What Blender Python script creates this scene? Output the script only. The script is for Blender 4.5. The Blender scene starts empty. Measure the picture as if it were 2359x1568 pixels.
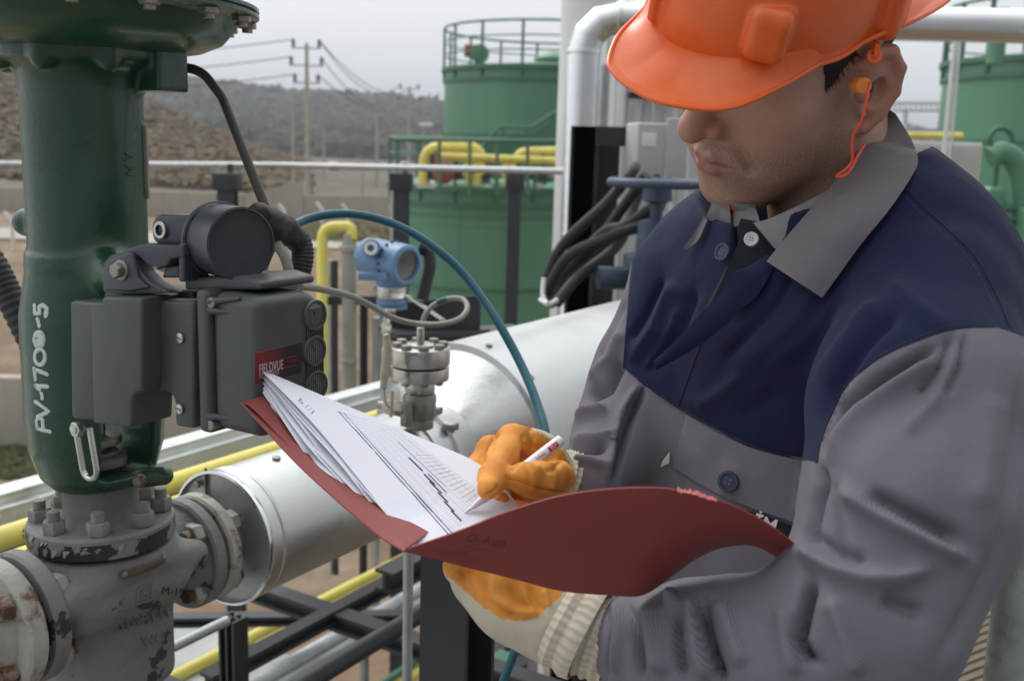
import bpy, bmesh, math, random
import numpy as np
from mathutils import Vector, Matrix
from mathutils.bvhtree import BVHTree
random.seed(7); rng = np.random.default_rng(7)
scene = bpy.context.scene
COL = scene.collection
# ---------------------------------------------------------------- camera
TILT, ROLL, FPX, CX, CY = math.radians(10.7), 0.030, 2358.0, 1179.0, 784.0
CAMZ = 5.0
Fw = Vector((0, math.cos(TILT), -math.sin(TILT)))
R0 = Vector((1, 0, 0)); U0 = R0.cross(Fw)
Rt = (R0*math.cos(ROLL) + U0*math.sin(ROLL)).normalized()
Up = Rt.cross(Fw).normalized()
CP = Vector((0, 0, CAMZ))
cam_d = bpy.data.cameras.new("camera"); cam = bpy.data.objects.new("camera", cam_d); COL.objects.link(cam)
cam.matrix_world = Matrix(((Rt.x, Up.x, -Fw.x, CP.x), (Rt.y, Up.y, -Fw.y, CP.y), (Rt.z, Up.z, -Fw.z, CP.z), (0, 0, 0, 1)))
cam_d.sensor_width = 36; cam_d.lens = 36; cam_d.clip_start = 0.05; cam_d.clip_end = 5000
cam_d.dof.use_dof = True; cam_d.dof.focus_distance = 0.92; cam_d.dof.aperture_fstop = 8.5
scene.camera = cam
scene.render.resolution_x = 1024; scene.render.resolution_y = 680
# ---------------------------------------------------------------- sky and light
SUN_EL, SUN_AZ = math.radians(48), math.radians(-35)      # azimuth from +Y towards +X
world = bpy.data.worlds.new("World"); scene.world = world; world.use_nodes = True
nt = world.node_tree; nt.nodes.clear()
sky = nt.nodes.new('ShaderNodeTexSky'); sky.sky_type = 'NISHITA'; sky.sun_disc = False
sky.sun_elevation = SUN_EL; sky.sun_rotation = SUN_AZ; sky.air_density = 1.2; sky.dust_density = 4
hs = nt.nodes.new('ShaderNodeHueSaturation'); hs.inputs['Saturation'].default_value = 0.10
mx = nt.nodes.new('ShaderNodeMix'); mx.data_type = 'RGBA'; mx.inputs[0].default_value = 0.78
mx.inputs[7].default_value = (8.7, 8.95, 9.3, 1)          # even cloud layer
gt = nt.nodes.new('ShaderNodeTexCoord'); dp0 = nt.nodes.new('ShaderNodeVectorMath'); dp0.operation = 'DOT_PRODUCT'; dp0.inputs[1].default_value = (math.sin(SUN_AZ)*.92, math.cos(SUN_AZ)*.92, .38)
gm = nt.nodes.new('ShaderNodeMapRange'); gm.inputs[1].default_value = -.7; gm.inputs[2].default_value = .55; gm.inputs[3].default_value = .28; gm.inputs[4].default_value = 1.0     # brighter cloud on the sun's side
cn = nt.nodes.new('ShaderNodeTexNoise'); cn.inputs['Scale'].default_value = 2.2; cn.inputs['Detail'].default_value = 5
cm = nt.nodes.new('ShaderNodeMapRange'); cm.inputs[1].default_value = .3; cm.inputs[2].default_value = .7; cm.inputs[3].default_value = .985; cm.inputs[4].default_value = 1.015
mm = nt.nodes.new('ShaderNodeMath'); mm.operation = 'MULTIPLY'; vs_ = nt.nodes.new('ShaderNodeVectorMath'); vs_.operation = 'SCALE'
nt.links.new(gt.outputs['Generated'], dp0.inputs[0]); nt.links.new(dp0.outputs['Value'], gm.inputs[0]); nt.links.new(gt.outputs['Generated'], cn.inputs['Vector']); nt.links.new(cn.outputs[0], cm.inputs[0])
nt.links.new(gm.outputs[0], mm.inputs[0]); nt.links.new(cm.outputs[0], mm.inputs[1])
sx_ = nt.nodes.new('ShaderNodeSeparateXYZ'); nt.links.new(gt.outputs['Generated'], sx_.inputs[0]); zr_ = nt.nodes.new('ShaderNodeMapRange'); zr_.inputs[1].default_value = .1; zr_.inputs[2].default_value = 1.; zr_.inputs[3].default_value = 1.; zr_.inputs[4].default_value = 2.0; nt.links.new(sx_.outputs[2], zr_.inputs[0])   # overcast: zenith brighter than horizon
m3_ = nt.nodes.new('ShaderNodeMath'); m3_.operation = 'MULTIPLY'
bg = nt.nodes.new('ShaderNodeBackground'); bg.inputs[1].default_value = 0.142
wo = nt.nodes.new('ShaderNodeOutputWorld')
nt.links.new(sky.outputs[0], hs.inputs['Color']); nt.links.new(hs.outputs[0], mx.inputs[6])
nt.links.new(mx.outputs[2], vs_.inputs[0]); nt.links.new(mm.outputs[0], m3_.inputs[0]); nt.links.new(zr_.outputs[0], m3_.inputs[1]); nt.links.new(m3_.outputs[0], vs_.inputs['Scale']); nt.links.new(vs_.outputs[0], bg.inputs[0]); nt.links.new(bg.outputs[0], wo.inputs[0])
sd = bpy.data.lights.new("sun", 'SUN'); sd.energy = 1.1; sd.angle = math.radians(25); sd.color = (1, .97, .92)
so = bpy.data.objects.new("sun", sd); COL.objects.link(so)
so.rotation_euler = Vector((-math.sin(SUN_AZ)*math.cos(SUN_EL), -math.cos(SUN_AZ)*math.cos(SUN_EL), -math.sin(SUN_EL))).to_track_quat('-Z', 'Y').to_euler()
scene.view_settings.view_transform = 'Standard'; scene.view_settings.look = 'None'
scene.view_settings.exposure = -0.2; scene.view_settings.gamma = 1
# ---------------------------------------------------------------- picture -> place helpers
def ray(px, py): return Fw + Rt*((px-CX)/FPX) - Up*((py-CY)/FPX)
def W(px, py, d): return CP + ray(px, py)*d
def on_z(px, py, z):
    r = ray(px, py); return CP + r*((z-CP.z)/r.z)
def on_y(px, py, y):
    r = ray(px, py); return CP + r*((y-CP.y)/r.y)
def on_plane(px, py, p, n):
    r = ray(px, py); return CP + r*((p-CP).dot(n)/r.dot(n))
def proj(p):
    q = Vector(p)-CP; d = q.dot(Fw); return (CX+FPX*q.dot(Rt)/d, CY-FPX*q.dot(Up)/d, d)
Cn = np.array(CP); Rn = np.array(Rt); Un = np.array(Up); Fn = np.array(Fw)
def projn(V):
    q = V-Cn; d = q@Fn; return np.stack([CX+FPX*(q@Rn)/d, CY-FPX*(q@Un)/d, d], -1)
# ---------------------------------------------------------------- materials
def mat(name, col, rough=.5, metal=0., var=.15, vscale=6., bump=.0, bscale=60., col2=None, blend=(.45, .6), c2scale=None, spec=.5, coat=0., detail=8, stretch=None, c2rough=None, c2metal=None, attr=None, attrcol=None, sub=0., sheen=0.):
    m = bpy.data.materials.new(name); m.use_nodes = True; t = m.node_tree; b = t.nodes['Principled BSDF']; N = t.nodes.new; L = t.links.new
    tc = N('ShaderNodeTexCoord'); src = tc.outputs['Object']
    if stretch:
        mp = N('ShaderNodeMapping'); mp.inputs['Scale'].default_value = stretch; L(src, mp.inputs[0]); src = mp.outputs[0]
    def noise(s, d=detail, r=.6):
        n = N('ShaderNodeTexNoise'); n.inputs['Scale'].default_value = s; n.inputs['Detail'].default_value = d; n.inputs['Roughness'].default_value = r; L(src, n.inputs['Vector']); return n.outputs[0]
    n1 = noise(vscale)
    mr = N('ShaderNodeMapRange'); mr.inputs[1].default_value = .3; mr.inputs[2].default_value = .7; mr.inputs[3].default_value = 1-var; mr.inputs[4].default_value = 1+var; L(n1, mr.inputs[0])
    mu = N('ShaderNodeMix'); mu.data_type = 'RGBA'; mu.blend_type = 'MULTIPLY'; mu.inputs[0].default_value = 1; mu.inputs[6].default_value = (*col, 1)
    cb = N('ShaderNodeCombineColor'); [L(mr.outputs[0], cb.inputs[i]) for i in range(3)]; L(cb.outputs[0], mu.inputs[7])
    out = mu.outputs[2]
    b.inputs['Roughness'].default_value = rough; b.inputs['Metallic'].default_value = metal; b.inputs['Specular IOR Level'].default_value = spec
    rr = N('ShaderNodeMapRange'); rr.inputs[1].default_value = .3; rr.inputs[2].default_value = .7; rr.inputs[3].default_value = max(0, rough-.08); rr.inputs[4].default_value = min(1, rough+.08); L(n1, rr.inputs[0]); rout = rr.outputs[0]
    if coat: b.inputs['Coat Weight'].default_value = coat; b.inputs['Coat Roughness'].default_value = .15
    if sub: b.inputs['Subsurface Weight'].default_value = sub; b.inputs['Subsurface Radius'].default_value = (.012, .004, .002); b.inputs['Subsurface Scale'].default_value = 1
    if sheen: b.inputs['Sheen Weight'].default_value = sheen; b.inputs['Sheen Roughness'].default_value = .5
    if attr:
        a = N('ShaderNodeAttribute'); a.attribute_name = attr
        st = N('ShaderNodeMapRange'); st.inputs[1].default_value = -.0004; st.inputs[2].default_value = .0004; L(a.outputs['Fac'], st.inputs[0])
        m3 = N('ShaderNodeMix'); m3.data_type = 'RGBA'; L(st.outputs[0], m3.inputs[0]); L(out, m3.inputs[6]); m3.inputs[7].default_value = (*attrcol, 1); out = m3.outputs[2]
    if col2:
        n2 = noise(c2scale or vscale*1.7, 10, .65)
        st = N('ShaderNodeMapRange'); st.inputs[1].default_value = blend[0]; st.inputs[2].default_value = blend[1]; L(n2, st.inputs[0])
        m2 = N('ShaderNodeMix'); m2.data_type = 'RGBA'; L(st.outputs[0], m2.inputs[0]); L(out, m2.inputs[6]); m2.inputs[7].default_value = (*col2, 1); out = m2.outputs[2]
        if c2rough is not None:
            q = N('ShaderNodeMix'); L(st.outputs[0], q.inputs[0]); L(rout, q.inputs[2]); q.inputs[3].default_value = c2rough; rout = q.outputs[0]
        if c2metal is not None:
            q = N('ShaderNodeMix'); L(st.outputs[0], q.inputs[0]); q.inputs[2].default_value = metal; q.inputs[3].default_value = c2metal; L(q.outputs[0], b.inputs['Metallic'])
    L(out, b.inputs['Base Color']); L(rout, b.inputs['Roughness'])
    if bump:
        n3 = noise(bscale, 6, .6); bp = N('ShaderNodeBump'); bp.inputs['Strength'].default_value = bump; bp.inputs['Distance'].default_value = .6/bscale; L(n3, bp.inputs['Height']); L(bp.outputs[0], b.inputs['Normal'])
    return m
# ---------------------------------------------------------------- mesh builder
def basis(ax):
    ax = Vector(ax).normalized(); h = Vector((0, 0, 1)) if abs(ax.z) < .9 else Vector((1, 0, 0))
    a = ax.cross(h).normalized(); return a, ax.cross(a).normalized(), ax
class MB:
    def __init__(s): s.v = []; s.f = []; s.sm = []
    def add(s, vs, fs, smooth=False):
        o = len(s.v); s.v += [tuple(v) for v in vs]; s.f += [tuple(i+o for i in f) for f in fs]; s.sm += [smooth]*len(fs); return s
    def box(s, c, d, M=None, bev=0.):
        """box centre c, full dims d, 3x3 columns M"""
        bm = bmesh.new(); bmesh.ops.create_cube(bm, size=1)
        for v in bm.verts: v.co = Vector((v.co.x*d[0], v.co.y*d[1], v.co.z*d[2]))
        if bev: bmesh.ops.bevel(bm, geom=bm.edges[:], offset=bev, segments=3, affect='EDGES', profile=.5)
        M = M or Matrix.Identity(3); c = Vector(c)
        s.add([M@v.co+c for v in bm.verts], [[v.index for v in f.verts] for f in bm.faces], bev > 0); bm.free(); return s
    def beam(s, a, b, w, h, up=(0, 0, 1), bev=0.):
        a = Vector(a); b = Vector(b); x = (b-a); l = x.length; x.normalize(); y = Vector(up).cross(x).normalized(); z = x.cross(y)
        return s.box((a+b)/2, (l, w, h), Matrix((x, y, z)).transposed(), bev)
    def lathe(s, prof, o=(0, 0, 0), ax=(0, 0, 1), n=48, cap=True, smooth=True, rfun=None):
        """prof: list of (r, h)"""
        a, b, c = basis(ax); o = Vector(o); vs = []; fs = []
        for k, (r, h) in enumerate(prof):
            for i in range(n):
                t = 2*math.pi*i/n; rr = r*(rfun(t, k) if rfun else 1)
                vs.append(o+a*(rr*math.cos(t))+b*(rr*math.sin(t))+c*h)
        for k in range(len(prof)-1):
            for i in range(n):
                j = (i+1) % n; fs.append((k*n+i, k*n+j, (k+1)*n+j, (k+1)*n+i))
        if cap: fs.append(tuple(range(n-1, -1, -1))); fs.append(tuple((len(prof)-1)*n+i for i in range(n)))
        return s.add(vs, fs, smooth)
    def disc(s, o, ax, r, h0, h1, bev=None, n=48):
        bev = bev if bev is not None else min(abs(h1-h0)*.2, r*.1)
        return s.lathe([(r-bev, h0), (r-bev*.3, h0+bev*.3), (r, h0+bev), (r, h1-bev), (r-bev*.3, h1-bev*.3), (r-bev, h1)], o, ax, n)
    def cyl(s, a, b, r, r2=None, n=24, cap=True):
        a = Vector(a); b = Vector(b); return s.lathe([(r, 0), (r if r2 is None else r2, (b-a).length)], a, b-a, n, cap)
    def hexa(s, o, ax, r, h0, h1, rot=0, n=6):
        a, b, c = basis(ax); o = Vector(o); e = (h1-h0)*.12
        vs = []; P = [(r*.9, h0), (r, h0+e), (r, h1-e), (r*.9, h1)]
        for rr, h in P:
            for i in range(n): t = rot+2*math.pi*i/n; vs.append(o+a*rr*math.cos(t)+b*rr*math.sin(t)+c*h)
        fs = [(k*n+i, k*n+(i+1) % n, (k+1)*n+(i+1) % n, (k+1)*n+i) for k in range(3) for i in range(n)]
        fs += [tuple(range(n-1, -1, -1)), tuple(3*n+i for i in range(n))]
        return s.add(vs, fs)
    def tube(s, pts, r, n=14, cap=True, ribs=None, closed=False):
        P = [Vector(p) for p in pts]; m = len(P); rs = r if isinstance(r, (list, tuple)) else [r]*m
        T = [(P[(i+1) % m if closed else min(i+1, m-1)]-P[(i-1) % m if closed else max(i-1, 0)]).normalized() for i in range(m)]
        a = basis(T[0])[0]; vs = []
        for i in range(m):
            a = (a-T[i]*a.dot(T[i])).normalized(); b = T[i].cross(a)
            rr = rs[i]*(ribs(i) if ribs else 1)
            for k in range(n): t = 2*math.pi*k/n; vs.append(P[i]+a*rr*math.cos(t)+b*rr*math.sin(t))
        fs = [(i % m*n+k, i % m*n+(k+1) % n, (i+1) % m*n+(k+1) % n, (i+1) % m*n+k) for i in range(m if closed else m-1) for k in range(n)]
        if cap and not closed: fs += [tuple(range(n-1, -1, -1)), tuple((m-1)*n+i for i in range(n))]
        return s.add(vs, fs, True)
    def prism(s, poly, o, ex, ey, ez, h, bev=0., bseg=3):
        """polygon [(x,y)] in plane o,ex,ey extruded along ez by h, optional bevel of all edges"""
        o = Vector(o); ex = Vector(ex); ey = Vector(ey); ez = Vector(ez); bm = bmesh.new(); n = len(poly)
        lo = [bm.verts.new(o+ex*x+ey*y) for x, y in poly]; hi = [bm.verts.new(o+ex*x+ey*y+ez*h) for x, y in poly]
        f1 = bm.faces.new(lo[::-1]); f2 = bm.faces.new(hi)
        for i in range(n): bm.faces.new((lo[i], lo[(i+1) % n], hi[(i+1) % n], hi[i]))
        bmesh.ops.recalc_face_normals(bm, faces=bm.faces[:])
        if bev:
            es = [e for e in bm.edges if any(len(f.verts) == n and f in (f1, f2) for f in e.link_faces)] + [e for e in bm.edges if not any(f in (f1, f2) for f in e.link_faces) and e.calc_face_angle(0) > .5]
            bmesh.ops.bevel(bm, geom=list(set(es)), offset=bev, segments=bseg, affect='EDGES', profile=.5, clamp_overlap=True)
        bm.verts.index_update(); s.add([v.co.copy() for v in bm.verts], [[v.index for v in f.verts] for f in bm.faces], bev > 0); bm.free(); return s
    def sphere(s, c, r, n=20, sc=(1, 1, 1)):
        c = Vector(c); pr = []
        return s.lathe([(max(r*math.sin(math.pi*k/n), 1e-5), -r*math.cos(math.pi*k/n)) for k in range(n+1)], c, (0, 0, 1), n*2, False)
    def mesh(s, name, smooth_angle=None):
        me = bpy.data.meshes.new(name); me.from_pydata(s.v, [], s.f); me.update()
        bm = bmesh.new(); bm.from_mesh(me); bmesh.ops.recalc_face_normals(bm, faces=bm.faces[:]); bm.to_mesh(me); bm.free()
        me.polygons.foreach_set('use_smooth', s.sm)
        try:
            me.set_sharp_from_angle(angle=math.radians(40))
        except Exception: pass
        return me
    def build(s, name, m, parent=None, **k):
        me = s.mesh(name); me.materials.append(m); o = bpy.data.objects.new(name, me); COL.objects.link(o)
        if parent: o.parent = parent; o.matrix_parent_inverse = parent.matrix_world.inverted()
        for q, v in k.items(): o[q] = v
        return o
def tag(o, label, cat=None, group=None):
    o['label'] = label
    if cat: o['category'] = cat
    if group: o['group'] = group
    return o
def thing(name, label, cat, loc=(0, 0, 0), group=None):
    o = bpy.data.objects.new(name, None); o.empty_display_size = .1; COL.objects.link(o); o.location = loc
    o.matrix_world = Matrix.Translation(loc); bpy.context.view_layer.update()
    return tag(o, label, cat, group)
def struct(o): o['kind'] = 'structure'; return o
def cr(pts, n=12, closed=False):
    """Catmull-Rom through pts"""
    P = [Vector(p) for p in pts]; out = []; m = len(P)
    for i in range(m if closed else m-1):
        p0 = P[(i-1) % m] if closed or i > 0 else P[0]*2-P[1]; p1 = P[i]; p2 = P[(i+1) % m]; p3 = P[(i+2) % m] if closed or i+2 < m else P[-1]*2-P[-2]
        for k in range(n):
            t = k/n; out.append(.5*((2*p1)+(p2-p0)*t+(2*p0-5*p1+4*p2-p3)*t*t+(3*p1-p0-3*p2+p3)*t**3))
    if not closed: out.append(P[-1])
    return out
def fillet(pts, r, n=8):
    P = [Vector(p) for p in pts]; out = [P[0]]
    for i in range(1, len(P)-1):
        a = (P[i-1]-P[i]).normalized(); b = (P[i+1]-P[i]).normalized(); ang = a.angle(b); d = min(r/math.tan(ang/2), (P[i-1]-P[i]).length*.49, (P[i+1]-P[i]).length*.49)
        p0 = P[i]+a*d; p2 = P[i]+b*d
        for k in range(n+1):
            t = k/n; out.append(p0*(1-t)**2+P[i]*2*t*(1-t)+p2*t*t)
    out.append(P[-1]); return out
def text_mesh(txt, size, extrude=.0003, bold=0., align='CENTER', shear=0., xs=1.):
    c = bpy.data.curves.new('writing', 'FONT'); c.body = txt; c.size = size; c.extrude = extrude; c.offset = bold; c.align_x = align; c.align_y = 'CENTER'; c.shear = shear
    o = bpy.data.objects.new('writing', c); COL.objects.link(o); bpy.context.view_layer.update()
    me = bpy.data.meshes.new_from_object(o.evaluated_get(bpy.context.evaluated_depsgraph_get())); bpy.data.objects.remove(o); bpy.data.curves.remove(c)
    v = [(p.co.x*xs, p.co.y, p.co.z) for p in me.vertices]; f = [tuple(q.vertices) for q in me.polygons]; bpy.data.meshes.remove(me); return v, f
def put_text(mb, txt, size, fn, **k):
    """fn maps (x,y,z) local text coords to world"""
    v, f = text_mesh(txt, size, **k); mb.add([fn(*p) for p in v], f)
def mesh_obj(name, V, F, m, parent=None, smooth=True, attrs=None):
    me = bpy.data.meshes.new(name); me.from_pydata([tuple(v) for v in V] if not isinstance(V, np.ndarray) else V.tolist(), [], F.tolist() if isinstance(F, np.ndarray) else F); me.update()
    me.polygons.foreach_set('use_smooth', [smooth]*len(me.polygons))
    for k, a in (attrs or {}).items():
        at = me.attributes.new(k, 'FLOAT', 'POINT'); at.data.foreach_set('value', np.asarray(a, dtype=np.float32))
    me.materials.append(m); o = bpy.data.objects.new(name, me); COL.objects.link(o)
    if parent: o.parent = parent; o.matrix_parent_inverse = parent.matrix_world.inverted()
    return o
# ---------------------------------------------------------------- signed-distance sculpting (numpy surface nets)
def smin(a, b, k):
    h = np.clip(.5+.5*(b-a)/k, 0, 1); return b*(1-h)+a*h-k*h*(1-h)
def smax(a, b, k): return -smin(-a, -b, k)
def s_ell(P, c, r, M=None):
    q = P-np.asarray(c, float)
    if M is not None: q = q@M
    r = np.asarray(r, float); k0 = np.linalg.norm(q/r, axis=-1); k1 = np.linalg.norm(q/(r*r), axis=-1); return k0*(k0-1)/np.maximum(k1, 1e-9)
def s_cap(P, a, b, ra, rb=None):
    rb = ra if rb is None else rb; a = np.asarray(a, float); b = np.asarray(b, float); ab = b-a
    t = np.clip(((P-a)@ab)/(ab@ab), 0, 1); return np.linalg.norm(P-a-t[..., None]*ab, axis=-1)-(ra+(rb-ra)*t)
def s_ecap(P, a, b, ra, rb, n, sq):
    """capsule flattened along direction n by factor sq"""
    n = np.asarray(n, float); n = n/np.linalg.norm(n); a = np.asarray(a, float); b = np.asarray(b, float)
    st = lambda X: X+np.multiply.outer(X@n, n)*(1/sq-1)
    return s_cap(st(P), st(a), st(b), ra, rb)*(.5+.5*sq)
def surfnet(f, lo, hi, h):
    lo = np.asarray(lo, float); hi = np.asarray(hi, float); n = np.ceil((hi-lo)/h).astype(int)+1
    c = 4; nc = (n+c-1)//c+1
    g = np.stack(np.meshgrid(*[lo[i]+np.arange(nc[i])*h*c for i in range(3)], indexing='ij'), -1)
    vc = f(g.reshape(-1, 3)).reshape(nc)
    near = np.abs(vc) < h*c*2.2
    nb = near.copy()
    for ax in range(3):
        nb |= np.roll(near, 1, ax) | np.roll(near, -1, ax)
    full = np.repeat(np.repeat(np.repeat(vc, c, 0), c, 1), c, 2); fm = np.repeat(np.repeat(np.repeat(nb, c, 0), c, 1), c, 2)
    N = full.shape; idx = np.argwhere(fm); full[fm] = f(lo+idx*h)
    s = full < 0
    cells = s[:-1, :-1, :-1].astype(np.int8)
    tot = sum(s[i:N[0]-1+i, j:N[1]-1+j, k:N[2]-1+k].astype(np.int8) for i in (0, 1) for j in (0, 1) for k in (0, 1))
    act = (tot > 0) & (tot < 8); ci = np.argwhere(act); vid = -np.ones(act.shape, int); vid[act] = np.arange(len(ci))
    acc = np.zeros((len(ci), 3)); cnt = np.zeros(len(ci))
    cor = [(i, j, k) for i in (0, 1) for j in (0, 1) for k in (0, 1)]
    for a in cor:
        for ax in range(3):
            if a[ax] == 0:
                b = list(a); b[ax] = 1
                va = full[tuple((ci+a).T)]; vb = full[tuple((ci+b).T)]; m = (va < 0) != (vb < 0)
                t = np.where(m, va/np.where(m, va-vb, 1), 0); p = np.array(a)+np.outer(t, np.array(b)-a); acc[m] += p[m]; cnt[m] += 1
    V = lo+(ci+acc/cnt[:, None])*h
    F = []
    for ax in range(3):
        u, w = (ax+1) % 3, (ax+2) % 3
        sl = [slice(None)]*3; sl2 = [slice(None)]*3; sl[ax] = slice(0, -1); sl2[ax] = slice(1, None)
        d = s[tuple(sl)] != s[tuple(sl2)]; e = np.argwhere(d)
        e = e[(e[:, u] > 0) & (e[:, w] > 0) & (e[:, u] < N[u]-1) & (e[:, w] < N[w]-1) & (e[:, ax] < N[ax]-1)]
        du = np.zeros(3, int); du[u] = 1; dw = np.zeros(3, int); dw[w] = 1
        q = np.stack([vid[tuple((e-du-dw).T)], vid[tuple((e-dw).T)], vid[tuple(e.T)], vid[tuple((e-du).T)]], 1)
        fl = s[tuple(e.T)]; q[~fl] = q[~fl][:, ::-1]; F.append(q)
    F = np.concatenate(F); F = F[(F >= 0).all(1)]
    return V, F
def vnormals(V, F):
    n = np.cross(V[F[:, 2]]-V[F[:, 0]], V[F[:, 3]]-V[F[:, 1]]); N = np.zeros_like(V)
    for i in range(4): np.add.at(N, F[:, i], n)
    return N/np.maximum(np.linalg.norm(N, axis=1), 1e-12)[:, None]
def relax(V, F, it=2, lam=.5):
    E = np.concatenate([F[:, [0, 1]], F[:, [1, 2]], F[:, [2, 3]], F[:, [3, 0]]]); n = len(V)
    cnt = np.bincount(E[:, 0], minlength=n)+np.bincount(E[:, 1], minlength=n)
    for _ in range(it):
        S = np.stack([np.bincount(E[:, 0], V[E[:, 1], i], n)+np.bincount(E[:, 1], V[E[:, 0], i], n) for i in range(3)], 1)
        V = V+lam*(S/np.maximum(cnt, 1)[:, None]-V)
    return V
def vnoise(P, seed=0):
    """cheap smooth 3-D value noise in -1..1"""
    i = np.floor(P).astype(np.int64); f = P-i; f = f*f*(3-2*f); out = 0
    for a in (0, 1):
        for b in (0, 1):
            for c in (0, 1):
                q = (i[..., 0]+a)*374761393+(i[..., 1]+b)*668265263+(i[..., 2]+c)*2147483647+seed*1274126177
                q = (q ^ (q >> 13))*1274126177; q = (q ^ (q >> 16)) & 0xffff
                w = (f[..., 0] if a else 1-f[..., 0])*(f[..., 1] if b else 1-f[..., 1])*(f[..., 2] if c else 1-f[..., 2]); out = out+w*(q/32767.5-1)
    return out
def seg_d2(Q, pl):
    """distance in the plane from points Q (n,2) to polyline, plus arc fraction"""
    best = np.full(len(Q), 1e9); fr = np.zeros(len(Q)); pl = np.asarray(pl, float); L = np.concatenate([[0], np.cumsum(np.linalg.norm(np.diff(pl, axis=0), axis=1))])
    for i in range(len(pl)-1):
        a, b = pl[i], pl[i+1]; ab = b-a; t = np.clip(((Q-a)@ab)/(ab@ab), 0, 1); d = np.linalg.norm(Q-a-t[:, None]*ab, axis=1)
        m = d < best; best[m] = d[m]; fr[m] = (L[i]+t[m]*(L[i+1]-L[i]))/L[-1]
    return best, fr
def in_poly(Q, poly):
    x, y = Q[:, 0], Q[:, 1]; c = np.zeros(len(Q), bool); P = np.asarray(poly, float); j = len(P)-1
    for i in range(len(P)):
        m = (P[i, 1] > y) != (P[j, 1] > y)
        xi = (P[j, 0]-P[i, 0])*(y-P[i, 1])/np.where(P[j, 1] == P[i, 1], 1e-9, P[j, 1]-P[i, 1])+P[i, 0]; c ^= m & (x < xi); j = i
    return c
# ================================================================ materials of the place
M = {}
M['soil'] = mat('soil', (.20, .13, .078), .95, var=.35, vscale=.6, bump=.6, bscale=5, col2=(.30, .235, .165), c2scale=.35, blend=(.50, .66))
M['hill'] = mat('hillside', (.105, .085, .055), .95, var=.5, vscale=.05, bump=.5, bscale=.6, col2=(.17, .145, .10), c2scale=.035, blend=(.45, .62))
M['concrete'] = mat('concrete', (.40, .37, .31), .9, var=.15, vscale=1.5, bump=.2, bscale=20, stretch=(1, 1, .3))
M['concrete2'] = mat('pale_concrete', (.46, .47, .45), .85, var=.14, vscale=2.5, bump=.2, bscale=30, col2=(.33, .33, .31), c2scale=3, blend=(.5, .75))
M['pole'] = mat('pole_concrete', (.42, .40, .34), .9, var=.12, vscale=1)
M['dark'] = mat('dark_fitting', (.05, .05, .055), .6)
M['tank'] = mat('tank_green', (.095, .255, .15), .38, var=.12, vscale=.7, col2=(.16, .29, .19), c2scale=.9, blend=(.55, .8), stretch=(1, 1, .25))
M['tankd'] = mat('rail_green', (.055, .165, .10), .5, var=.1)
Z0 = Vector((0, 0, 1)); M['tankd2'] = mat('weld_green', (.075, .21, .12), .5)
M['yellow'] = mat('yellow_paint', (.78, .68, .14), .38, var=.1, vscale=3, col2=(.50, .40, .10), c2scale=5, blend=(.56, .75))
M['galv'] = mat('galvanised_steel', (.42, .44, .44), .45, .75, var=.18, vscale=14, bump=.08, bscale=60)
M['galvl'] = mat('pale_galvanised', (.60, .63, .62), .5, .35, var=.12, vscale=6, col2=(.35, .36, .34), c2scale=9, blend=(.58, .75))
M['black'] = mat('black_paint', (.022, .024, .027), .5, var=.2, vscale=8, bump=.15, bscale=80)
M['blackd'] = mat('dark_grey_paint', (.035, .038, .043), .5, var=.15, vscale=8)
M['alu'] = mat('aluminium_cladding', (.62, .63, .62), .40, 1.0, var=.08, vscale=3, bump=.05, bscale=6, col2=(.56, .55, .52), c2scale=3, blend=(.5, .9), c2rough=.42, stretch=(1, 1, .4))
M['alub'] = mat('bright_cladding', (.82, .83, .82), .24, 1.0, var=.05, vscale=3, bump=.03, bscale=5)
M['white'] = mat('white_paint', (.72, .72, .70), .5, var=.06, vscale=2, col2=(.55, .52, .46), c2scale=3, blend=(.62, .8))
M['rubber'] = mat('black_rubber', (.022, .022, .024), .6, var=.2, vscale=20, bump=.2, bscale=200)
M['red'] = mat('faded_red_paint', (.32, .09, .07), .55)
M['boxgrey'] = mat('grey_enclosure', (.42, .43, .42), .55, var=.06, vscale=5)
M['bluep'] = mat('blue_paint', (.032, .055, .09), .45, var=.15, vscale=15, col2=(.10, .13, .17), c2scale=30, blend=(.55, .7))
# ================================================================ ground, hills, far wood
def lerpf(x, pts):
    xs, ys = zip(*pts); return float(np.interp(x, xs, ys))
def sst(x, a, b):
    t = min(1, max(0, (x-a)/(b-a))); return t*t*(3-2*t)
def terr(px, d):
    east = sst(px, 860, 930)
    bank = sst(d, 16.2, 17.5)*1.0+sst(d, 17, 34)*.5
    z = bank*(1-east)+1.5*sst(d, 45, 70)*east
    ridge = lerpf(px, [(-900, 24), (0, 26), (340, 25), (540, 23.5), (750, 21.5), (1025, 19), (1300, 17), (2000, 14), (2300, 13), (3300, 20)])
    z += (ridge-1.5)*sst(d, 190, 455)*(1+.05*math.sin(d/17+px/60))
    nb = lerpf(px, [(-900, 13), (0, 11), (150, 9.6), (335, 7.0), (480, 4.2), (600, 1.5), (700, .4), (860, 0)])
    z += nb*sst(d, 58, 118)*(1-sst(d, 170, 260))
    z += .25*math.sin(d*.21+px*.013)*sst(d, 60, 90)
    return z
def terr_pt(px, d):
    x = (px-CX)/FPX*d; return Vector((x, d, terr(px, d)))
def grid_terrain(name, ds, pxs, m):
    vs = [terr_pt(px, d) for d in ds for px in pxs]; n = len(pxs)
    fs = [(i*n+j, i*n+j+1, (i+1)*n+j+1, (i+1)*n+j) for i in range(len(ds)-1) for j in range(n-1)]
    return struct(mesh_obj(name, vs, fs, m))
pxs = list(np.linspace(-2600, 5000, 240))
grid_terrain('ground', [-3, .01, 4, 8, 12, 16, 16.2, 16.6, 17, 17.5]+list(np.linspace(19, 62, 26)), pxs, M['soil'])
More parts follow.
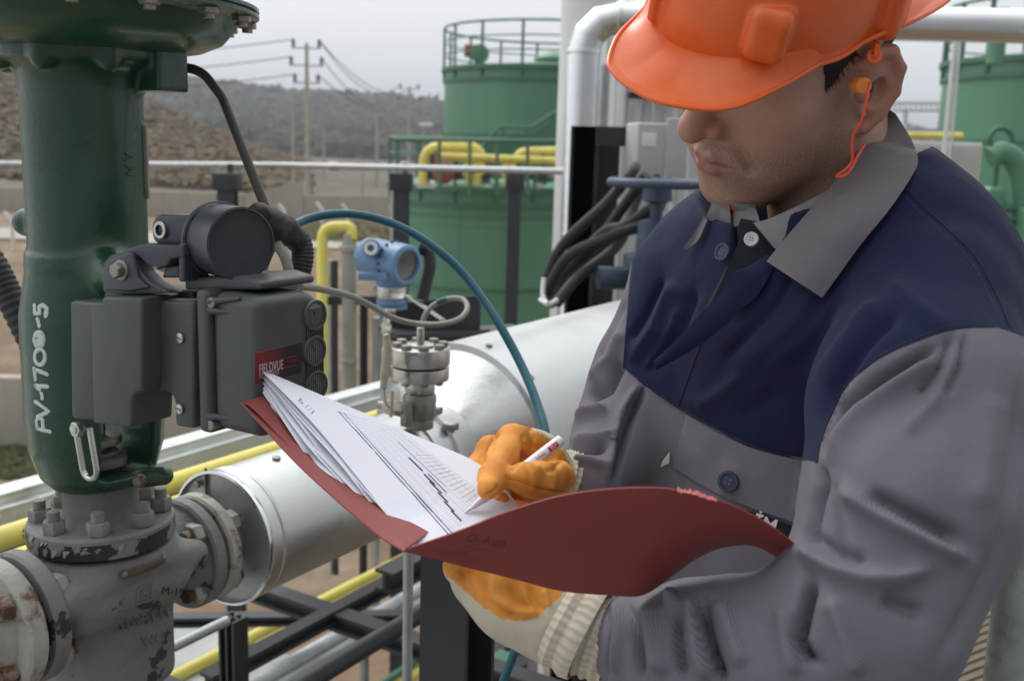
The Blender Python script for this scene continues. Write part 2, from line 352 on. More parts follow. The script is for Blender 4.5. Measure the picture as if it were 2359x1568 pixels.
grid_terrain('hills', list(np.geomspace(62, 1500, 110)), pxs, M['hill'])
def clumps(name, n, fpos, rad, cols, seed, label, squash=.8):
    r = np.random.default_rng(seed); bm = bmesh.new(); bmesh.ops.create_icosphere(bm, subdivisions=2, radius=1)
    base = np.array([v.co[:] for v in bm.verts]); tri = np.array([[v.index for v in f.verts] for f in bm.faces]); bm.free()
    V = []; F = []; A = []; o = 0
    for k in range(n):
        p = fpos(r)
        if p is None: continue
        s = rad*r.uniform(.5, 1.3); b = base*(1+.35*r.standard_normal((len(base), 1)))*[s, s, s*squash]
        V.append(b+np.array(p)+[0, 0, s*.35]); F.append(tri+o); A.append(np.full(len(base), r.random())); o += len(base)
    V = np.concatenate(V); F = np.concatenate(F); A = np.concatenate(A)
    m = bpy.data.materials.new(name+'_leaves'); m.use_nodes = True; t = m.node_tree; b = t.nodes['Principled BSDF']; a = t.nodes.new('ShaderNodeAttribute'); a.attribute_name = 'tint'
    cr_ = t.nodes.new('ShaderNodeValToRGB'); t.links.new(a.outputs['Fac'], cr_.inputs[0]); t.links.new(cr_.outputs[0], b.inputs['Base Color']); b.inputs['Roughness'].default_value = .95; b.inputs['Specular IOR Level'].default_value = .1
    el = cr_.color_ramp.elements
    el[0].color = (*cols[0], 1); el[1].color = (*cols[-1], 1)
    for i, c in enumerate(cols[1:-1]): e = el.new((i+1)/(len(cols)-1)); e.color = (*c, 1)
    o_ = mesh_obj(name, V, F, m, smooth=False, attrs={'tint': A}); o_['kind'] = 'stuff'; o_['label'] = label; return o_
def p_far(r):
    px = r.uniform(-100, 2500); d = 470-270*r.random()**1.4
    if d < 290 and r.random() < .4: return None
    return terr_pt(px, d)
clumps('far_wood', 11000, p_far, 2.6, [(.04, .048, .03), (.07, .072, .04), (.09, .07, .04), (.06, .07, .045), (.12, .075, .04)], 3, 'mixed autumn woodland covering the far ridge')
def p_near(r):
    px = r.uniform(-150, 700); d = r.uniform(66, 170); return terr_pt(px, d)
clumps('hillside_scrub', 8000, p_near, .5, [(.115, .105, .055), (.17, .14, .085), (.14, .12, .075), (.20, .12, .055), (.19, .155, .10)], 4, 'dry brown and orange scrub on the near hillside', .6)
def p_grass(r):
    px = r.uniform(-200, 120); d = r.uniform(14.3, 15.9); return terr_pt(px, d)
clumps('grass', 1500, p_grass, .045, [(.05, .075, .03), (.11, .11, .05), (.08, .08, .04)], 5, 'green grass strip at the foot of the low concrete wall', .7)
def p_verge(r):
    px = r.uniform(600, 900); d = r.uniform(36, 43); return terr_pt(px, d)
clumps('verge_weeds', 900, p_verge, .16, [(.12, .12, .06), (.2, .17, .09), (.1, .11, .05)], 6, 'dry weeds beside the far road', .7)
# road
rd = MB(); rr = [terr_pt(px, d)+Vector((0, 0, .05)) for d in (33.6, 35.5, 37.5) for px in range(-600, 900, 50)]; n = 30
rd.add(rr, [(i*n+j, i*n+j+1, (i+1)*n+j+1, (i+1)*n+j) for i in range(2) for j in range(n-1)], True); struct(rd.build('road', M['concrete']))
# walls
w = MB(); a = on_y(-900, 1040, 16); b = on_y(620, 1060, 16); a.z = b.z = -.1
w.beam(a+Vector((0, 0, .6)), b+Vector((0, 0, .6)), .25, 1.3, bev=.01)
tag(w.build('retaining_wall', M['concrete']), 'low beige concrete retaining wall under the brown bank', 'wall')
w = MB(); poly = [(-40, 1.2), (700, 1.2)]
for (x0, x1, t0, t1) in ((-700, 130, 432, 433), (131, 560, 433, 447), (561, 700, 447, 416), (701, 905, 450, 452)):
    for k in range(max(1, int((x1-x0)/60))):
        q = max(1, int((x1-x0)/60)); xa = x0+(x1-x0)*k/q; xb = x0+(x1-x0)*(k+1)/q-1
        A = on_y(xa, lerpf(xa, [(x0, t0), (x1, t1)]), 46); B = on_y(xb, lerpf(xb, [(x0, t0), (x1, t1)]), 46)
        w.prism([(A.x, .9), (B.x, .9), (B.x, B.z), (A.x, A.z)], (0, 46, 0), (1, 0, 0), (0, 0, 1), (0, 1, 0), .3)
tag(w.build('boundary_wall', M['concrete']), 'long beige concrete boundary wall beyond the road', 'wall')
def fpost(px, py0, py1, d, lab):
    top = on_y(px, py0, d); bot = Vector((top.x, d, terr(px, d))); m = MB()
    m.tube(fillet([bot, Vector((bot.x, d, top.z-.28)), Vector((bot.x-.22, d, top.z))], .1), .06, 8)
    tag(m.build('fence_post', M['white']), lab, 'fence post', 'white bent fence posts by the road')
fpost(26, 488, 580, 31, 'white bent-top fence post left of the green actuator column')
fpost(742, 466, 500, 38, 'white bent-top fence post right of the power pole foot')
fpost(655, 470, 520, 38, 'white bent-top fence post left of the power pole foot')
fpost(800, 470, 500, 40, 'faint white fence post above the yellow bend')
# ================================================================ poles and wires
def utility_pole(x0, y0, d, arms, lab, r=.14, ybase=None):
    top = on_y(x0, y0, d); base = Vector((top.x, d, terr(x0, d)-.2)); o = thing('utility_pole', lab, 'utility pole', base, 'power poles'); m = MB()
    m.lathe([(r*1.1, 0), (r*.65, (top-base).length)], base, (0, 0, 1), 16); m.build('pole', M['pole'], o); tips = []
    for (yy, hw) in arms:
        c = on_y(x0, yy, d); c.x = top.x; L = hw*d/FPX; a = MB(); a.beam(c+Vector((-L, -.1, 0)), c+Vector((L, -.1, 0)), .07, .08)
        ar = a.build('crossarm', M['pole'], o)
        for sx in (-1, 1):
            i = MB(); p = c+Vector((sx*(L-.1), -.1, .02)); i.lathe([(.04, 0), (.1, .1), (.06, .16), (.11, .24), (.07, .34), (.09, .4), (.02, .46)], p, (0, 0, 1), 10); i.build('insulator', M['dark'], ar); tips.append(p+Vector((0, 0, .4)))
    return tips
t1 = utility_pole(706, 100, 55, [(112, 33), (152, 38), (192, 30)], 'tall concrete power pole with three crossarms on the left')
t2 = utility_pole(943, 200, 95, [(206, 23), (232, 27)], 'smaller far power pole left of the green tanks', .16)
def wire(a, b, sag, name='power_line', lab=None):
    pts = [a.lerp(b, t)-Vector((0, 0, 4*sag*t*(1-t))) for t in np.linspace(0, 1, 24)]; m = MB(); m.tube(pts, .028, 6)
    tag(m.build(name, M['dark']), lab, 'power line', 'power lines')
for k, (i, j) in enumerate(((1, 0), (1, 1), (3, 2), (5, 3))):
    wire(t1[i], t2[j], 1.6, lab=['highest power line sagging between the two poles', 'second power line, just below the highest', 'third power line from the middle crossarm', 'lowest power line from the bottom crossarm'][k])
for k, i in enumerate((0, 2, 4)):
    wire(t1[i], on_y(-500, 95+40*k, 62), 1.0, lab=['%s power line running left behind the actuator' % s for s in ('upper', 'middle', 'lower')][k])
def thin_pole(x, y0, d, lab, r=.09):
    top = on_y(x, y0, d); m = MB(); b = Vector((top.x, d, terr(x, d)-.1)); m.lathe([(r*1.3, 0), (r*.7, (top-b).length)], b, (0, 0, 1), 10); tag(m.build('thin_pole', M['pole']), lab, 'pole', 'thin poles in the valley')
thin_pole(673, 215, 62, 'thin pole just left of the tall power pole'); thin_pole(745, 296, 80, 'short thin pole right of the tall power pole')
thin_pole(868, 270, 90, 'pale thin pole midway between the power poles', .14); thin_pole(834, 395, 70, 'shortest pale pole behind the handrail', .12)
fl = thing('floodlight', 'white floodlight on a thin mast left of the upper tank', 'floodlight', on_y(975, 400, 60)); m = MB(); m.cyl(on_y(975, 440, 60), on_y(975, 292, 60), .05, n=8); m.build('mast', M['pole'], fl)
m = MB(); m.box(on_y(982, 288, 59.9), (.75, .35, .2), bev=.06); m.build('lamp_head', M['white'], fl)
# ================================================================ storage tanks
def ring(mb, c, R, z, r, n=72, a0=0, a1=2*math.pi):
    mb.tube([Vector((c.x+R*math.cos(a0+(a1-a0)*k/n), c.y+R*math.sin(a0+(a1-a0)*k/n), z)) for k in range(n+1)], r, 8)
def tank(c, R, ztop, name, lab, bands, railz=1.05, nrail=20, rpost=.035):
    o = thing(name, lab, 'tank', (c.x, c.y, 0)); m = MB(); m.lathe([(R, 0), (R, ztop-.02)], c, n=96, cap=False); m.build('shell', M['tank'], o)
    m = MB(); m.lathe([(R-.05, ztop), (R+.09, ztop), (R+.09, ztop-.1), (R+.002, ztop-.1)], c, n=96, cap=False); m.lathe([(R-.001, ztop-.3), (R+.05, ztop-.3), (R+.05, ztop-.38), (R-.001, ztop-.38)], c, n=96, cap=False); m.build('rim', M['tankd'], o)
    m = MB(); m.lathe([(R-.04, ztop), (.3, ztop+.28), (.01, ztop+.3)], c, n=64, cap=False); m.build('roof', M['tank'], o)
    for z, w, mt in bands:
        m = MB(); m.lathe([(R-.01, z), (R+.035, z), (R+.035, z+w), (R-.01, z+w)], c, n=96, cap=False); m.build('band', mt, o)
    m = MB()
    for k in range(int(ztop/1.4)): m.lathe([(R-.002, 1.4*k+.7), (R+.006, 1.4*k+.71), (R-.002, 1.4*k+.72)], c, n=96, cap=False)
    for k in range(14):
        a = 2*math.pi*k/14; q = Vector((c.x+R*math.cos(a), c.y+R*math.sin(a), 0)); z0 = 1.4*((k*5) % 3)
        m.beam(q+Z0*z0, q+Z0*min(ztop-.4, z0+1.4), .012, .012, (math.cos(a), math.sin(a), 0))
    m.build('weld_seams', M['tankd2'], o)
    m = MB()
    for zz, rr in ((railz, .03), (railz*.66, .018), (railz*.33, .018)): ring(m, c, R+.02, ztop+zz, rr)
    m.build('railing', M['tankd'], o)
    for k in range(nrail):
        a = 2*math.pi*(k+.3)/nrail; m = MB(); p = Vector((c.x+(R+.02)*math.cos(a), c.y+(R+.02)*math.sin(a), ztop-.35)); m.cyl(p, p+Vector((0, 0, .35+railz)), rpost, n=8); m.build('rail_post', M['tankd'], o)
    return o
cu = on_y(1262, 340, 28); cu.z = 0; Ru = 236/FPX*28
zu = on_y(1262, 148, 28-Ru).z
up_t = tank(cu, Ru, zu, 'storage_tank', 'taller green storage tank with open railing behind', [(on_y(1262, 316, 28-Ru).z-.04, .09, M['tankd'])], on_y(1262, 46, 28-Ru).z-zu, 16)
m = MB(); p = on_y(1084, 118, 27.2); m.box(p, (.32, .3, .3), bev=.03); m.build('red_motor', M['red'], up_t)
m = MB(); p = on_y(1105, 125, 27.1); m.disc(p, (0, -1, 0), .24, 0, .12); m.cyl(p+Vector((0, 0, -.45)), p, .12); m.build('nozzle', M['tank'], up_t)
m = MB(); p = on_y(1275, 132, 27.0); m.lathe([(.5, 0), (.5, .12), (.3, .25), (.05, .3)], p-Vector((0, 0, .15)), n=24); m.build('roof_hatch', M['tank'], up_t)
cl = on_y(1122, 340, 21); cl.z = 0; Rl = 216/FPX*21; zl = on_y(1122, 432, 21-Rl).z
lo_t = tank(cl, Rl, zl, 'storage_tank', 'lower green storage tank topped with yellow piping', [(on_y(1122, 672, 21-Rl).z, .05, M['tankd']), (on_y(1122, 500, 21-Rl).z, .012, M['tank'])], on_y(1122, 322, 21-Rl).z-zl, 16, .03)
for k in range(7):
    m = MB(); p = on_y(1010+k*42, 416-8*(k % 2), 19.3); q = on_y(1045+k*42, 402+10*(k % 3), 19.6); m.beam(p, q, .08, .08); m.lathe([(.08, 0), (.12, .05), (.05, .16)], p, n=12); m.build('roof_fitting', M['tankd'], lo_t)
for k, x in enumerate((990, 1080, 1160, 1220)):
    m = MB(); p = on_y(x, 428, 19.25+.1*(x > 1150)); m.box(p, (.5, .12, .09)); m.build('drip_plate', M['galvl'], lo_t)
# stairs between the tanks
st = thing('access_stair', 'dark green stair and landing between the two tanks', 'stair', on_y(1180, 400, 23.6)); m = MB()
P_ = lambda x, y: on_y(x, y, 23.6)
for dy in (0, 26):
    m.tube([P_(1105, 345+dy), P_(1150, 293+dy), P_(1228, 293+dy), P_(1330, 225+dy)], .035, 8)
m.build('handrail', M['tankd'], st)
for x, y0, y1 in ((1158, 293, 372), (1210, 293, 372), (1270, 265, 350), (1120, 330, 400)):
    m = MB(); m.cyl(P_(x, y0), P_(x, y1), .035, n=8); m.build('stair_post', M['tankd'], st)
m = MB(); m.beam(P_(1105, 395), P_(1150, 340), .5, .12, (0, 1, 0)); m.beam(P_(1150, 340), P_(1228, 340), .5, .1, (0, 1, 0)); m.beam(P_(1228, 340), P_(1330, 270), .5, .12, (0, 1, 0)); m.build('stringer', M['tankd'], st)
# yellow piping on the lower tank
def ypipe(name, pts, r, lab, fr=None, mt='yellow', n=16, cat='pipe', parent=None):
    m = MB(); m.tube(fillet(pts, fr) if fr else pts, r, n)
    o = m.build(name, M[mt], parent)
    if not parent: tag(o, lab, cat)
    return o
Y = lambda x, y, d=18.4: on_y(x, y, d)
ypipe('gas_pipe', [Y(977, 425), Y(977, 340), Y(1108, 340), Y(1108, 410)], 13/FPX*18.4, 'thick yellow inverted U pipe on the lower tank', .32)
ypipe('gas_pipe', [Y(1010, 361, 18.0), Y(1180, 368, 18.0), Y(1330, 374, 18.0)], 9.5/FPX*18, 'straight yellow pipe crossing above the handrail')
ypipe('gas_pipe', [Y(1190, 400, 18.8), Y(1190, 352, 18.8), Y(1340, 348, 18.8)], 11/FPX*18.8, 'yellow pipe bending up behind the straight one', .25)
for x, y in ((1010, 388), (1100, 392), (1080, 392), (1170, 395)):
    m = MB(); p = Y(x, y, 18.3); m.cyl(p-Vector((0, 0, .25)), p+Vector((0, 0, .2)), .07, n=12); m.disc(p, (0, -1, 0), .13, -.06, .06); m.build('valve_stub', M['yellow' if x > 1020 else 'red'], lo_t)
m = MB(); m.sphere(Y(1022, 398, 18.2), .2, 10); m.build('red_valve', M['red'], lo_t)
for x in (995, 1052, 1120, 1250):
    m = MB(); p = Y(x, 402, 18.35); m.box(p, (.18, .15, .2), bev=.03); m.cyl(p, p+Vector((0, 0, .35)), .03, n=8); m.build('actuator', M['blackd'], lo_t)
for x in (1012, 1082, 1145, 1215):
    m = MB(); m.cyl(on_y(x, 450, 17.6), on_y(x, 322, 17.6), .03, n=8); m.build('rail_post', M['tankd'], lo_t)
m = MB(); m.tube([on_y(905, 322, 17.6), on_y(1310, 326, 17.6)], .035, 8); m.build('railing', M['tankd'], lo_t)
m = MB()
for x in (902, 912): m.cyl(on_y(x, 400, 18.2), on_y(x, 760, 18.2), .02, n=6)
for y in range(400, 760, 12): m.cyl(on_y(902, y, 18.2), on_y(912, y, 18.2), .012, n=5)
m.build('ladder', M['galvl'], lo_t)
# ================================================================ right-hand background
cr_t = on_y(2440, 360, 20); cr_t.z = 0; Rr = 262/FPX*20; zr = on_y(2440, 118, 20-Rr).z
rt = tank(cr_t, Rr, zr, 'storage_tank', 'green storage tank at the right edge behind the worker', [(on_y(2440, 332, 20-Rr).z, .05, M['tankd'])], 1.0, 18, .05)
m = MB(); p = on_y(2294, 120, 17.9); m.cyl(p-Vector((0, 0, .2)), p+Vector((0, 0, .7)), .14); m.build('vent_pipe', M['tank'], rt)
wl = thing('corrugated_shed', 'white corrugated shed wall behind the worker collar', 'shed', on_y(2120, 700, 15)); m = MB(); A = on_y(2010, 322, 15); B = on_y(2260, 322, 15); pl = []
nn = 60
for k in range(nn*2+1):
    x = A.x+(B.x-A.x)*k/(nn*2); pl.append((x, .07 if (k//2) % 2 else 0))
vs = [(x, 15-y, A.z) for x, y in pl]+[(x, 15-y, 0) for x, y in pl]; k = len(pl); m.add(vs, [(i, i+1, k+i+1, k+i) for i in range(k-1)]); m.add([(A.x, 17, A.z), (B.x, 17, A.z), (A.x, 15, A.z), (B.x, 15, A.z)], [(0, 1, 3, 2)]); m.build('wall', M['white'], wl)
ypipe('yellow_rail', [on_y(2040, 312, 14.5), on_y(2215, 314, 14.5)], 8/FPX*14.5, 'horizontal yellow pipe above the white shed wall')
m = MB(); m.tube([on_y(2202, 60, 13), on_y(2162, 480, 13)], .03, 8); tag(m.build('downpipe', M['white']), 'thin white vertical pipe left of the right tank', 'pipe')
m = MB(); m.tube([on_y(2214, 60, 13.3), on_y(2178, 480, 13.3)], .02, 8); tag(m.build('downpipe', M['galvl']), 'thinner grey pipe beside the white one', 'pipe')
br = thing('pipe_bridge', 'far grey lattice pipe bridge on the horizon', 'bridge', on_y(2130, 320, 120)); m = MB()
for y in (238, 256): m.beam(on_y(1950, y, 120), on_y(2420, y, 120), .4, .3)
for k in range(40): m.beam(on_y(1950+k*12, 238, 120), on_y(1956+k*12, 256, 120), .15, .15)
m.build('truss', M['galvl'], br); m = MB()
m.build('truss_chord', M['galvl'], br) if m.v else None
for x in (2085, 2400): m = MB(); m.beam(on_y(x, 256, 120), on_y(x, 335, 120), .4, .4); m.build('support', M['galvl'], br)
m = MB(); m.disc(on_y(2232, 533, 11), (1, -.1, 0), .13, -.6, .6, n=32); tag(m.build('insulated_vessel', M['white']), 'small white horizontal vessel above the worker shoulder', 'vessel')
gv = thing('block_valve', 'green valve with lifting ring at the right edge', 'valve', on_y(2320, 620, 7)); G = lambda x, y, d=7: on_y(x, y, d); m = MB()
m.tube(cr([G(2280+26*math.cos(t)+25, 322+26*math.sin(t)) for t in np.linspace(.8, 6.6, 12)], 3), .018, 8); m.build('lifting_ring', M['tankd'], gv)
m = MB(); m.tube(fillet([G(2283, 365), G(2325, 345), G(2352, 395), G(2356, 660)], .12), [.03]+[.055]*30, 12) if False else m.tube(cr([G(2280, 364), G(2312, 352), G(2345, 385), G(2358, 470), G(2360, 660)], 6), .075, 12); m.build('bonnet', M['tank'], gv)
m = MB(); m.cyl(G(2296, 365), G(2290, 440), .018, n=8); m.build('stem', M['tankd'], gv)
m = MB(); m.box(G(2288, 455), (.13, .12, .14), bev=.03); m.box(G(2282, 540), (.07, .05, .5), bev=.01); m.box(G(2302, 545), (.06, .05, .5), bev=.01); m.build('yoke', M['tank'], gv)
for k in range(5):
    m = MB(); m.hexa(G(2328, 480+k*26), (1, 0, 0), .04, -.05, .05); m.build('nut', M['tankd'], gv)
m = MB(); m.disc(G(2350, 560), (1, 0, 0), .25, -.06, 0); m.disc(G(2360, 560), (1, 0, 0), .25, 0, .06); m.build('flange', M['tank'], gv)
# ================================================================ white column, silver elbow pipe, clad silo wall
col = MB(); p0 = on_y(1358, 10, 6.2); col.lathe([(.165, -6), (.165, 2)], p0, n=40); tag(col.build('stack', M['white']), 'tall off-white round stack behind the silver elbow pipe', 'stack')
ep = thing('clad_pipe', 'shiny silver clad pipe turning from vertical to overhead', 'pipe', on_y(1347, 600, 5)); rp = 36/FPX*5
Q = [on_y(1348, 168, 5)+Vector((0, 0, -4)), on_y(1348, 40, 5)]; Q[0].x = Q[1].x; Q[0].y = Q[1].y; Q.append(Vector(on_y(1348, 40, 5))+Vector((3.4, -.25, .0)))
def mitre(pts, R, n):
    a, b, c = pts; u = (a-b).normalized(); v = (c-b).normalized(); o = b+u*R+v*R; out = [a]
    for k in range(n+1):
        t = math.pi/2*k/n; out.append(o-v*R*math.cos(t)-u*R*math.sin(t))
    return out+[c]
pts = mitre(Q, .16, 3); seg = MB(); seg.tube(pts, rp, 40); e = seg.build('cladding', M['alub'], ep)
e.data.set_sharp_from_angle(angle=math.radians(14))
for q, ax in ((pts[1], pts[1]-pts[0]), (pts[-2], pts[-1]-pts[-2])):
    m = MB(); m.disc(q, ax, rp+.003, -.012, .012, .002, 40); m.build('joint_band', M['alub'], ep)
m = MB(); zz = on_y(1340, 540, 5).z; m.disc(Vector((Q[0].x, Q[0].y, zz)), (0, 0, 1), rp+.003, -.006, .006, .002, 40); m.build('joint_band', M['alub'], ep)
sw = thing('clad_silo', 'grey ribbed metal clad silo behind the junction box', 'silo', on_y(1500, 700, 5.6)); m = MB(); R = .48; c = on_y(1512, 60, 5.9); n = 180
m.lathe([(R, -6), (R, 0), (R-.1, .05), (.01, .15)], Vector((c.x, c.y, on_y(1512, 92, 5.6).z)), n=n, cap=False, rfun=lambda t, k: 1+.018*(1 if int(t/(2*math.pi)*60) % 2 else -1)); m.build('cladding', M['alu'], sw)
m = MB(); m.cyl(on_y(1392, 150, 5.3), on_y(1368, 300, 5.3)+Vector((0, 0, -2)), .02, n=10); m.build('downpipe', M['galv'], sw)
m = MB(); m.box(on_y(1510, 222, 5.25), (.28, .1, .03)); m.build('bracket', M['black'], sw)
# black instrument post with enclosure, hoses, blue handwheel valve
po = thing('instrument_stand', 'black steel instrument post holding the grey junction box', 'stand', on_y(1375, 800, 3.6)); A = on_y(1372, 292, 3.6); m = MB()
m.beam(A+Vector((-.035, 0, -2.6)), A+Vector((-.035, 0, 0)), .1, .008, (0, 1, 0)); m.box(A+Vector((-.037, 0, -1.3)), (.075, .008, 2.6)); m.box(A+Vector((.0045, .05, -1.3)), (.008, .1, 2.6)); m.box(A+Vector((.05, .09, -1.3)), (.09, .008, 2.6)); m.build('post', M['black'], po)
m = MB(); B = on_y(1415, 315, 3.58); m.box(B, (.13, .05, .065)); m.build('arm', M['black'], po)
jb = thing('junction_box', 'pale grey junction box with dark cable glands below', 'junction box', on_y(1510, 345, 3.5)); B = on_y(1508, 348, 3.5); Mx = Matrix.Rotation(math.radians(12), 3, 'Z'); m = MB(); m.box(B, (.17, .13, .18), Mx, .008); m.build('enclosure', M['boxgrey'], jb)
m = MB(); m.box(B+Mx@Vector((.05, -.068, .005)), (.075, .012, .205), Mx, .004); m.build('hinged_cover', M['boxgrey'], jb)
m = MB(); m.box(B+Mx@Vector((-.045, -.0665, .035)), (.05, .003, .045), Mx, .001); m.build('data_plate', M['white'], jb)
for k in range(3):
    m = MB(); g = B+Mx@Vector((-.07+.05*k, -.02, -.095)); m.disc(g, (0, 0, 1), .017, -.02, .0); m.hexa(g, (0, 0, 1), .02, -.035, -.02); m.build('cable_gland', M['rubber'], jb)
hs_ = [[(1462, 385), (1452, 400), (1395, 470), (1300, 560), (1262, 640), (1262, 700)], [(1490, 405), (1440, 470), (1375, 560), (1290, 660), (1268, 700)], [(1520, 405), (1470, 450), (1425, 560), (1330, 640), (1280, 700)],
       [(1540, 415), (1500, 505), (1405, 545), (1310, 590), (1255, 675)], [(1500, 480), (1440, 520), (1385, 540), (1285, 650), (1265, 695)]]
HL = ['uppermost black hose leaving the junction box gland', 'black hose crossing the middle of the bundle', 'black hose nearest the black post', 'black hose curving from behind the blue valve', 'short black hose at the back of the bundle']
for k, h in enumerate(hs_):
    m = MB(); P = cr([W(x, y, 3.15-.1*math.sin(k*2+j)) for j, (x, y) in enumerate(h)], 30); m.tube(P, .0165, 12, ribs=lambda i: 1+.07*(i % 2)); tag(m.build('cable_hose', M['rubber']), HL[k], 'hose', 'black hoses under the junction box')
m = MB(); m.tube(cr([W(1252, 640, 3.05), W(1250, 680, 3.04), W(1262, 700, 3.02), W(1285, 690, 3.02)], 6), .007, 8); m.tube(cr([W(1245, 690, 3.05), W(1262, 700, 3.0)], 6), .008, 8); tag(m.build('cable_tie', M['white']), 'frayed white tie around the black hoses', 'cable tie')
bv = thing('handwheel_valve', 'blue handwheel valve behind the worker shoulder', 'valve', on_y(1530, 640, 2.9)); c = W(1515, 422, 2.95); m = MB()
m.tube([c+Vector((.135*math.cos(t), .135*math.sin(t), 0)) for t in np.linspace(0, 2*math.pi, 49)[:-1]], .013, 12, closed=True); m.build('handwheel', M['bluep'], bv)
for k in range(3):
    m = MB(); a = k*2.09+.4; m.cyl(c, c+Vector((.13*math.cos(a), .13*math.sin(a), 0)), .011, n=10); m.build('spoke', M['bluep'], bv)
m = MB(); m.lathe([(.035, .01), (.04, -.01), (.045, -.05), (.03, -.055), (.018, -.06), (.018, -.1), (.05, -.11), (.055, -.2), (.09, -.21), (.09, -.24), (.06, -.25), (.06, -.5)], c, n=32); m.build('body', M['bluep'], bv)
m = MB(); m.disc(W(1450, 640, 3.1), (1, .2, 0), .035, -.1, .1); m.build('pipe_stub', M['bluep'], bv)
# ================================================================ frame of the near pipework
ua = Vector((.85, -.527, 0)).normalized(); va = Vector((.527, .85, 0)).normalized(); Z = Vector((0, 0, 1))
VO = W(214, 760, 1.15)                                     # a point on the control valve's stem axis
def vaxis(py): return VO+Z*(on_y(214, py, VO.y).z-VO.z)
def VW(s, t, z): return VO+ua*s+va*t+Z*z
def vl(px, py, t):
    q = on_plane(px, py, VO+va*t, va)-VO; return (q.dot(ua), q.z)
def vf(px, py, s):
    q = on_plane(px, py, VO+ua*s, ua)-VO; return (q.dot(va), q.z)
def along(px, py, d, a, b, ax=None):
    p = W(px, py, d); ax = ax or va; return p+ax*a, p+ax*b
zflow = W(470, 1292, 1.28).z-VO.z
M['vgrey'] = mat('valve_grey_paint', (.19, .19, .185), .6, var=.2, vscale=9, bump=.25, bscale=70, col2=(.035, .028, .026), c2scale=15, blend=(.56, .57))
M['vgrey2'] = mat('valve_body_paint', (.175, .18, .175), .6, var=.25, vscale=8, bump=.3, bscale=60, col2=(.04, .035, .033), c2scale=13, blend=(.605, .615))
M['vplain'] = mat('dusty_grey_paint', (.19, .19, .175), .7, var=.25, vscale=25, bump=.25, bscale=110, col2=(.13, .075, .06), c2scale=35, blend=(.62, .75))
M['rustw'] = mat('rusty_white_paint', (.36, .35, .31), .6, var=.2, vscale=12, bump=.3, bscale=60, col2=(.15, .07, .035), c2scale=26, blend=(.53, .62))
M['rust'] = mat('rusted_bolt', (.13, .065, .04), .8, var=.5, vscale=60, bump=.5, bscale=150, col2=(.33, .29, .23), c2scale=40, blend=(.5, .62))
M['steel'] = mat('stainless_steel', (.55, .54, .50), .3, 1.0, var=.12, vscale=40, col2=(.36, .33, .27), c2scale=30, blend=(.5, .8))
M['steeld'] = mat('dull_steel', (.30, .28, .24), .5, .8, var=.2, vscale=60)
# ================================================================ handrail and black posts
hr = thing('handrail', 'long galvanised handrail crossing the valley view', 'handrail', on_y(640, 380, 6.6)); m = MB(); m.tube([on_y(-400, 376, 6.9), on_y(640, 381, 6.6), on_y(1300, 395, 5.6)], .0185, 12); m.build('rail', M['galv'], hr)
for x in (770, 935):
    m = MB(); m.disc(on_y(x, 383, 6.45), (1, 0, 0), .028, -.03, .03); m.build('rail_joint', M['steeld'], hr)
for (x, wd, d, lab) in ((523, 38, 6.5, 'black steel post directly under the handrail, left of the hose arc'), (925, 34, 6.3, 'black steel post in front of the left edge of the lower tank'), (1187, 29, 6.3, 'black steel post in front of the middle of the lower tank')):
    p = on_y(x, 392, d); ww = wd/FPX*d; o = thing('steel_post', lab, 'post', Vector((p.x, p.y, 0)), 'black posts of the pipe rack'); m = MB()
    for dy in (-1, 1): m.box(Vector((p.x, p.y+dy*ww*.45, p.z/2-.02)), (ww, .012, p.z-.04))
    m.box(Vector((p.x, p.y, p.z/2-.02)), (.012, ww*.9-.013, p.z-.04)); m.build('column', M['blackd'], o)
    m = MB(); m.box(Vector((p.x, p.y, p.z-.07)), (ww*1.5, ww*1.4, .11), bev=.008); m.box(Vector((p.x+.02, p.y, p.z+.01)), (.03, .03, .06)); m.build('cap_plate', M['blackd'], o)
# ================================================================ channels, yellow pipes along the rack
def pchan(name, px, py, d, a, b, w, h, mt, lab, grp=None, cat='beam'):
    A, B = along(px, py, d, a, b); m = MB(); m.beam(A, B, w, .006); 
    for s in (-1, 1):
        o = ua*(s*(w/2-.003)); m.beam(A+o-Z*(h/2+.004), B+o-Z*(h/2+.004), .006, h)
    return tag(m.build(name, M[mt], None), lab, cat, grp)
pchan('steel_channel', 372, 1027, 2.5, -3.0, 1.75, .058, .03, 'galvl', 'upper pale galvanised channel behind the green valve', 'galvanised channels')
pchan('steel_channel', 372, 1057, 2.47, -3.0, 1.72, .05, .03, 'galvl', 'lower pale galvanised channel, nearer the yellow pipe', 'galvanised channels')
m = MB(); A, B = along(372, 1040, 2.52, -3, 1.9); m.beam(A-Z*.07, B-Z*.07, .16, .05); tag(m.build('support_beam', M['black']), 'black beam under the two pale channels', 'beam')
def vpipe(px, py, d, a, b, rpx, mt, lab, name='pipe', ax=None, grp=None):
    A, B = along(px, py, d, a, b, ax); m = MB(); m.cyl(A, B, rpx/FPX*d, n=24); return tag(m.build(name, M[mt]), lab, 'pipe', grp)
vpipe(500, 1080, 2.2, -2.6, 2.2, 23, 'yellow', 'thick yellow pipe behind the silver clad pipe', 'gas_pipe')
vpipe(0, 1294, 1.95, -2, 1.1, 19, 'yellow', 'lower yellow pipe at the left edge', 'gas_pipe')
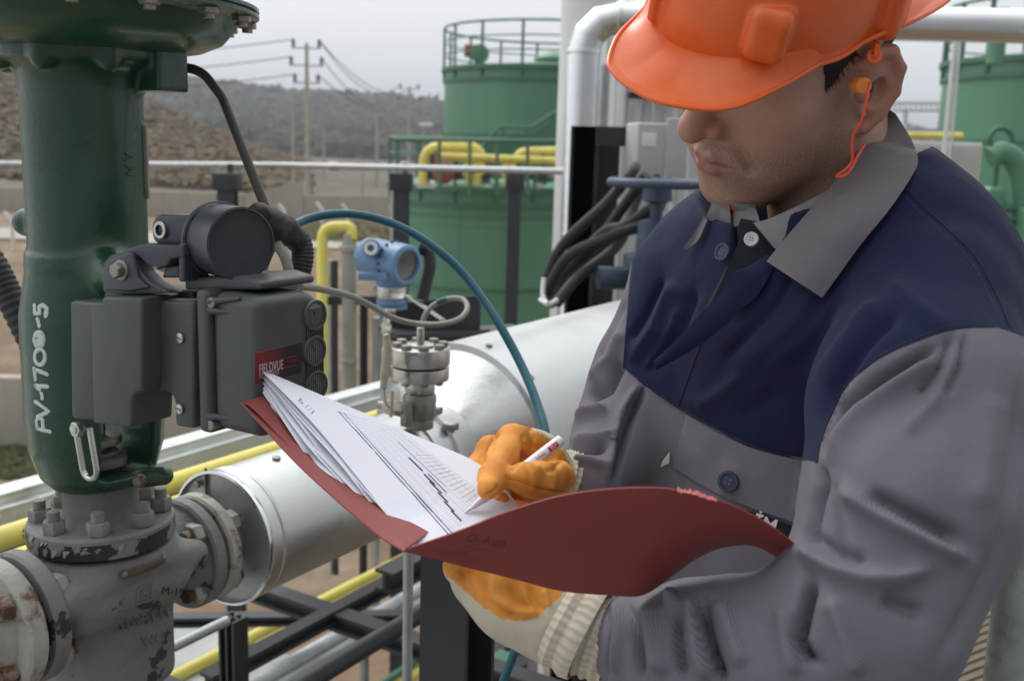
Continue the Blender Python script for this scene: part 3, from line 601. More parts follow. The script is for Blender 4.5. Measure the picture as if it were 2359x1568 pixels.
# rack members below the clad pipe
vpipe(755, 1376, 3.4, -2.5, 3.0, 13, 'yellow', 'thin yellow pipe under the clad pipe', 'gas_pipe')
vpipe(645, 1460, 3.9, -2.5, 3.0, 12, 'yellow', 'second thin yellow pipe, lowest on the rack', 'gas_pipe')
vpipe(860, 1478, 2.0, -1.6, 1.5, 22, 'black', 'dark grey pipe sloping down beside the black column', 'rail_pipe')
vpipe(350, 1512, 1.62, -1.5, .155, 13, 'galv', 'galvanised pipe running under the control valve', 'rail_pipe')
for k, (x, y, r, l) in enumerate(((760, 1478, 20, 'thickest grey pipe low on the rack'), (840, 1462, 17, 'middle grey pipe low on the rack'), (700, 1535, 16, 'lowest grey pipe on the rack'), (910, 1400, 15, 'upper grey pipe beside the vertical conduit'))):
    vpipe(x, y, 3.0+.1*k, -2.5, 2.5, r, 'galv', l, 'rack_pipe', grp='grey pipes on the rack')
def vbeam(px, py, d, a, b, w, h, lab, ax=None, mt='blackd'):
    A, B = along(px, py, d, a, b, ax); m = MB(); e = Vector(B-A).normalized(); s_ = e.cross(Z)
    m.beam(A, B, .01, h); m.beam(A+Z*(h/2), B+Z*(h/2), w, .009); m.beam(A-Z*(h/2), B-Z*(h/2), w, .009)
    return tag(m.build('steel_beam', M[mt]), lab, 'beam', 'black beams of the pipe rack')
vbeam(800, 1432, 2.6, -.50, .75, .05, .038, 'black cross beam running from under the clad pipe to the black column', ua)
vbeam(770, 1412, 2.62, -.42, 1.2, .04, .03, 'black beam meeting the cross beam below the clad pipe')
vbeam(640, 1424, 2.9, -.6, .45, .04, .02, 'thin black bar level with the bottom of the clad pipe', Vector((1, .1, 0)))
vbeam(330, 1556, 2.4, -.5, .5, .04, .025, 'black beam under the pale slab at the bottom', ua)
vbeam(940, 1310, 2.7, -.1, 2.2, .06, .05, 'black beam under the red folder corner')
m = MB(); p = W(536, 1420, 2.05); ww = 44/FPX*2.05; m.box(p-Z*1.0, (.006, ww, 2), Matrix((ua, va, Z)).transposed()); 
for s in (-1, 1): m.box(p-Z*1.0+ua*s*ww*.5, (.006, ww, 2), Matrix((ua, va, Z)).transposed())
m.box(p-Z*1.0, (ww, .006, 2), Matrix((ua, va, Z)).transposed()); tag(m.build('steel_post', M['black']), 'black steel post standing under the clad pipe', 'post')
# big black column right of it, with web and flanges
m = MB(); p = W(1058, 1262, 1.42); Mu = Matrix((ua, va, Z)).transposed(); ww = .077; p0 = p-Z*1.0
for s in (-1, 1): m.box(p0-va*(s*.034), (ww, .007, 2.0), Mu)
m.box(p0, (.006, .06, 2.0), Mu); tag(m.build('steel_column', M['black']), 'large black steel column under the folder', 'column')
m = MB(); p = W(941, 1245, 1.7); m.cyl(p, p-Z*2, 12/FPX*1.7); tag(m.build('conduit', M['galv']), 'vertical grey conduit left of the large black column', 'conduit')
m = MB(); p = W(1010, 1260, 3.0); m.cyl(p, p-Z*2.5, 9/FPX*3); tag(m.build('conduit', M['galv']), 'thin grey conduit just behind the large black column', 'conduit')
m = MB(); p = W(840, 1470, 2.7); m.cyl(p, p-Z*1.2, .012); m.lathe([(.04, 0), (.03, .02), (.012, .05)], p, n=16); tag(m.build('hanger', M['galv']), 'short grey hanger below the cross beam', 'hanger')
# pale slab
m = MB(); zs = W(500, 1480, 3.1).z; pl = [on_z(x, y, zs) for x, y in ((-80, 1640), (130, 1560), (300, 1490), (430, 1432), (560, 1472), (665, 1508), (745, 1640))]
m.prism([(q.x, q.y) for q in pl], (0, 0, zs-.12), (1, 0, 0), (0, 1, 0), Z, .12); tag(m.build('concrete_slab', M['concrete2']), 'pale grey concrete slab low at the bottom left', 'slab')
m = MB(); zs = W(1150, 1450, 3.6).z; pl = [on_z(x, y, zs) for x, y in ((1060, 1400), (1240, 1400), (1240, 1510), (1100, 1512))]
m.prism([(q.x, q.y) for q in pl], (0, 0, zs-.15), (1, 0, 0), (0, 1, 0), Z, .15); tag(m.build('concrete_slab', M['concrete2']), 'small pale slab right of the large black column', 'slab')
vbeam(1165, 1500, 3.3, -.5, .6, .05, .07, 'short black beam right of the large black column')
m = MB(); p = W(1190, 1520, 3.2); m.cyl(p, p-Z*1.5, .035); tag(m.build('steel_post', M['blackd']), 'round dark post behind the lower teal hose', 'post')
m = MB(); m.box(W(1158, 1512, 3.0), (.06, .06, .01), Mu, .002); m.box(W(1158, 1524, 3.0)-Z*.02, (.03, .03, .04), Mu, .002); tag(m.build('green_bracket', M['tank']), 'small green bracket behind the lower teal hose', 'bracket')
vpipe(900, 1560, 4.2, -2, 2, 9, 'tankd', 'thin dark green pipe at the bottom', 'pipe')
vpipe(985, 1530, 4.4, -2, 2, 13, 'yellow', 'yellow pipe glimpsed beside the black column base', 'gas_pipe')
# ================================================================ insulated pipe line
cp = thing('insulated_pipe', 'silver aluminium clad pipe line joining the control valve', 'pipe', VW(0, .4, zflow)); fl0 = VW(0, 0, zflow)
m = MB(); m.lathe([(.0875, .179), (.089, .180), (.089, .56)], fl0, va, 96, False); m.build('cladding', M['alu'], cp)
m = MB(); m.lathe([(.03, .184), (.0865, .184), (.0875, .178)], fl0, va, 96, False); m.build('end_cap', M['galv'], cp)
m = MB(); m.lathe([(.088, .176), (.0915, .177), (.0915, .184), (.089, .187)], fl0, va, 96, False); m.build('end_bead', M['alub'], cp)
for q in (.203,):
    m = MB(); m.lathe([(.089, q), (.0905, q+.002), (.0905, q+.005), (.089, q+.007)], fl0, va, 96, False); m.build('bead', M['alu'], cp)
m = MB(); m.beam(VW(-.03, .1815, zflow+.03), VW(-.03, .1815, zflow+.09), .002, .003, ua); m.build('cap_seam', M['black'], cp)
def surf_up(t, r, ang): return fl0+va*t+(Z*math.cos(ang)+ua*math.sin(ang))*r
for t, a in ((.27, .12),):
    m = MB(); n_ = (Z*math.cos(a)+ua*math.sin(a)); m.disc(surf_up(t, .0882, a), n_, .006, 0, .004, n=16); m.build('screw', M['steeld'], cp)
for a in (-.1,):
    m = MB(); m.disc(VW(-.045, .181, zflow+.065), -va, .005, 0, .004, n=16); m.build('screw', M['steeld'], cp)
m = MB(); m.lathe([(.089, .55), (.0925, .552), (.0925, .56), (.088, .562), (.088, .60), (.0935, .602), (.0935, .612), (.0885, .616), (.0885, .66)], fl0, va, 96, False); m.build('joint_section', M['alu'], cp)
m = MB(); m.box(surf_up(.607, .096, .75), (.02, .02, .012), Mu, .002); m.box(surf_up(.607, .096, .35), (.012, .03, .012), Mu, .002); m.build('clamp', M['steeld'], cp)
bp = thing('insulated_vessel', 'large silver aluminium clad vessel behind the gloved hand', 'vessel', VW(0, 1.2, zflow)); RB = .180
m = MB(); m.lathe([(.0885, .66), (.13, .695), (.170, .722)], fl0, va, 128, False); m.build('end_cone', M['alub'], bp)
m = MB(); m.lathe([(RB-.012, .722), (RB+.003, .718), (RB+.003, .728), (RB, .730), (RB, 1.62), (RB+.006, 1.625), (RB+.006, 1.64), (RB-.01, 1.65), (RB*.8, 1.70), (RB*.4, 1.73), (.001, 1.74)], fl0, va, 128, False); m.build('cladding', M['alu'], bp)
m = MB(); a = math.radians(48); n_ = (Z*math.cos(a)+ua*math.sin(a)); m.lathe([(.06, -.01), (.05, .02), (.045, .05), (.045, .11)], fl0+va*1.22+n_*RB, n_, 32); m.build('nozzle', M['alub'], bp)
m = MB(); m.tube([fl0+va*1.22+n_*(RB+.002)+(va*math.cos(k*.3)+n_.cross(va)*math.sin(k*.3))*.062 for k in range(22)], .006, 8); m.build('sealant', M['white'], bp)
for a in (.2, .75):
    m = MB(); m.disc(fl0+va*.76+(Z*math.cos(a)+ua*math.sin(a))*RB, Z*math.cos(a)+ua*math.sin(a), .006, 0, .004, n=12); m.build('screw', M['steeld'], bp)
# ================================================================ diaphragm seal on the pipe
ds = thing('diaphragm_seal', 'bolted stainless steel diaphragm seal standing on the pipe', 'pressure seal', W(962, 955, 1.6)); b = W(966, 945, 1.60)
z = lambda py: on_y(966, py, b.y).z-b.z
m = MB(); m.hexa(b, Z, .0235, z(905), z(868), n=8); m.build('hex_neck', M['steel'], ds)
m = MB(); m.hexa(b, Z, .0265, z(962), z(905), .2, n=8); m.disc(b, Z, .022, z(985), z(958)); m.build('socket', M['steeld'], ds)
for z0, z1, r in ((z(872), z(842), .0455), (z(838), z(797), .0465)):
    m = MB(); m.disc(b, Z, r, z0, z1, .002, 64); m.build('flange', M['steel'], ds)
m = MB(); m.disc(b, Z, .018, z(885), z(868)); m.build('spigot', M['steeld'], ds)
for k in range(8):
    a = k*math.pi/4+.25; q = b+Vector((.036*math.cos(a), .036*math.sin(a), 0)); m = MB(); m.hexa(q, Z, .0085, z(798), z(787)); m.build('bolt', M['steeld'], ds)
    m = MB(); m.cyl(q+Z*(z(880)), q+Z*z(872), .005, n=10); m.hexa(q, Z, .0075, z(878), z(871)); m.build('nut', M['steeld'], ds)
m = MB(); m.hexa(b, Z, .024, z(799), z(791)); m.cyl(b+Z*z(795), b+Z*z(755), .006); m.build('hub', M['steel'], ds)
M['cable'] = mat('armoured_cable', (.26, .25, .215), .55, .3, var=.2, vscale=80)
m = MB(); pts = cr([W(x, y, d) for x, y, d in ((690, 660, 1.1), (730, 664, 1.15), (800, 680, 1.3), (850, 702, 1.4), (900, 730, 1.5), (950, 744, 1.52), (1010, 747, 1.52), (1058, 734, 1.54), (1076, 710, 1.56), (1066, 690, 1.58), (1035, 688, 1.59), (1000, 702, 1.6), (978, 728, 1.6), (968, 772, 1.6))], 24)
m.tube(pts, .0042, 10, ribs=lambda i: 1+.06*(i % 2)); ac = m.build('armoured_cable', M['cable']); tag(ac, 'grey armoured capillary cable looping to the steel seal', 'cable')
m = MB(); m.tube(pts[-70:-54], .0047, 12); s_ = m.build('sleeve', M['bluep'], ac)
m = MB(); m.tube(cr([W(889, 768, 1.52), W(892, 800, 1.52), W(887, 850, 1.52), W(882, 898, 1.52)], 8), [.002]+[.0055]*5+[.0065]*14+[.0055]*4+[.002], 12); m.tube(cr([W(884, 895, 1.52), W(890, 930, 1.53), W(915, 955, 1.56)], 8), .0016, 8); m.tube(cr([W(903, 900, 1.54), W(900, 960, 1.54)], 6), .003, 8)
M['wood'] = mat('yellowed_marker', (.42, .37, .27), .6, var=.15, vscale=60); tag(m.build('marker_stick', M['wood']), 'yellowed wooden tag stick hanging beside the steel seal', 'tag')
m = MB(); q = W(912, 940, 1.57); m.hexa(q, ua, .012, -.02, .02); m.hexa(q+ua*.02-Z*.004, Z, .010, -.02, .015); m.disc(q-ua*.022, ua, .007, -.012, .01); m.build('bleed_fitting', M['steeld'], ds)
# ================================================================ blue pressure transmitter
M['tblue'] = mat('transmitter_blue', (.12, .22, .36), .42, var=.12, vscale=20, col2=(.10, .14, .20), c2scale=30, blend=(.6, .75))
tr = thing('pressure_transmitter', 'light blue pressure transmitter with round glass window', 'transmitter', W(905, 760, 2.2)); ax = (ua*.93-va*.12+Z*-.06).normalized(); c = W(888, 600, 2.2)
m = MB(); m.lathe([(.02, -.062), (.038, -.060), (.041, -.055), (.041, -.035), (.043, -.034), (.043, .012), (.041, .02), (.0435, .022), (.0435, .064), (.040, .068), (.033, .069), (.032, .062), (.001, .062)], c, ax, 64, False); m.build('housing', M['tblue'], tr)
m = MB(); m.lathe([(.031, .0625), (.012, .0635), (.001, .0635)], c, ax, 48, False); M['lens'] = mat('dark_glass', (.06, .06, .055), .12, spec=.8); m.build('window', M['lens'], tr)
m = MB()
for k in range(18):
    a = k*2*math.pi/18; e1, e2, _ = basis(ax); m.box(c+ax*.024+(e1*math.cos(a)+e2*math.sin(a))*.0435, (.006, .005, .008), Matrix((ax, e1*-math.sin(a)+e2*math.cos(a), e1*math.cos(a)+e2*math.sin(a))).transposed(), .001)
m.build('cover_notches', M['bluep'], tr)
pr = W(856, 572, 2.15); pd = (W(846, 570, 2.05)-pr).normalized(); m = MB(); m.cyl(pr-pd*-.0+(-pd)*.03, pr+pd*.02, .0185); m.build('entry_boss', M['tblue'], tr); m = MB(); m.lathe([(.013, .02), (.0145, .024), (.0145, .028), (.0075, .028), (.007, .02), (.001, .018)], pr, pd, 32, False); m.build('plug_ring', M['white'], tr)
zt = lambda py: on_y(893, py, c.y).z
cc = W(903, 640, 2.2); base = Vector((cc.x, cc.y, 0))
m = MB(); m.lathe([(.030, zt(668)), (.034, zt(650)), (.040, zt(632)), (.038, zt(615))], base, Z, 40); m.build('neck', M['tblue'], tr)
m = MB(); m.disc(base, Z, .0335, zt(684), zt(657), .003); m.box(base+Z*zt(662)-Rt*.036, (.014, .012, .012), None, .002); m.build('collar', M['steel'], tr)
m = MB(); m.lathe([(.034, zt(708)), (.033, zt(702)), (.030, zt(700)), (.033, zt(697)), (.033, zt(684))], base, Z, 40); m.build('module', M['tblue'], tr)
m = MB(); m.lathe([(.012, zt(732)), (.018, zt(724)), (.02, zt(706))], base-Rt*.012, Z, 32); m.build('process_port', M['tblue'], tr)
m = MB(); q = W(890, 735, 2.18); m.hexa(q, Z, .012, -.03, -.008); m.cyl(q-Z*.07, q+Z*.01, .007); m.hexa(q-Z*.07, Z, .01, -.01, .01); m.tube(fillet([q+Z*.01, q+Z*.018, q+Z*.018+Rt*.02], .008), .006); m.build('tube_fitting', M['steel'], tr)
m = MB(); m.box(W(858, 637, 2.14), (.06, .012, .016), None, .002); m.build('lug', M['tblue'], tr)
hs2 = MB(); hs2.tube(cr([W(x, y, 2.24) for x, y in ((965, 572), (985, 580), (990, 610), (984, 640), (972, 690))], 16), .013, 12, ribs=lambda i: 1+.1*(i % 2)); tag(hs2.build('cable_hose', M['rubber']), 'short black ribbed hose behind the blue transmitter', 'hose')
bk = thing('mounting_bracket', 'black steel bracket plates carrying the blue transmitter', 'bracket', W(990, 740, 2.3)); m = MB()
m.prism([(0, 0), (.2, .02), (.2, -.06), (.12, -.11), (0, -.08)], W(900, 700, 2.28), Rt, Z, Vector((0, 1, 0)), .006); m.build('plate', M['black'], bk)
m = MB(); m.box(W(1000, 760, 2.3), (.22, .12, .012), Matrix.Rotation(.5, 3, 'Z')); m.box(W(1080, 778, 2.4), (.28, .1, .035), Matrix.Rotation(.5, 3, 'Z')); m.build('shelf', M['black'], bk)
m = MB(); m.beam(W(938, 680, 2.16), W(1022, 738, 2.12), .004, .02, (0, 1, 0)); m.build('strap', M['steel'], bk)
# ================================================================ yellow goose-neck and columns behind
m = MB(); D = 4.2; m.tube(fillet([W(742, 930, D), W(742, 522, D), W(810, 522, D), W(810, 552, D)], .06, 10), 12.5/FPX*D, 20); tag(m.build('gas_pipe', M['yellow']), 'yellow inverted U vent pipe left of the blue transmitter', 'pipe')
M['palep'] = mat('pale_green_grey_paint', (.33, .34, .29), .55, var=.15, vscale=6, col2=(.22, .22, .17), c2scale=10, blend=(.55, .75))
gp = thing('vent_column', 'pale grey vertical pipe capped by the yellow bend', 'pipe', W(806, 900, D)); p = W(804, 556, D); m = MB(); m.cyl(p, p-Z*1.3, 17/FPX*D); m.build('column', M['palep'], gp); m = MB(); m.disc(p, Z, .042, -.04, -.015); m.disc(p, Z, .022, -.02, .03); m.disc(p-Z*.5, Z, .035, -.01, .01); m.build('collar', M['palep'], gp)
for x, y0, w_, mt, l in ((838, 690, 12, 'black', 'dark upright right of the pale grey vent column'), (772, 600, 8, 'blackd', 'thin dark upright between the yellow pipe and the grey column'), (869, 730, 12, 'galv', 'grey upright below the blue transmitter'), (760, 600, 7, 'galv', 'thin grey upright beside the yellow pipe')):
    m = MB(); p = W(x, y0, 4.3); m.cyl(p, p-Z*1.4, w_/FPX*4.3*.8); tag(m.build('upright', M[mt]), l, 'upright', 'uprights behind the transmitter')
m = MB(); m.beam(W(752, 692, 4.25), W(900, 690, 4.25), .03, .035); tag(m.build('cross_bar', M['blackd']), 'dark cross bar behind the pale grey vent column', 'bar')
# ================================================================ teal air hose
M['teal'] = mat('teal_hose', (.012, .105, .145), .38, var=.08, vscale=30)
m = MB(); A = [(600, 655, 1.12), (612, 600, 1.14), (645, 545, 1.16), (700, 508, 1.2), (770, 493, 1.22), (840, 497, 1.22), (920, 522, 1.22), (1000, 570, 1.22), (1075, 640, 1.22), (1145, 740, 1.2), (1200, 840, 1.18), (1235, 925, 1.15), (1256, 1000, 1.12), (1262, 1100, 1.1), (1245, 1250, 1.12), (1215, 1400, 1.16), (1185, 1500, 1.2), (1150, 1590, 1.22)]
m.tube(cr([W(*a) for a in A], 10), .0052, 16); tag(m.build('air_hose', M['teal']), 'teal air hose arching over the transmitter and behind the hand', 'hose')
# ================================================================ work platform and right-hand post
ZF = 3.38; pf = thing('work_platform', 'brown grated platform floor under the worker', 'platform', Vector((.6, 1.2, ZF)))
M['plank'] = mat('brown_grating', (.17, .13, .085), .8, var=.25, vscale=5, bump=.3, bscale=60, stretch=(1, 8, 1))
o_ = on_z(1560, 1590, ZF); m = MB(); wd_ = (on_z(2290, 1440, ZF)-on_z(2150, 1490, ZF)).normalized(); wp_ = Z.cross(wd_)
for k in range(-120, 160):
    q_ = o_+ua*1.25+va*1.3+wp_*(.036*k)-o_; a0, b0, da, db = q_.dot(ua), q_.dot(va), wd_.dot(ua), wd_.dot(va); ts = [((x-a0)/da) for x in (0, 2.5)], [((x-b0)/db) for x in (-1.6, 4.2)]
    t0, t1 = max(min(ts[0]), min(ts[1])), min(max(ts[0]), max(ts[1]))
    if t1 > t0+.05: m.beam(o_+q_+wd_*t0, o_+q_+wd_*t1, .024, .03)
m.build('floor_bars', M['plank'], pf)
m = MB()
for k in range(20): m.beam(o_+va*(-1.6+.3*k)-Z*.025, o_+va*(-1.6+.3*k)+ua*2.5-Z*.025, .05, .018)
m.build('bearer_bars', M['plank'], pf)
m = MB(); m.box(o_+ua*1.2+va*1.3-Z*.16, (2.5, 5.8, .03), Mu); m.build('deck_plate', M['plank'], pf)
m = MB(); p = W(2350, 1250, .95); m.cyl(p-Z*.7, p+Z*.9, .0175, n=32); tag(m.build('galvanised_post', mat('weathered_zinc', (.30, .33, .28), .6, .2, var=.2, vscale=12, bump=.2, bscale=90, col2=(.2, .22, .2), c2scale=25, blend=(.5, .7))), 'weathered galvanised post at the right edge behind the sleeve', 'post')
# ================================================================ control valve
M['vgreen'] = mat('valve_green_enamel', (.012, .062, .027), .3, var=.15, vscale=12, bump=.18, bscale=130, col2=(.03, .075, .045), c2scale=22, blend=(.6, .8), coat=.3)
M['plast'] = mat('grey_cast_housing', (.060, .068, .070), .48, var=.12, vscale=30, bump=.12, bscale=350, col2=(.12, .12, .11), c2scale=14, blend=(.62, .9))
M['plastd'] = mat('dark_cast_housing', (.038, .043, .052), .42, var=.15, vscale=30, bump=.12, bscale=350, col2=(.09, .09, .10), c2scale=18, blend=(.6, .85))
cv = thing('control_valve', 'dark green control valve with hand written tag number', 'valve', VW(0, 0, zflow-.1))
za = lambda py: vaxis(py).z-VO.z
V3 = lambda s, t, zz: VW(s, t, zz)
# actuator casing
m = MB(); m.lathe([(.085, za(122)), (.105, za(118)), (.128, za(108)), (.148, za(88)), (.158, za(62)), (.162, za(38)), (.166, za(30)), (.184, za(28)), (.187, za(24)), (.187, za(17)), (.183, za(15)), (.183, za(12)), (.187, za(10)), (.187, za(2)), (.184, za(-2)), (.166, za(-6)), (.155, za(-60)), (.12, za(-100)), (.02, za(-120))], VO, Z, 128); m.build('diaphragm_casing', M['vgreen'], cv)
for k in range(16):
    a = 2*math.pi*(k+.35)/16; q = VO+(ua*math.cos(a)+va*math.sin(a))*.175; m = MB(); m.hexa(q, Z, .0105, za(42), za(28)); m.cyl(q+Z*za(52), q+Z*za(42), .006, n=12); m.build('casing_bolt', M['steeld'], cv)
# yoke casting by sdf in (s,t,z)
z195, z75, zb = za(190), za(78), za(1106)
def f_yoke(P):
    s, t, zz = P[:, 0], P[:, 1], P[:, 2]; r = np.hypot(s, t)
    d = np.maximum(r-(.0625+.000*zz), np.abs(zz-(za(600)+z75)/2)-(z75-za(600))/2)
    head = smax(r-.088, np.abs(zz-(z75+za(150))/2)-(z75-za(150))/2, .01)
    d = smin(d, head, .028)
    for a in np.arange(8)*math.pi/4+.5:
        d = smin(d, s_cap(P, (.083*math.cos(a), .083*math.sin(a), za(85)), (.081*math.cos(a), .081*math.sin(a), za(150)), .0115), .006)
    d = smin(d, np.maximum(np.maximum(np.abs(s-.068)-.022, np.abs(t-.045)-.016), np.abs(zz-za(150))-.022)-.004, .006)
    rl = np.sqrt((s/.88)**2+t**2)*.95
    rad = np.interp(zz, [za(1110), za(1080), za(1020), za(950), za(720), za(640), za(590)], [.048, .062, .0715, .0745, .0735, .067, .0625])
    low = np.maximum(rl-rad, np.maximum(zz-za(585), zb-zz)); d = smin(d, low, .012)
    slot = smax(np.abs(t)-.034, np.abs(zz-(za(1076)+za(735))/2)-(za(735)-za(1076))/2, .012); d = smax(d, -slot, .01)
    d = smin(d, s_cap(P, (0.02, -.012, za(610)), (.105, -.03, za(622)), .024, .019), .022)
    q = np.array(W(62, 512, 1.13)-VO); q = np.array([q.dot(np.array(ua)), q.dot(np.array(va)), q[2]])
    d = smin(d, s_cap(P, (q[0]*.3, q[1]*.3, q[2]), q, .0155), .008)
    d = smin(d, s_cap(P, (.05, .02, za(1092)), (.068, .035, za(1086)), .011), .008)
    return d
def V2W(V): return np.array(VO)+V[:, :1]*np.array(ua)+V[:, 1:2]*np.array(va)+V[:, 2:3]*np.array([0, 0, 1.])
Vv, Ff = surfnet(f_yoke, (-.11, -.11, zb-.01), (.125, .11, z75+.012), .0026); Vv = relax(Vv, Ff, 2); Vw = V2W(Vv)
yk = mesh_obj('yoke', Vw, Ff, M['vgreen'], cv); bvy = BVHTree.FromPolygons(Vw.tolist(), Ff.tolist())
def hit(bv, px, py):
    r = ray(px, py).normalized(); h = bv.ray_cast(CP, r, 10); return (h[0], h[1]) if h[0] else (None, None)
def stroke(mb, bv, pts, w, h=.0006, n=5, lift=.0002, sub=4):
    P = []
    for i in range(len(pts)-1):
        for k in range(sub): t = k/sub; P.append((pts[i][0]*(1-t)+pts[i+1][0]*t, pts[i][1]*(1-t)+pts[i+1][1]*t))
    P.append(pts[-1]); H = [hit(bv, *p) for p in P]; H = [h_ for h_ in H if h_[0] is not None]
    if len(H) < 2: return
    C = [p+nn*lift for p, nn in H]; vs = []
    for i, (p, nn) in enumerate(H):
        T = (C[min(i+1, len(C)-1)]-C[max(i-1, 0)]).normalized(); B = nn.cross(T).normalized(); ww = w*(.85+.3*random.random())
        for (a, b_) in ((-1, 0), (-.7, 1), (.7, 1), (1, 0)): vs.append(C[i]+B*(a*ww)+nn*(b_*h))
    fs = [(i*4+k, i*4+k+1, i*4+k+5, i*4+k+4) for i in range(len(H)-1) for k in range(3)]; mb.add(vs, fs, True)
    for e in (0, -1): mb.disc(C[e], H[e][1], w*.95, 0, h, h*.4, 12)
def ell(cx, cy, rx, ry, a0=0, a1=6.5, n=22): return [(cx+rx*math.cos(a0+(a1-a0)*k/n), cy+ry*math.sin(a0+(a1-a0)*k/n)) for k in range(n+1)]
M['mark'] = mat('white_marker', (.62, .64, .63), .6, var=.12, vscale=80)
SW = .0023; wm = MB()
for pts in ([(86, 987), (116, 994)], [(86, 987), (84, 968), (90, 961), (98, 966), (100, 990)], [(82, 925), (113, 947), (87, 960)], [(96, 906), (98, 917)], [(81, 888), (110, 890)], [(81, 888), (92, 897)], [(79, 848), (82, 874)], [(79, 850), (109, 862)], ell(92, 822, 12, 18), ell(90, 782, 11, 17), [(84, 772), (98, 778), (84, 786), (99, 792), (86, 797)], [(97, 767), (97, 797)], [(87, 735), (91, 751)], [(80, 703), (80, 722), (92, 722), (90, 708), (98, 702), (108, 710), (106, 728)]):
    stroke(wm, bvy, pts, SW)
wm.build('tag_number', M['mark'], cv)
wm = MB()
for pts in ([(310, 405), (290, 401), (305, 392), (290, 383), (310, 382)], [(288, 370), (310, 362), (290, 355)]): stroke(wm, bvy, pts, .0013, .0012)
wm.build('cast_letters', M['vgreen'], cv)
wm = MB(); h_ = hit(bvy, 229, 161)
if h_[0]: wm.disc(h_[0], h_[1], .0035, -.001, .0004, n=16)
wm.build('vent_hole', M['black'], cv)
m = MB(); q = V3(.0, .0, 0)
for k in range(9):
    a = math.radians(8+k*5); m.box(VO+(Rt*math.cos(a)+Vector((0, 1, 0))*math.sin(a))*.0635+Z*((za(290)+za(460))/2), (.004, .006, za(290)-za(460)), Matrix.Rotation(a, 3, 'Z'))
m.build('nameplate', M['steeld'], cv)
# stem parts seen in the yoke window
m = MB(); m.cyl(V3(0, 0, za(1100)), V3(0, 0, za(700)), .0085); m.build('stem', M['steel'], cv)
m = MB(); m.disc(V3(0, 0, 0), Z, .031, za(1068), za(1046), .003); m.disc(V3(0, 0, 0), Z, .022, za(1046), za(1034), .003); m.build('packing_flange', M['vplain'], cv)
m = MB(); m.disc(V3(0, 0, 0), Z, .026, za(1020), za(1002), .002); m.build('travel_disc', M['steeld'], cv)
m = MB(); q = V3(.012, -.014, 0); m.cyl(q+Z*za(1034), q+Z*za(940), .0052, n=16); m.hexa(q, Z, .0105, za(1003), za(988)); m.build('packing_stud', M['steeld'], cv)
m = MB(); A = on_plane(190, 985, VW(0, -.080, 0), va); B = on_plane(206, 1078, VW(0, -.080, 0), va); e = (A-B).normalized(); sd_ = va.cross(e)
rw = .0115; pts = [A+sd_*rw]+[A-sd_*rw*-1]; loop = [A+sd_*rw, B+sd_*rw]+[B+sd_*(rw*math.cos(t))-e*(rw*math.sin(t)) for t in np.linspace(.3, 2.84, 8)]+[B-sd_*rw, A-sd_*rw]
m.tube(loop, .0032, 8); m.build('slotted_arm', M['steel'], cv)
m = MB(); m.hexa(A+va*-.002, -va, .0085, 0, .008); m.disc(A, -va, .0045, 0, .011); m.build('arm_nut', M['steel'], cv)
m = MB(); h_ = hit(bvy, 322, 1106)
if h_[0]: m.disc(h_[0], h_[1], .008, -.002, .003); m.disc(h_[0], h_[1], .0045, 0, .005, n=12)
m.build('set_screw', M['rust'], cv)
# bonnet and bolted flange
m = MB(); m.lathe([(.046, za(1098)), (.043, za(1112)), (.0415, za(1120)), (.0415, za(1168)), (.044, za(1180)), (.048, za(1190))], VO, Z, 64); m.build('bonnet', M['vplain'], cv)
zf0, zf1 = za(1232), za(1186)
m = MB(); m.lathe([(.02, zf1+.001), (.077, zf1+.001), (.0805, zf1-.002), (.081, zf1-.006)], VO, Z, 96, False); m.build('flange_top', M['vplain'], cv)
pm = mat('peeling_paint', (.20, .20, .195), .6, var=.2, vscale=20, bump=.3, bscale=90, col2=(.026, .021, .02), c2scale=26, blend=(.468, .478), c2rough=.45)
m = MB(); m.lathe([(.0812, zf1-.0055), (.0812, zf0+.002), (.079, zf0), (.06, zf0)], VO, Z, 128, False); m.build('flange_rim', pm, cv)
M['vplain2'] = mat('old_grey_nut_paint', (.22, .22, .20), .65, var=.2, vscale=40, bump=.2, bscale=150)
for k in range(8):
    a = 2*math.pi*(k+.5)/8+math.radians(4); q = VO+(Rt*math.cos(a)+Rt.cross(Z)*math.sin(a))*.0655; m = MB(); m.hexa(q, Z, .0125, zf1, zf1+.016, k*.7); nt_ = m.build('stud_nut', M['vplain2'], cv)
    m = MB(); m.tube([q+Z*(zf1+.016+.0007*i) for i in range(16)], .0066, 14, ribs=lambda i: 1+.07*(i % 2)); m.build('stud', M['vplain2'], nt_)
# ragged curls of loose paint round the rim
for k in range(14):
    a = rng.uniform(-2.6, -.2); q = VO+(ua*math.cos(a)+va*math.sin(a))*.0815+Z*(zf1-rng.uniform(.002, .012)); n_ = (ua*math.cos(a)+va*math.sin(a)); tt = n_.cross(Z); l = rng.uniform(.003, .009)
    m = MB(); m.add([q-tt*l*.6, q+tt*l*.5, q+tt*l*.3-Z*l+n_*.002, q-tt*l*.2-Z*l*.7+n_*.003], [(0, 1, 2, 3)]); m.build('paint_flake', M['vplain2'], cv)
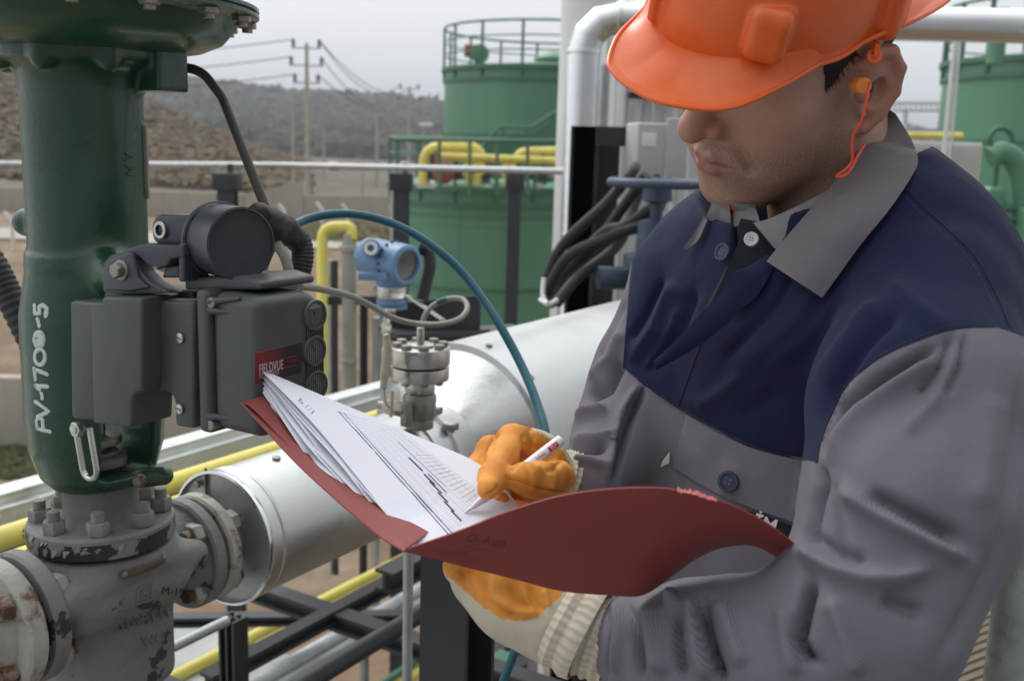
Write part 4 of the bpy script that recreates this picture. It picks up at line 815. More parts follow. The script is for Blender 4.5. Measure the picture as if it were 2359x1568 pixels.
# valve body
zc = zflow
def f_body(P):
    s, t, zz = P[:, 0], P[:, 1], P[:, 2]
    d = smax(np.hypot(s, t)-.080, np.abs(zz-(zf0-.014))-.010, .008)                       # top collar
    box = smax(smax(np.abs(s)-.062, np.abs(t)-.060, .03), np.abs(zz-(zc-.040))-.085, .02); d = smin(d, box, .014)
    d = smin(d, smax(smax(np.abs(s)-.074, np.abs(t)-.078, .025), np.abs(zz-(zf0-.040))-.022, .014), .014)     # shoulder lugs
    d = smin(d, s_cap(P, (0, -.09, zc), (0, .10, zc), .046), .02)
    d = smin(d, smax(smax(np.abs(s)-.070, np.abs(t+.01)-.070, .02), np.abs(zz-(zc-.004))-.014, .012), .016)
    d = smin(d, s_cap(P, (0, .0, zc-.10), (0, 0, zc-.13), .052, .045), .02)
    for sx, sy in ((1, 1), (-1, -1), (1, -1), (-1, 1)):
        d = smin(d, s_cap(P, (sx*.05, sy*.068, zf0-.036), (sx*.052, sy*.088, zf0-.038), .017), .012)
    return d
Vb, Fb = surfnet(f_body, (-.11, -.13, zc-.2), (.11, .13, zf0+.01), .0028); Vb = relax(Vb, Fb, 2); Vbw = V2W(Vb)
bd = mesh_obj('body', Vbw, Fb, M['vgrey2'], cv); bvb = BVHTree.FromPolygons(Vbw.tolist(), Fb.tolist())
def vflange(t0, t1, r, mt, name, hub=None):
    m = MB(); m.lathe([(r-.02, t0), (r-.003, t0), (r, t0+.003), (r, t1-.003), (r-.003, t1), (r-.02, t1)]+([] if not hub else []), VW(0, 0, zc), va, 96); return m.build(name, mt, cv)
vflange(.108, .127, .0705, M['vgrey2'], 'pipe_flange'); vflange(.133, .152, .0705, M['rustw'], 'pipe_flange'); vflange(.126, .134, .05, M['black'], 'gasket')
m = MB(); m.lathe([(.05, .150), (.035, .165), (.032, .23)], VW(0, 0, zc), va, 48); m.build('pipe_neck', M['rustw'], cv)
m = MB(); m.lathe([(.047, .085), (.055, .10), (.062, .109)], VW(0, 0, zc), va, 64, False); m.build('flange_hub', M['vgrey2'], cv)
vflange(-.112, -.093, .0735, M['vgrey'], 'pipe_flange'); vflange(-.142, -.120, .0735, M['rustw'], 'pipe_flange'); vflange(-.121, -.111, .052, M['black'], 'gasket')
m = MB(); m.lathe([(.033, -.5), (.034, -.19), (.05, -.15), (.052, -.141)], VW(0, 0, zc), va, 48); m.build('pipe_neck', M['rustw'], cv)
for tt, sg in ((.108, 1), (-.093, -1)):
    for k in range(4):
        a = math.pi/4+k*math.pi/2; dr = ua*math.cos(a)+Z*math.sin(a); q = VW(0, 0, zc)+dr*.054; ax_ = va*sg
        m = MB(); m.tube([q+ax_*(sg*tt-.024+.0011*i) for i in range(83)], .0082, 14, ribs=lambda i: 1+.06*(i % 2)); sdd = m.build('flange_stud', M['rust'], cv)
        m = MB(); m.hexa(q+ax_*(sg*tt), -ax_, .0152, 0, .014, k); m.build('nut', M['rustw'], sdd)
        m = MB(); m.hexa(q+ax_*(sg*tt+(.044 if sg > 0 else .049)), ax_, .0152, 0, .014, k+.3); m.build('nut', M['rustw' if sg > 0 else 'rust'], sdd)
# cast writing and strap on the body
def ptext(mb, bv, txt, px, py, size, ang=0., h=.0012, bold=.0, xs=1., shear=0., mirror=False, sy=1., lift=0.):
    v, f = text_mesh(txt, 1.0, .5, bold, xs=xs, shear=shear); ca, sa = math.cos(ang), math.sin(ang); out = []
    c0 = hit(bv, px, py)
    for x, y, zz in v:
        if mirror: x = -x
        X = px+(x*ca+y*sy*sa)*size; Y = py-(y*sy*ca-x*sa)*size; X = px+(x*size)*ca+(y*sy*size)*sa; Y = py+(x*size)*sa-(y*sy*size)*ca
        p, n_ = hit(bv, X, Y)
        if p is None: p, n_ = c0
        if p is None: return
        out.append(p+n_*(lift+(h if zz > 0 else -.0006)))
    mb.add(out, f)
wm = MB(); ptext(wm, bvb, '0.0291TE', 332, 1424, 36, -.27, .0017, .01); ptext(wm, bvb, 'WCC', 362, 1468, 30, -.27, .0014, .01); ptext(wm, bvb, '<', 282, 1388, 26, -.27, .0012)
stroke(wm, bvb, [(318, 1352), (350, 1338), (346, 1376), (314, 1392), (318, 1352)], .0011, .0014); stroke(wm, bvb, [(341, 1352), (327, 1358), (325, 1378), (338, 1372), (338, 1364), (330, 1367)], .001, .0014)
wm.build('cast_letters', M['vgrey2'], cv)
wm = MB(); stroke(wm, bvb, [(283, 1322), (310, 1315), (345, 1303), (372, 1288)], .0058, .0012, sub=8); M['brass'] = mat('tarnished_strap', (.14, .115, .08), .5, .5, var=.2, vscale=40); sp = wm.build('name_strap', M['brass'], cv)
wm = MB()
for p_ in ((286, 1321), (376, 1281)):
    h_ = hit(bvb, *p_)
    if h_[0]: wm.disc(h_[0], h_[1], .003, 0, .0025, n=12)
wm.build('rivets', M['steeld'], sp)
wm = MB(); ptext(wm, bvb, 'M-19', 398, 1362, 26, .1, .0005, .0); wm.build('pencil_mark', M['black'], cv)
# ================================================================ actuator air tube
m = MB(); m.tube(fillet([W(360, 152, 1.12), W(462, 160, 1.12), W(512, 225, 1.12), W(612, 480, 1.1)], .035, 12), .0052, 16); tag(m.build('air_tube', mat('brown_tube', (.045, .038, .03), .4, .2, var=.2, vscale=30)), 'dark bent air tube from the actuator down to the gauge', 'tube')
# ================================================================ positioner
dp = thing('valve_positioner', 'grey valve positioner box with red label and three gauges', 'positioner', W(560, 990, 1.0))
tc = -.098
def cover(pts, t, depth, nm, bev=.004, mt='plast'):
    m = MB(); m.prism([vl(x, y, t) for x, y in pts], VO+va*t, ua, Z, va, depth, bev); return m.build(nm, M[mt], dp)
cover([(160, 693), (222, 697), (232, 690), (232, 972), (170, 966), (163, 960)], tc+.016, .03, 'cover_flange', .005)
cover([(208, 697), (234, 698), (234, 684), (326, 686), (326, 902), (312, 905), (303, 918), (301, 984), (214, 975)], tc, .05, 'linkage_cover', .008)
cover([(322, 690), (446, 693), (446, 988), (402, 981), (401, 925), (393, 908), (372, 901), (322, 903)], tc+.022, .024, 'mounting_plate', .006)
cover([(240, 665), (440, 668), (446, 700), (236, 697)], tc+.045, .05, 'top_ledge', .003)
m = MB(); tp = tc+.016; s0 = vl(452, 820, tp)[0]; s1 = vl(480, 820, tp)[0]
zt_, zb_ = vl(466, 668, tp)[1], vl(466, 996, tp)[1]; m.prism([(tp, zt_), (tp+.118, zt_), (tp+.118, zb_), (tp, zb_)], VO+ua*s0, va, Z, ua, s1-s0, .005); m.build('base_plate', M['plast'], dp)
s2 = vl(592, 820, tp+.005)[0]
def rr(x0, y0, x1, y1, rs, n=6):
    out = []
    for cx, cy, a0, r in ((x1-rs[0], y1-rs[0], 0, rs[0]), (x0+rs[1], y1-rs[1], 90, rs[1]), (x0+rs[2], y0+rs[2], 180, rs[2]), (x1-rs[3], y0+rs[3], 270, rs[3])):
        for k in range(n+1): a = math.radians(a0+90*k/n); out.append((cx+r*math.cos(a), cy+r*math.sin(a)))
    return out
tA = tp+.005; tB = vf(748, 800, s2)[0]; zT, zB = vl(500, 674, tA)[1], vl(500, 990, tA)[1]
m = MB(); m.prism(rr(tA, zB, tB, zT, (.030, .012, .012, .030)), VO+ua*(s1-.002), va, Z, ua, s2-s1+.004, .010, 5); hb = m.build('housing', M['plast'], dp)
bvh = BVHTree.FromPolygons([v.co[:] for v in hb.data.vertices], [tuple(p.vertices) for p in hb.data.polygons])
tz = lambda x, y: vf(x, y, s2+.002)
sF = s2+.002
# gauge strip, gauges
gx0, gx1 = tz(704, 800)[0], tz(744, 800)[0]
m = MB()
for k in range(9):
    t_ = gx0+(gx1-gx0)*(k+.5)/9; m.box(VW(sF+.0004, t_, (zT+zB)/2-.003), (.0018, .0016, (zT-zB)*.78), Mu)
m.build('strip_ribs', M['plastd'], dp)
for (x, y) in ((724, 726), (723, 808), (727, 888)):
    t_, z_ = tz(x, y); c_ = VW(sF, t_, z_); m = MB(); m.lathe([(.0150, -.002), (.0150, .0016), (.0142, .0026), (.0122, .0026), (.0118, .0014), (.0118, -.002)], c_, ua, 48, False); g = m.build('gauge_bezel', M['plast'], dp)
    m = MB(); m.disc(c_, ua, .0118, -.001, .0010, .0001, 40); m.build('gauge_face', mat('gauge_dial', (.26, .26, .25), .35, var=.2, vscale=150), g)
    m = MB(); m.beam(c_+ua*.0013, c_+ua*.0013+Z*.006-va*.004, .0008, .0006, ua); m.build('needle', M['black'], g)
# label
lab = [tz(586, 812), tz(694, 789), tz(694, 857), tz(586, 884)]
m = MB(); m.prism(lab, VO+ua*(sF-.0005), va, Z, ua, .0012, .0003, 1)
lm = bpy.data.materials.new('label_print'); lm.use_nodes = True; t_ = lm.node_tree; b_ = t_.nodes['Principled BSDF']; tcn = t_.nodes.new('ShaderNodeTexCoord'); dt = t_.nodes.new('ShaderNodeVectorMath'); dt.operation = 'DOT_PRODUCT'; dt.inputs[1].default_value = va
t_.links.new(tcn.outputs['Object'], dt.inputs[0]); mr_ = t_.nodes.new('ShaderNodeMapRange'); p0_ = VO+ua*sF; mr_.inputs[1].default_value = (p0_+va*lab[0][0]).dot(va)+.012; mr_.inputs[2].default_value = (p0_+va*lab[1][0]).dot(va)-.018
t_.links.new(dt.outputs['Value'], mr_.inputs[0]); mm_ = t_.nodes.new('ShaderNodeMix'); mm_.data_type = 'RGBA'; mm_.inputs[6].default_value = (.17, .022, .018, 1); mm_.inputs[7].default_value = (.014, .014, .016, 1); t_.links.new(mr_.outputs[0], mm_.inputs[0]); t_.links.new(mm_.outputs[2], b_.inputs['Base Color']); b_.inputs['Roughness'].default_value = .35
lb = m.build('label', lm, dp)
lw = lab[1][0]-lab[0][0]; lh = lab[0][1]-lab[3][1]
def on_label(x, y, z_): return VW(sF+.0009+(.0002 if z_ > 0 else 0), lab[0][0]+x, lab[3][1]+y)
M['print'] = mat('white_print', (.42, .36, .36), .5, var=.02); M['printr'] = mat('red_print', (.20, .02, .02), .5, var=.02)
def ltext(txt, x, y, size, mt, sx=1., bold=0.):
    mb = MB(); v, f = text_mesh(txt, size, .0002, bold, 'LEFT', xs=sx); mb.add([on_label(x+a, y+b2, c2) for a, b2, c2 in v], f); mb.build('print', mt, lb)
ltext('FIELDVUE', lw*.07, lh*.42, .0125, M['print'], .56, .0002); ltext('®', lw*.53, lh*.56, .003, M['print']); ltext('Instruments', lw*.07, lh*.24, .0085, M['print'], .60); ltext('FISHER', lw*.64, lh*.46, .0058, M['printr'], .8, .0001)
mb = MB(); q = [(.58, .31), (.87, .31), (.87, .62), (.58, .62)]; q = [on_label(a*lw, b2*lh, 1) for a, b2 in q]; mb.tube(q, .0004, 6, closed=True); mb.build('print', M['printr'], lb)
# scratched orange sticker on top
A_ = [on_plane(x, y, VW(0, 0, zT+.0005), Z) for x, y in ((530, 678), (700, 660), (716, 668), (560, 692))]
m = MB(); m.add([V_+Z*(.0004 if k < 4 else 0) for k, V_ in enumerate(A_+A_)], [(0, 1, 2, 3), (4, 7, 6, 5), (0, 4, 5, 1), (1, 5, 6, 2), (2, 6, 7, 3), (3, 7, 4, 0)])
# screws
for (x, y, t0) in ((416, 778, tc+.021), (415, 941, tc+.021)):
    s_, z_ = vl(x, y, t0); m = MB(); m.disc(VW(s_, t0, z_), -va, .0050, -.001, .0022, .0008, 24); sc_ = m.build('screw', M['steel'], dp); m = MB(); m.box(VW(s_, t0-.0023, z_), (.008, .0006, .0008), Mu @ Matrix.Rotation(.2, 3, 'Y')); m.build('slot', M['black'], sc_)
for (x, y) in ((491, 697), (489, 978)):
    s_, z_ = vl(x, y, tp+.004); m = MB(); m.disc(VW(s_, tp+.004, z_), -va, .0050, -.006, .0035, .0008, 24); m.build('screw', M['steeld'], dp)
for (x0, y0, x1, y1) in ((482, 694, 545, 688), (482, 715, 530, 720), (482, 958, 530, 965)):
    a_ = vl(x0, y0, tp+.003); b2 = vl(x1, y1, tp+.003); m = MB(); m.tube([VW(a_[0], tp+.003, a_[1]), VW(b2[0], tp+.007, b2[1])], [.004, .0015], 8); m.build('rib', M['plast'], dp)
# bracket arm with bolts
tb = tc+.018
m = MB(); m.prism([vl(x, y, tb) for x, y in ((236, 672), (238, 606), (252, 590), (312, 566), (330, 562), (420, 566), (424, 592), (392, 596), (384, 612), (366, 618), (342, 612), (318, 590), (312, 592), (322, 626), (345, 650), (380, 668), (390, 676), (280, 679))], VO+va*tb, ua, Z, va, .018, .003); m.build('bracket', M['plastd'], dp)
m = MB(); m.prism([vl(x, y, tb-.004) for x, y in ((240, 668), (244, 610), (256, 596), (300, 580), (308, 600), (316, 640), (340, 664), (300, 672))], VO+va*(tb-.004), ua, Z, va, .006, .002); m.build('bracket_face', M['plastd'], dp)
for x, y, t0, r in ((280, 622, tb-.004, .0075), (376, 604, tb+.01, .0068)):
    s_, z_ = vl(x, y, t0); m = MB(); m.disc(VW(s_, t0, z_), -va, r*1.35, -.002, .002, n=24); m.hexa(VW(s_, t0, z_), -va, r, .002, .009, .4); m.build('hex_bolt', M['steeld'], dp)
# round filter housing and block
rg = thing('air_regulator', 'dark round cup on the positioner with a hex plug on its left', 'regulator', W(520, 655, 1.0))
ax = (ua*.955-va*.28).normalized(); cf = W(556, 562, .93); m = MB()
m.lathe([(.030, -.052), (.0325, -.050), (.0335, -.047), (.0335, -.003), (.0335, 0), (.0315, .0006), (.0308, -.0025), (.0275, -.003), (.001, -.003)], cf, ax, 72, False); m.lathe([(.001, -.052), (.030, -.052)], cf, ax, 48, False); m.build('cup', M['plastd'], rg)
m = MB(); m.lathe([(.0345, -.048), (.0362, -.047), (.0362, -.0435), (.0345, -.0425)], cf, ax, 72, False); m.build('rim', M['plastd'], rg)
tk = tc+.03
m = MB(); m.prism([vl(x, y, tk) for x, y in ((368, 494), (398, 495), (440, 496), (440, 566), (366, 564), (353, 556), (349, 540), (349, 515), (355, 500))], VO+va*tk, ua, Z, va, .03, .003); m.build('block', M['plastd'], rg)
s_, z_ = vl(373, 530, tk); m = MB(); m.lathe([(.0085, 0), (.0085, .003), (.0078, .0036), (.0052, .0036)], VW(s_, tk, z_), -va, 32, False); m.hexa(VW(s_, tk, z_), -va, .0053, .0005, .001); pg = m.build('hex_plug', M['steel'], rg)
m = MB(); m.hexa(VW(s_, tk, z_), -va, .0045, .001, .0014); m.build('socket', M['black'], pg)
cover([(410, 560), (424, 560), (424, 650), (410, 648)], tc+.02, .03, 'support_leg', .002, 'plastd'); cover([(380, 612), (412, 612), (412, 640), (372, 640)], tc+.024, .02, 'support_leg', .002, 'plastd')
cover([(424, 640), (560, 636), (600, 650), (600, 668), (424, 668)], tc+.035, .07, 'regulator_base', .003, 'plast')
# rubber boot, ribbed hose, conduit behind
bt = thing('cable_boot', 'black rubber boot and ribbed hose to the right of the round cup', 'hose', W(640, 520, 1.08))
def f_boot(P):
    a = [np.array(W(*q)) for q in ((598, 492, 1.06), (622, 520, 1.08), (655, 530, 1.10), (682, 552, 1.12))]
    d = s_cap(P, a[0], a[1], .012, .017); d = smin(d, s_cap(P, a[1], a[2], .018, .014), .006); d = smin(d, s_cap(P, a[2], a[3], .014, .0125), .006)
    return d+.0016*vnoise(P*90, 5)+.0008*vnoise(P*200, 6)
bc = np.array(W(640, 520, 1.09)); Vq, Fq = surfnet(f_boot, bc-.06, bc+.06, .0016); mesh_obj('boot', Vq, Fq, M['rubber'], bt)
m = MB(); m.tube(cr([W(x, y, 1.13) for x, y in ((660, 528), (690, 555), (697, 590), (690, 630), (680, 662))], 14), .0115, 16, ribs=lambda i: 1+.07*(i % 3 > 0)); m.build('ribbed_hose', M['rubber'], bt)
m = MB(); m.tube(cr([W(x, y, 1.08) for x, y in ((636, 560), (655, 590), (664, 620), (668, 660))], 8), .0055, 12); m.build('conduit', M['cable'], bt)
m = MB(); m.tube(cr([W(x, y, 1.3) for x, y in ((-60, 540), (-10, 618), (25, 690), (75, 790))], 30), .0165, 20, ribs=lambda i: 1+.05*math.sin(i*1.2)); tag(m.build('cable_hose', M['rubber']), 'thick black ribbed hose at the left edge behind the valve', 'hose')
# ================================================================ the worker
def N(px, py, d): return np.array(W(px, py, d))
def cam2w(v): return Rt*v[0]-Up*v[1]+Fw*v[2]
def fabric(name, col, attr=None, attrcol=None, scale=900, rough=.85, var=.06, col2=None, bump=.25, twill=True):
    m = mat(name, col, rough, 0, var=var, vscale=14, attr=attr, attrcol=attrcol, sheen=.04, spec=.2, bump=.0)
    t = m.node_tree; b = t.nodes['Principled BSDF']; tc = t.nodes.new('ShaderNodeTexCoord'); mp = t.nodes.new('ShaderNodeMapping'); mp.inputs['Rotation'].default_value = (.3, .75, .5)
    w = t.nodes.new('ShaderNodeTexWave'); w.inputs['Scale'].default_value = scale*.27; w.inputs['Distortion'].default_value = 1.2; w.inputs['Detail'].default_value = 2
    n = t.nodes.new('ShaderNodeTexNoise'); n.inputs['Scale'].default_value = scale*1.2; ad = t.nodes.new('ShaderNodeMath'); ad.operation = 'ADD'
    t.links.new(tc.outputs['Object'], mp.inputs[0]); t.links.new(mp.outputs[0], w.inputs['Vector']); t.links.new(mp.outputs[0], n.inputs['Vector']); t.links.new(w.outputs['Fac'], ad.inputs[0]); t.links.new(n.outputs[0], ad.inputs[1])
    bp = t.nodes.new('ShaderNodeBump'); bp.inputs['Strength'].default_value = bump; bp.inputs['Distance'].default_value = .0003; t.links.new(ad.outputs[0], bp.inputs['Height'])
    bc_ = b.inputs['Base Color'].links[0].from_socket; wm_ = t.nodes.new('ShaderNodeMapRange'); wm_.inputs[1].default_value = .4; wm_.inputs[2].default_value = 1.5; wm_.inputs[3].default_value = .82; wm_.inputs[4].default_value = 1.17; t.links.new(ad.outputs[0], wm_.inputs[0]); vm_ = t.nodes.new('ShaderNodeVectorMath'); vm_.operation = 'SCALE'; t.links.new(bc_, vm_.inputs[0]); t.links.new(wm_.outputs[0], vm_.inputs['Scale']); t.links.new(vm_.outputs[0], b.inputs['Base Color'])
    n2 = t.nodes.new('ShaderNodeTexNoise'); n2.inputs['Scale'].default_value = 55; n2.inputs['Detail'].default_value = 4; t.links.new(tc.outputs['Object'], n2.inputs['Vector'])
    bp2 = t.nodes.new('ShaderNodeBump'); bp2.inputs['Strength'].default_value = .18; bp2.inputs['Distance'].default_value = .006; t.links.new(n2.outputs[0], bp2.inputs['Height']); t.links.new(bp.outputs[0], bp2.inputs['Normal']); t.links.new(bp2.outputs[0], b.inputs['Normal'])
    return m
GREY = (.148, .138, .160); NAVY = (.0095, .0125, .046)
M['jacket'] = fabric('work_jacket_cloth', GREY, 'yoke', NAVY); M['greycloth'] = fabric('grey_collar_cloth', (.158, .145, .16)); M['navy'] = fabric('navy_cloth', NAVY); M['greypocket'] = fabric('grey_pocket_cloth', (.155, .143, .168))
M['navyd'] = fabric('dark_navy_cloth', (.018, .019, .032)); M['jersey'] = fabric('grey_jersey', (.27, .28, .275), scale=700, bump=.5)
person = thing('person', 'person in orange hard hat and grey navy jacket writing in a red folder', 'person', W(1850, 1560, .9))
# ---- head (local x = own right, y = forward, z = up)
HM = np.array([[-0.5735, -0.8018, -0.1677], [-0.4729, 0.4912, -0.7315], [0.6689, -0.3402, -0.6609]]); HT = np.array([.2381, -.2480, .8726])
BW = np.stack([np.array(Rt), -np.array(Up), np.array(Fw)], 1)       # camera -> world
HW = BW@HM; HO = np.array(CP)+BW@HT
def H2W(V): return HO+np.asarray(V)@HW.T
def W2H(V): return (np.asarray(V)-HO)@HW
KM = np.array([[-0.6077, -0.7926, 0.0492], [-0.6416, 0.4536, -0.6186], [0.4679, -0.4075, -0.7842]]); KT = np.array([.2163, -.2816, .8268])
KW = BW@KM; KO = np.array(CP)+BW@KT
def K2W(V): return KO+np.asarray(V)@KW.T
def kpx(px, py, z):
    r = np.array([(px-CX)/FPX, (py-CY)/FPX, 1]); n_ = KM[:, 2]; s_ = (KT@n_+z)/(r@n_); return KM.T@(r*s_-KT)
SX, SYF, SYB = .086, .121, .124
def shell_r(th):    # crease radius by azimuth (0 = front, positive towards own left = -x)
    s_, c_ = np.sin(th), np.cos(th); sy = np.where(c_ > 0, SYF, SYB); return 1/np.sqrt((s_/SX)**2+(c_/sy)**2)
def crease_z(th): return float(np.interp(abs(th), [0, .5, 1.0, 1.5, 2.2, 3.15], [.000, .008, .018, .014, .006, .004]))
def hat_d(P, off=0.):
    x, y, z = P[:, 0], P[:, 1], P[:, 2]; th = np.arctan2(-x, y); r = np.hypot(x, y)/shell_r(th)*.105
    k = (np.abs(r/(.105-off))**2.4+np.abs(np.maximum(z, 0)/(.128-off))**2.4)**(1/2.4); return (k-1)*.105
NB = W2H(N(1945, 640, .95))                                          # neck base in head space
def f_head(P):
    X = np.abs(P[:, 0]); Q = np.stack([-X, P[:, 1], P[:, 2]], 1)
    E = lambda c, r: s_ell(Q, c, r)
    d = E((0, -.014, .045), (.076, .097, .088))
    d = smin(d, E((0, .030, -.012), (.0655, .068, .082)), .03)
    d = smin(d, s_cap(Q, (-.053, .002, -.050), (-.018, .066, -.101), .019, .017), .028)
    d = smin(d, E((0, .0785, -.103), (.0255, .0170, .0175)), .022)
    d = smin(d, E((-.043, .060, -.012), (.023, .022, .019)), .022)
    d = smin(d, E((-.034, .054, -.055), (.030, .033, .040)), .025)
    d = smin(d, E((0, .078, -.060), (.030, .022, .028)), .02)
    d = smin(d, s_cap(Q, (-.044, .078, .036), (0, .090, .036), .012), .016)
    d = smax(d, -E((-.031, .105, .017), (.017, .015, .011)), .014)
    d = smin(d, E((-.031, .077, .014), (.0145, .0135, .012)), .004)
    d = smin(d, s_cap(Q, (0, .090, .022), (0, .1135, -.018), .0075, .0105), .011)
    d = smin(d, E((0, .1145, -.0235), (.0115, .0125, .0110)), .009)
    d = smin(d, E((-.0150, .0985, -.0250), (.0085, .0130, .0085)), .0055)
    d = smax(d, -E((-.0068, .1100, -.0350), (.0038, .0065, .0045)), .003)
    d = smax(d, -s_cap(Q, (-.0235, .0985, -.024), (-.0385, .088, -.060), .0030, .0026), .009)           # fold beside the nose
    d = smin(d, s_cap(Q, (-.0265, .0880, -.0590), (-.008, .1005, -.0548), .0024, .0046), .005)
    d = smin(d, s_cap(Q, (-.008, .1005, -.0548), (0, .1020, -.0555), .0046, .0046), .004)
    d = smin(d, s_cap(Q, (-.0245, .0880, -.0612), (-.006, .0990, -.0668), .0026, .0060), .005)
    d = smin(d, s_cap(Q, (-.006, .0990, -.0668), (0, .0998, -.0675), .0060, .0062), .004)
    d = smax(d, -np.minimum(s_cap(Q, (-.0275, .0905, -.0598), (-.008, .1052, -.0603), .0013, .0014), s_cap(Q, (-.008, .1052, -.0603), (0, .1068, -.0608), .0014)), .0016)
    d = smax(d, -s_ell(Q, (0, .1085, -.0815), (.017, .0085, .0055)), .010)
    d = smax(d, -s_cap(Q, (0, .1115, -.044), (0, .1095, -.050), .0018), .004)
    # ears
    ear = s_ell(Q, (-.0825, -.0135, -.010), (.0065, .0185, .033))
    hx = [(-0.074, 0.006, -0.003), (-0.079, 0.006, 0.013), (-0.084, -0.004, 0.0215), (-0.089, -0.018, 0.018), (-0.091, -0.0265, 0.0), (-0.089, -0.0245, -0.021), (-0.083, -0.014, -0.039), (-0.078, -0.002, -0.047)]
    rr_ = [.0035, .0042, .0045, .0045, .0045, .0045, .0052, .0065]
    hl = None
    for i in range(len(hx)-1):
        c = s_cap(Q, hx[i], hx[i+1], rr_[i], rr_[i+1]); hl = c if hl is None else smin(hl, c, .003)
    ear = smin(ear, hl, .006); an = smin(s_cap(Q, (-.083, -.018, .009), (-.086, -.020, -.011), .0035), s_cap(Q, (-.086, -.020, -.011), (-.081, -.008, -.029), .0035), .003); ear = smin(ear, an, .004)
    d = smin(d, ear, .005)
    d = smax(d, -s_ell(Q, (-.0855, -.006, -.014), (.0085, .0095, .0125)), .004); d = smin(d, s_ell(Q, (-.079, .0065, -.014), (.005, .004, .007)), .004)
    # neck
    d = smin(d, s_cap(P, (0, -.030, -.05), NB, .056, .060), .022)
    PK = (H2W(P)-KO)@KW; cut = np.where(PK[:, 2] > .004, hat_d(PK, .006), -1.); return np.maximum(d, cut)
hv, hf = surfnet(f_head, (-.12, -.16, -.26), (.12, .14, .15), .0017)
hv = relax(hv, hf, 1, .4); hn = vnormals(hv, hf)
def ss(x, a, b): t = np.clip((x-a)/(b-a), 0, 1); return t*t*(3-2*t)
beard = ss(-hv[:, 2], .026, .052)*ss(hv[:, 1], -.005, .022)*(1-ss(-hv[:, 2], .112, .135)); ax_ = np.abs(hv[:, 0])
cheek = 1-np.exp(-(((ax_-.036)/.02)**2+((hv[:, 2]+.022)/.022)**2)); beard *= .35+.65*cheek
must = np.exp(-((hv[:, 2]+.044)/.006)**2)*(hv[:, 1] > .085)*(ax_ < .03); beard = np.maximum(beard, must)
side = np.exp(-(((hv[:, 1]-.022)/.013)**2))*ss(-hv[:, 2], -.02, .0)*(ax_ > .05); beard = np.maximum(beard, side*.9)
def segd(P, a, b): a = np.array(a); b = np.array(b); t = np.clip(((P-a)@(b-a))/((b-a)@(b-a)), 0, 1); return np.linalg.norm(P-a-t[:, None]*(b-a), axis=1)
QQ = np.stack([-ax_, hv[:, 1], hv[:, 2]], 1)
dl = np.minimum(segd(QQ, (-.0250, .090, -.0592), (-.006, .1050, -.0552))-.0042, segd(QQ, (-.0225, .0900, -.0622), (0, .1040, -.0668))-.0058)
lips = 1-ss(dl, -.0012, .0012); beard = beard*(1-lips)
red = np.maximum(np.exp(-(((hv[:, 1]-.115)/.014)**2+((hv[:, 2]+.026)/.016)**2)), (ax_ > .079)*.8); red = np.maximum(red, .45*np.exp(-(((ax_-.042)/.02)**2+((hv[:, 2]+.02)/.018)**2))*(hv[:, 1] > .03))
sk = bpy.data.materials.new('skin'); sk.use_nodes = True; t = sk.node_tree; b = t.nodes['Principled BSDF']; nn_ = t.nodes.new; lk = t.links.new
def atn(n): a = nn_('ShaderNodeAttribute'); a.attribute_name = n; return a.outputs['Fac']
def mixc(f, a, c2):
    m = nn_('ShaderNodeMix'); m.data_type = 'RGBA'; lk(f, m.inputs[0])
    if isinstance(a, tuple): m.inputs[6].default_value = (*a, 1)
    else: lk(a, m.inputs[6])
    m.inputs[7].default_value = (*c2, 1); return m.outputs[2]
tcn = nn_('ShaderNodeTexCoord'); n1 = nn_('ShaderNodeTexNoise'); n1.inputs['Scale'].default_value = 45; n1.inputs['Detail'].default_value = 6; lk(tcn.outputs['Object'], n1.inputs['Vector'])
n2 = nn_('ShaderNodeTexNoise'); n2.inputs['Scale'].default_value = 750; n2.inputs['Detail'].default_value = 3; lk(tcn.outputs['Object'], n2.inputs['Vector'])
mr1 = nn_('ShaderNodeMapRange'); mr1.inputs[1].default_value = .35; mr1.inputs[2].default_value = .7; mr1.inputs[4].default_value = .45; lk(n1.outputs[0], mr1.inputs[0])
c = mixc(mr1.outputs[0], (.50, .305, .215), (.42, .23, .155))
rm = nn_('ShaderNodeMath'); rm.operation = 'MULTIPLY'; rm.inputs[1].default_value = .55; lk(atn('red'), rm.inputs[0]); c = mixc(rm.outputs[0], c, (.44, .155, .11))
st = nn_('ShaderNodeMapRange'); st.inputs[1].default_value = .42; st.inputs[2].default_value = .58; st.inputs[3].default_value = .15; st.inputs[4].default_value = .55; lk(n2.outputs[0], st.inputs[0])
bm_ = nn_('ShaderNodeMath'); bm_.operation = 'MULTIPLY'; lk(st.outputs[0], bm_.inputs[0]); lk(atn('beard'), bm_.inputs[1]); c = mixc(bm_.outputs[0], c, (.115, .085, .07))
c = mixc(atn('lips'), c, (.34, .15, .115)); lk(c, b.inputs['Base Color']); b.inputs['Roughness'].default_value = .48; b.inputs['Specular IOR Level'].default_value = .4
b.inputs['Subsurface Weight'].default_value = .12; b.inputs['Subsurface Radius'].default_value = (.010, .004, .002); b.inputs['Subsurface Scale'].default_value = 1
ad_ = nn_('ShaderNodeMath'); ad_.operation = 'ADD'; lk(n1.outputs[0], ad_.inputs[0]); lk(n2.outputs[0], ad_.inputs[1]); bpn = nn_('ShaderNodeBump'); bpn.inputs['Strength'].default_value = .45; bpn.inputs['Distance'].default_value = .0009; lk(ad_.outputs[0], bpn.inputs['Height']); lk(bpn.outputs[0], b.inputs['Normal'])
hw = H2W(hv); head = mesh_obj('body', hw, hf, sk, person, attrs={'beard': beard, 'red': red, 'lips': lips})
bvh_head = BVHTree.FromPolygons(hw.tolist(), hf.tolist())
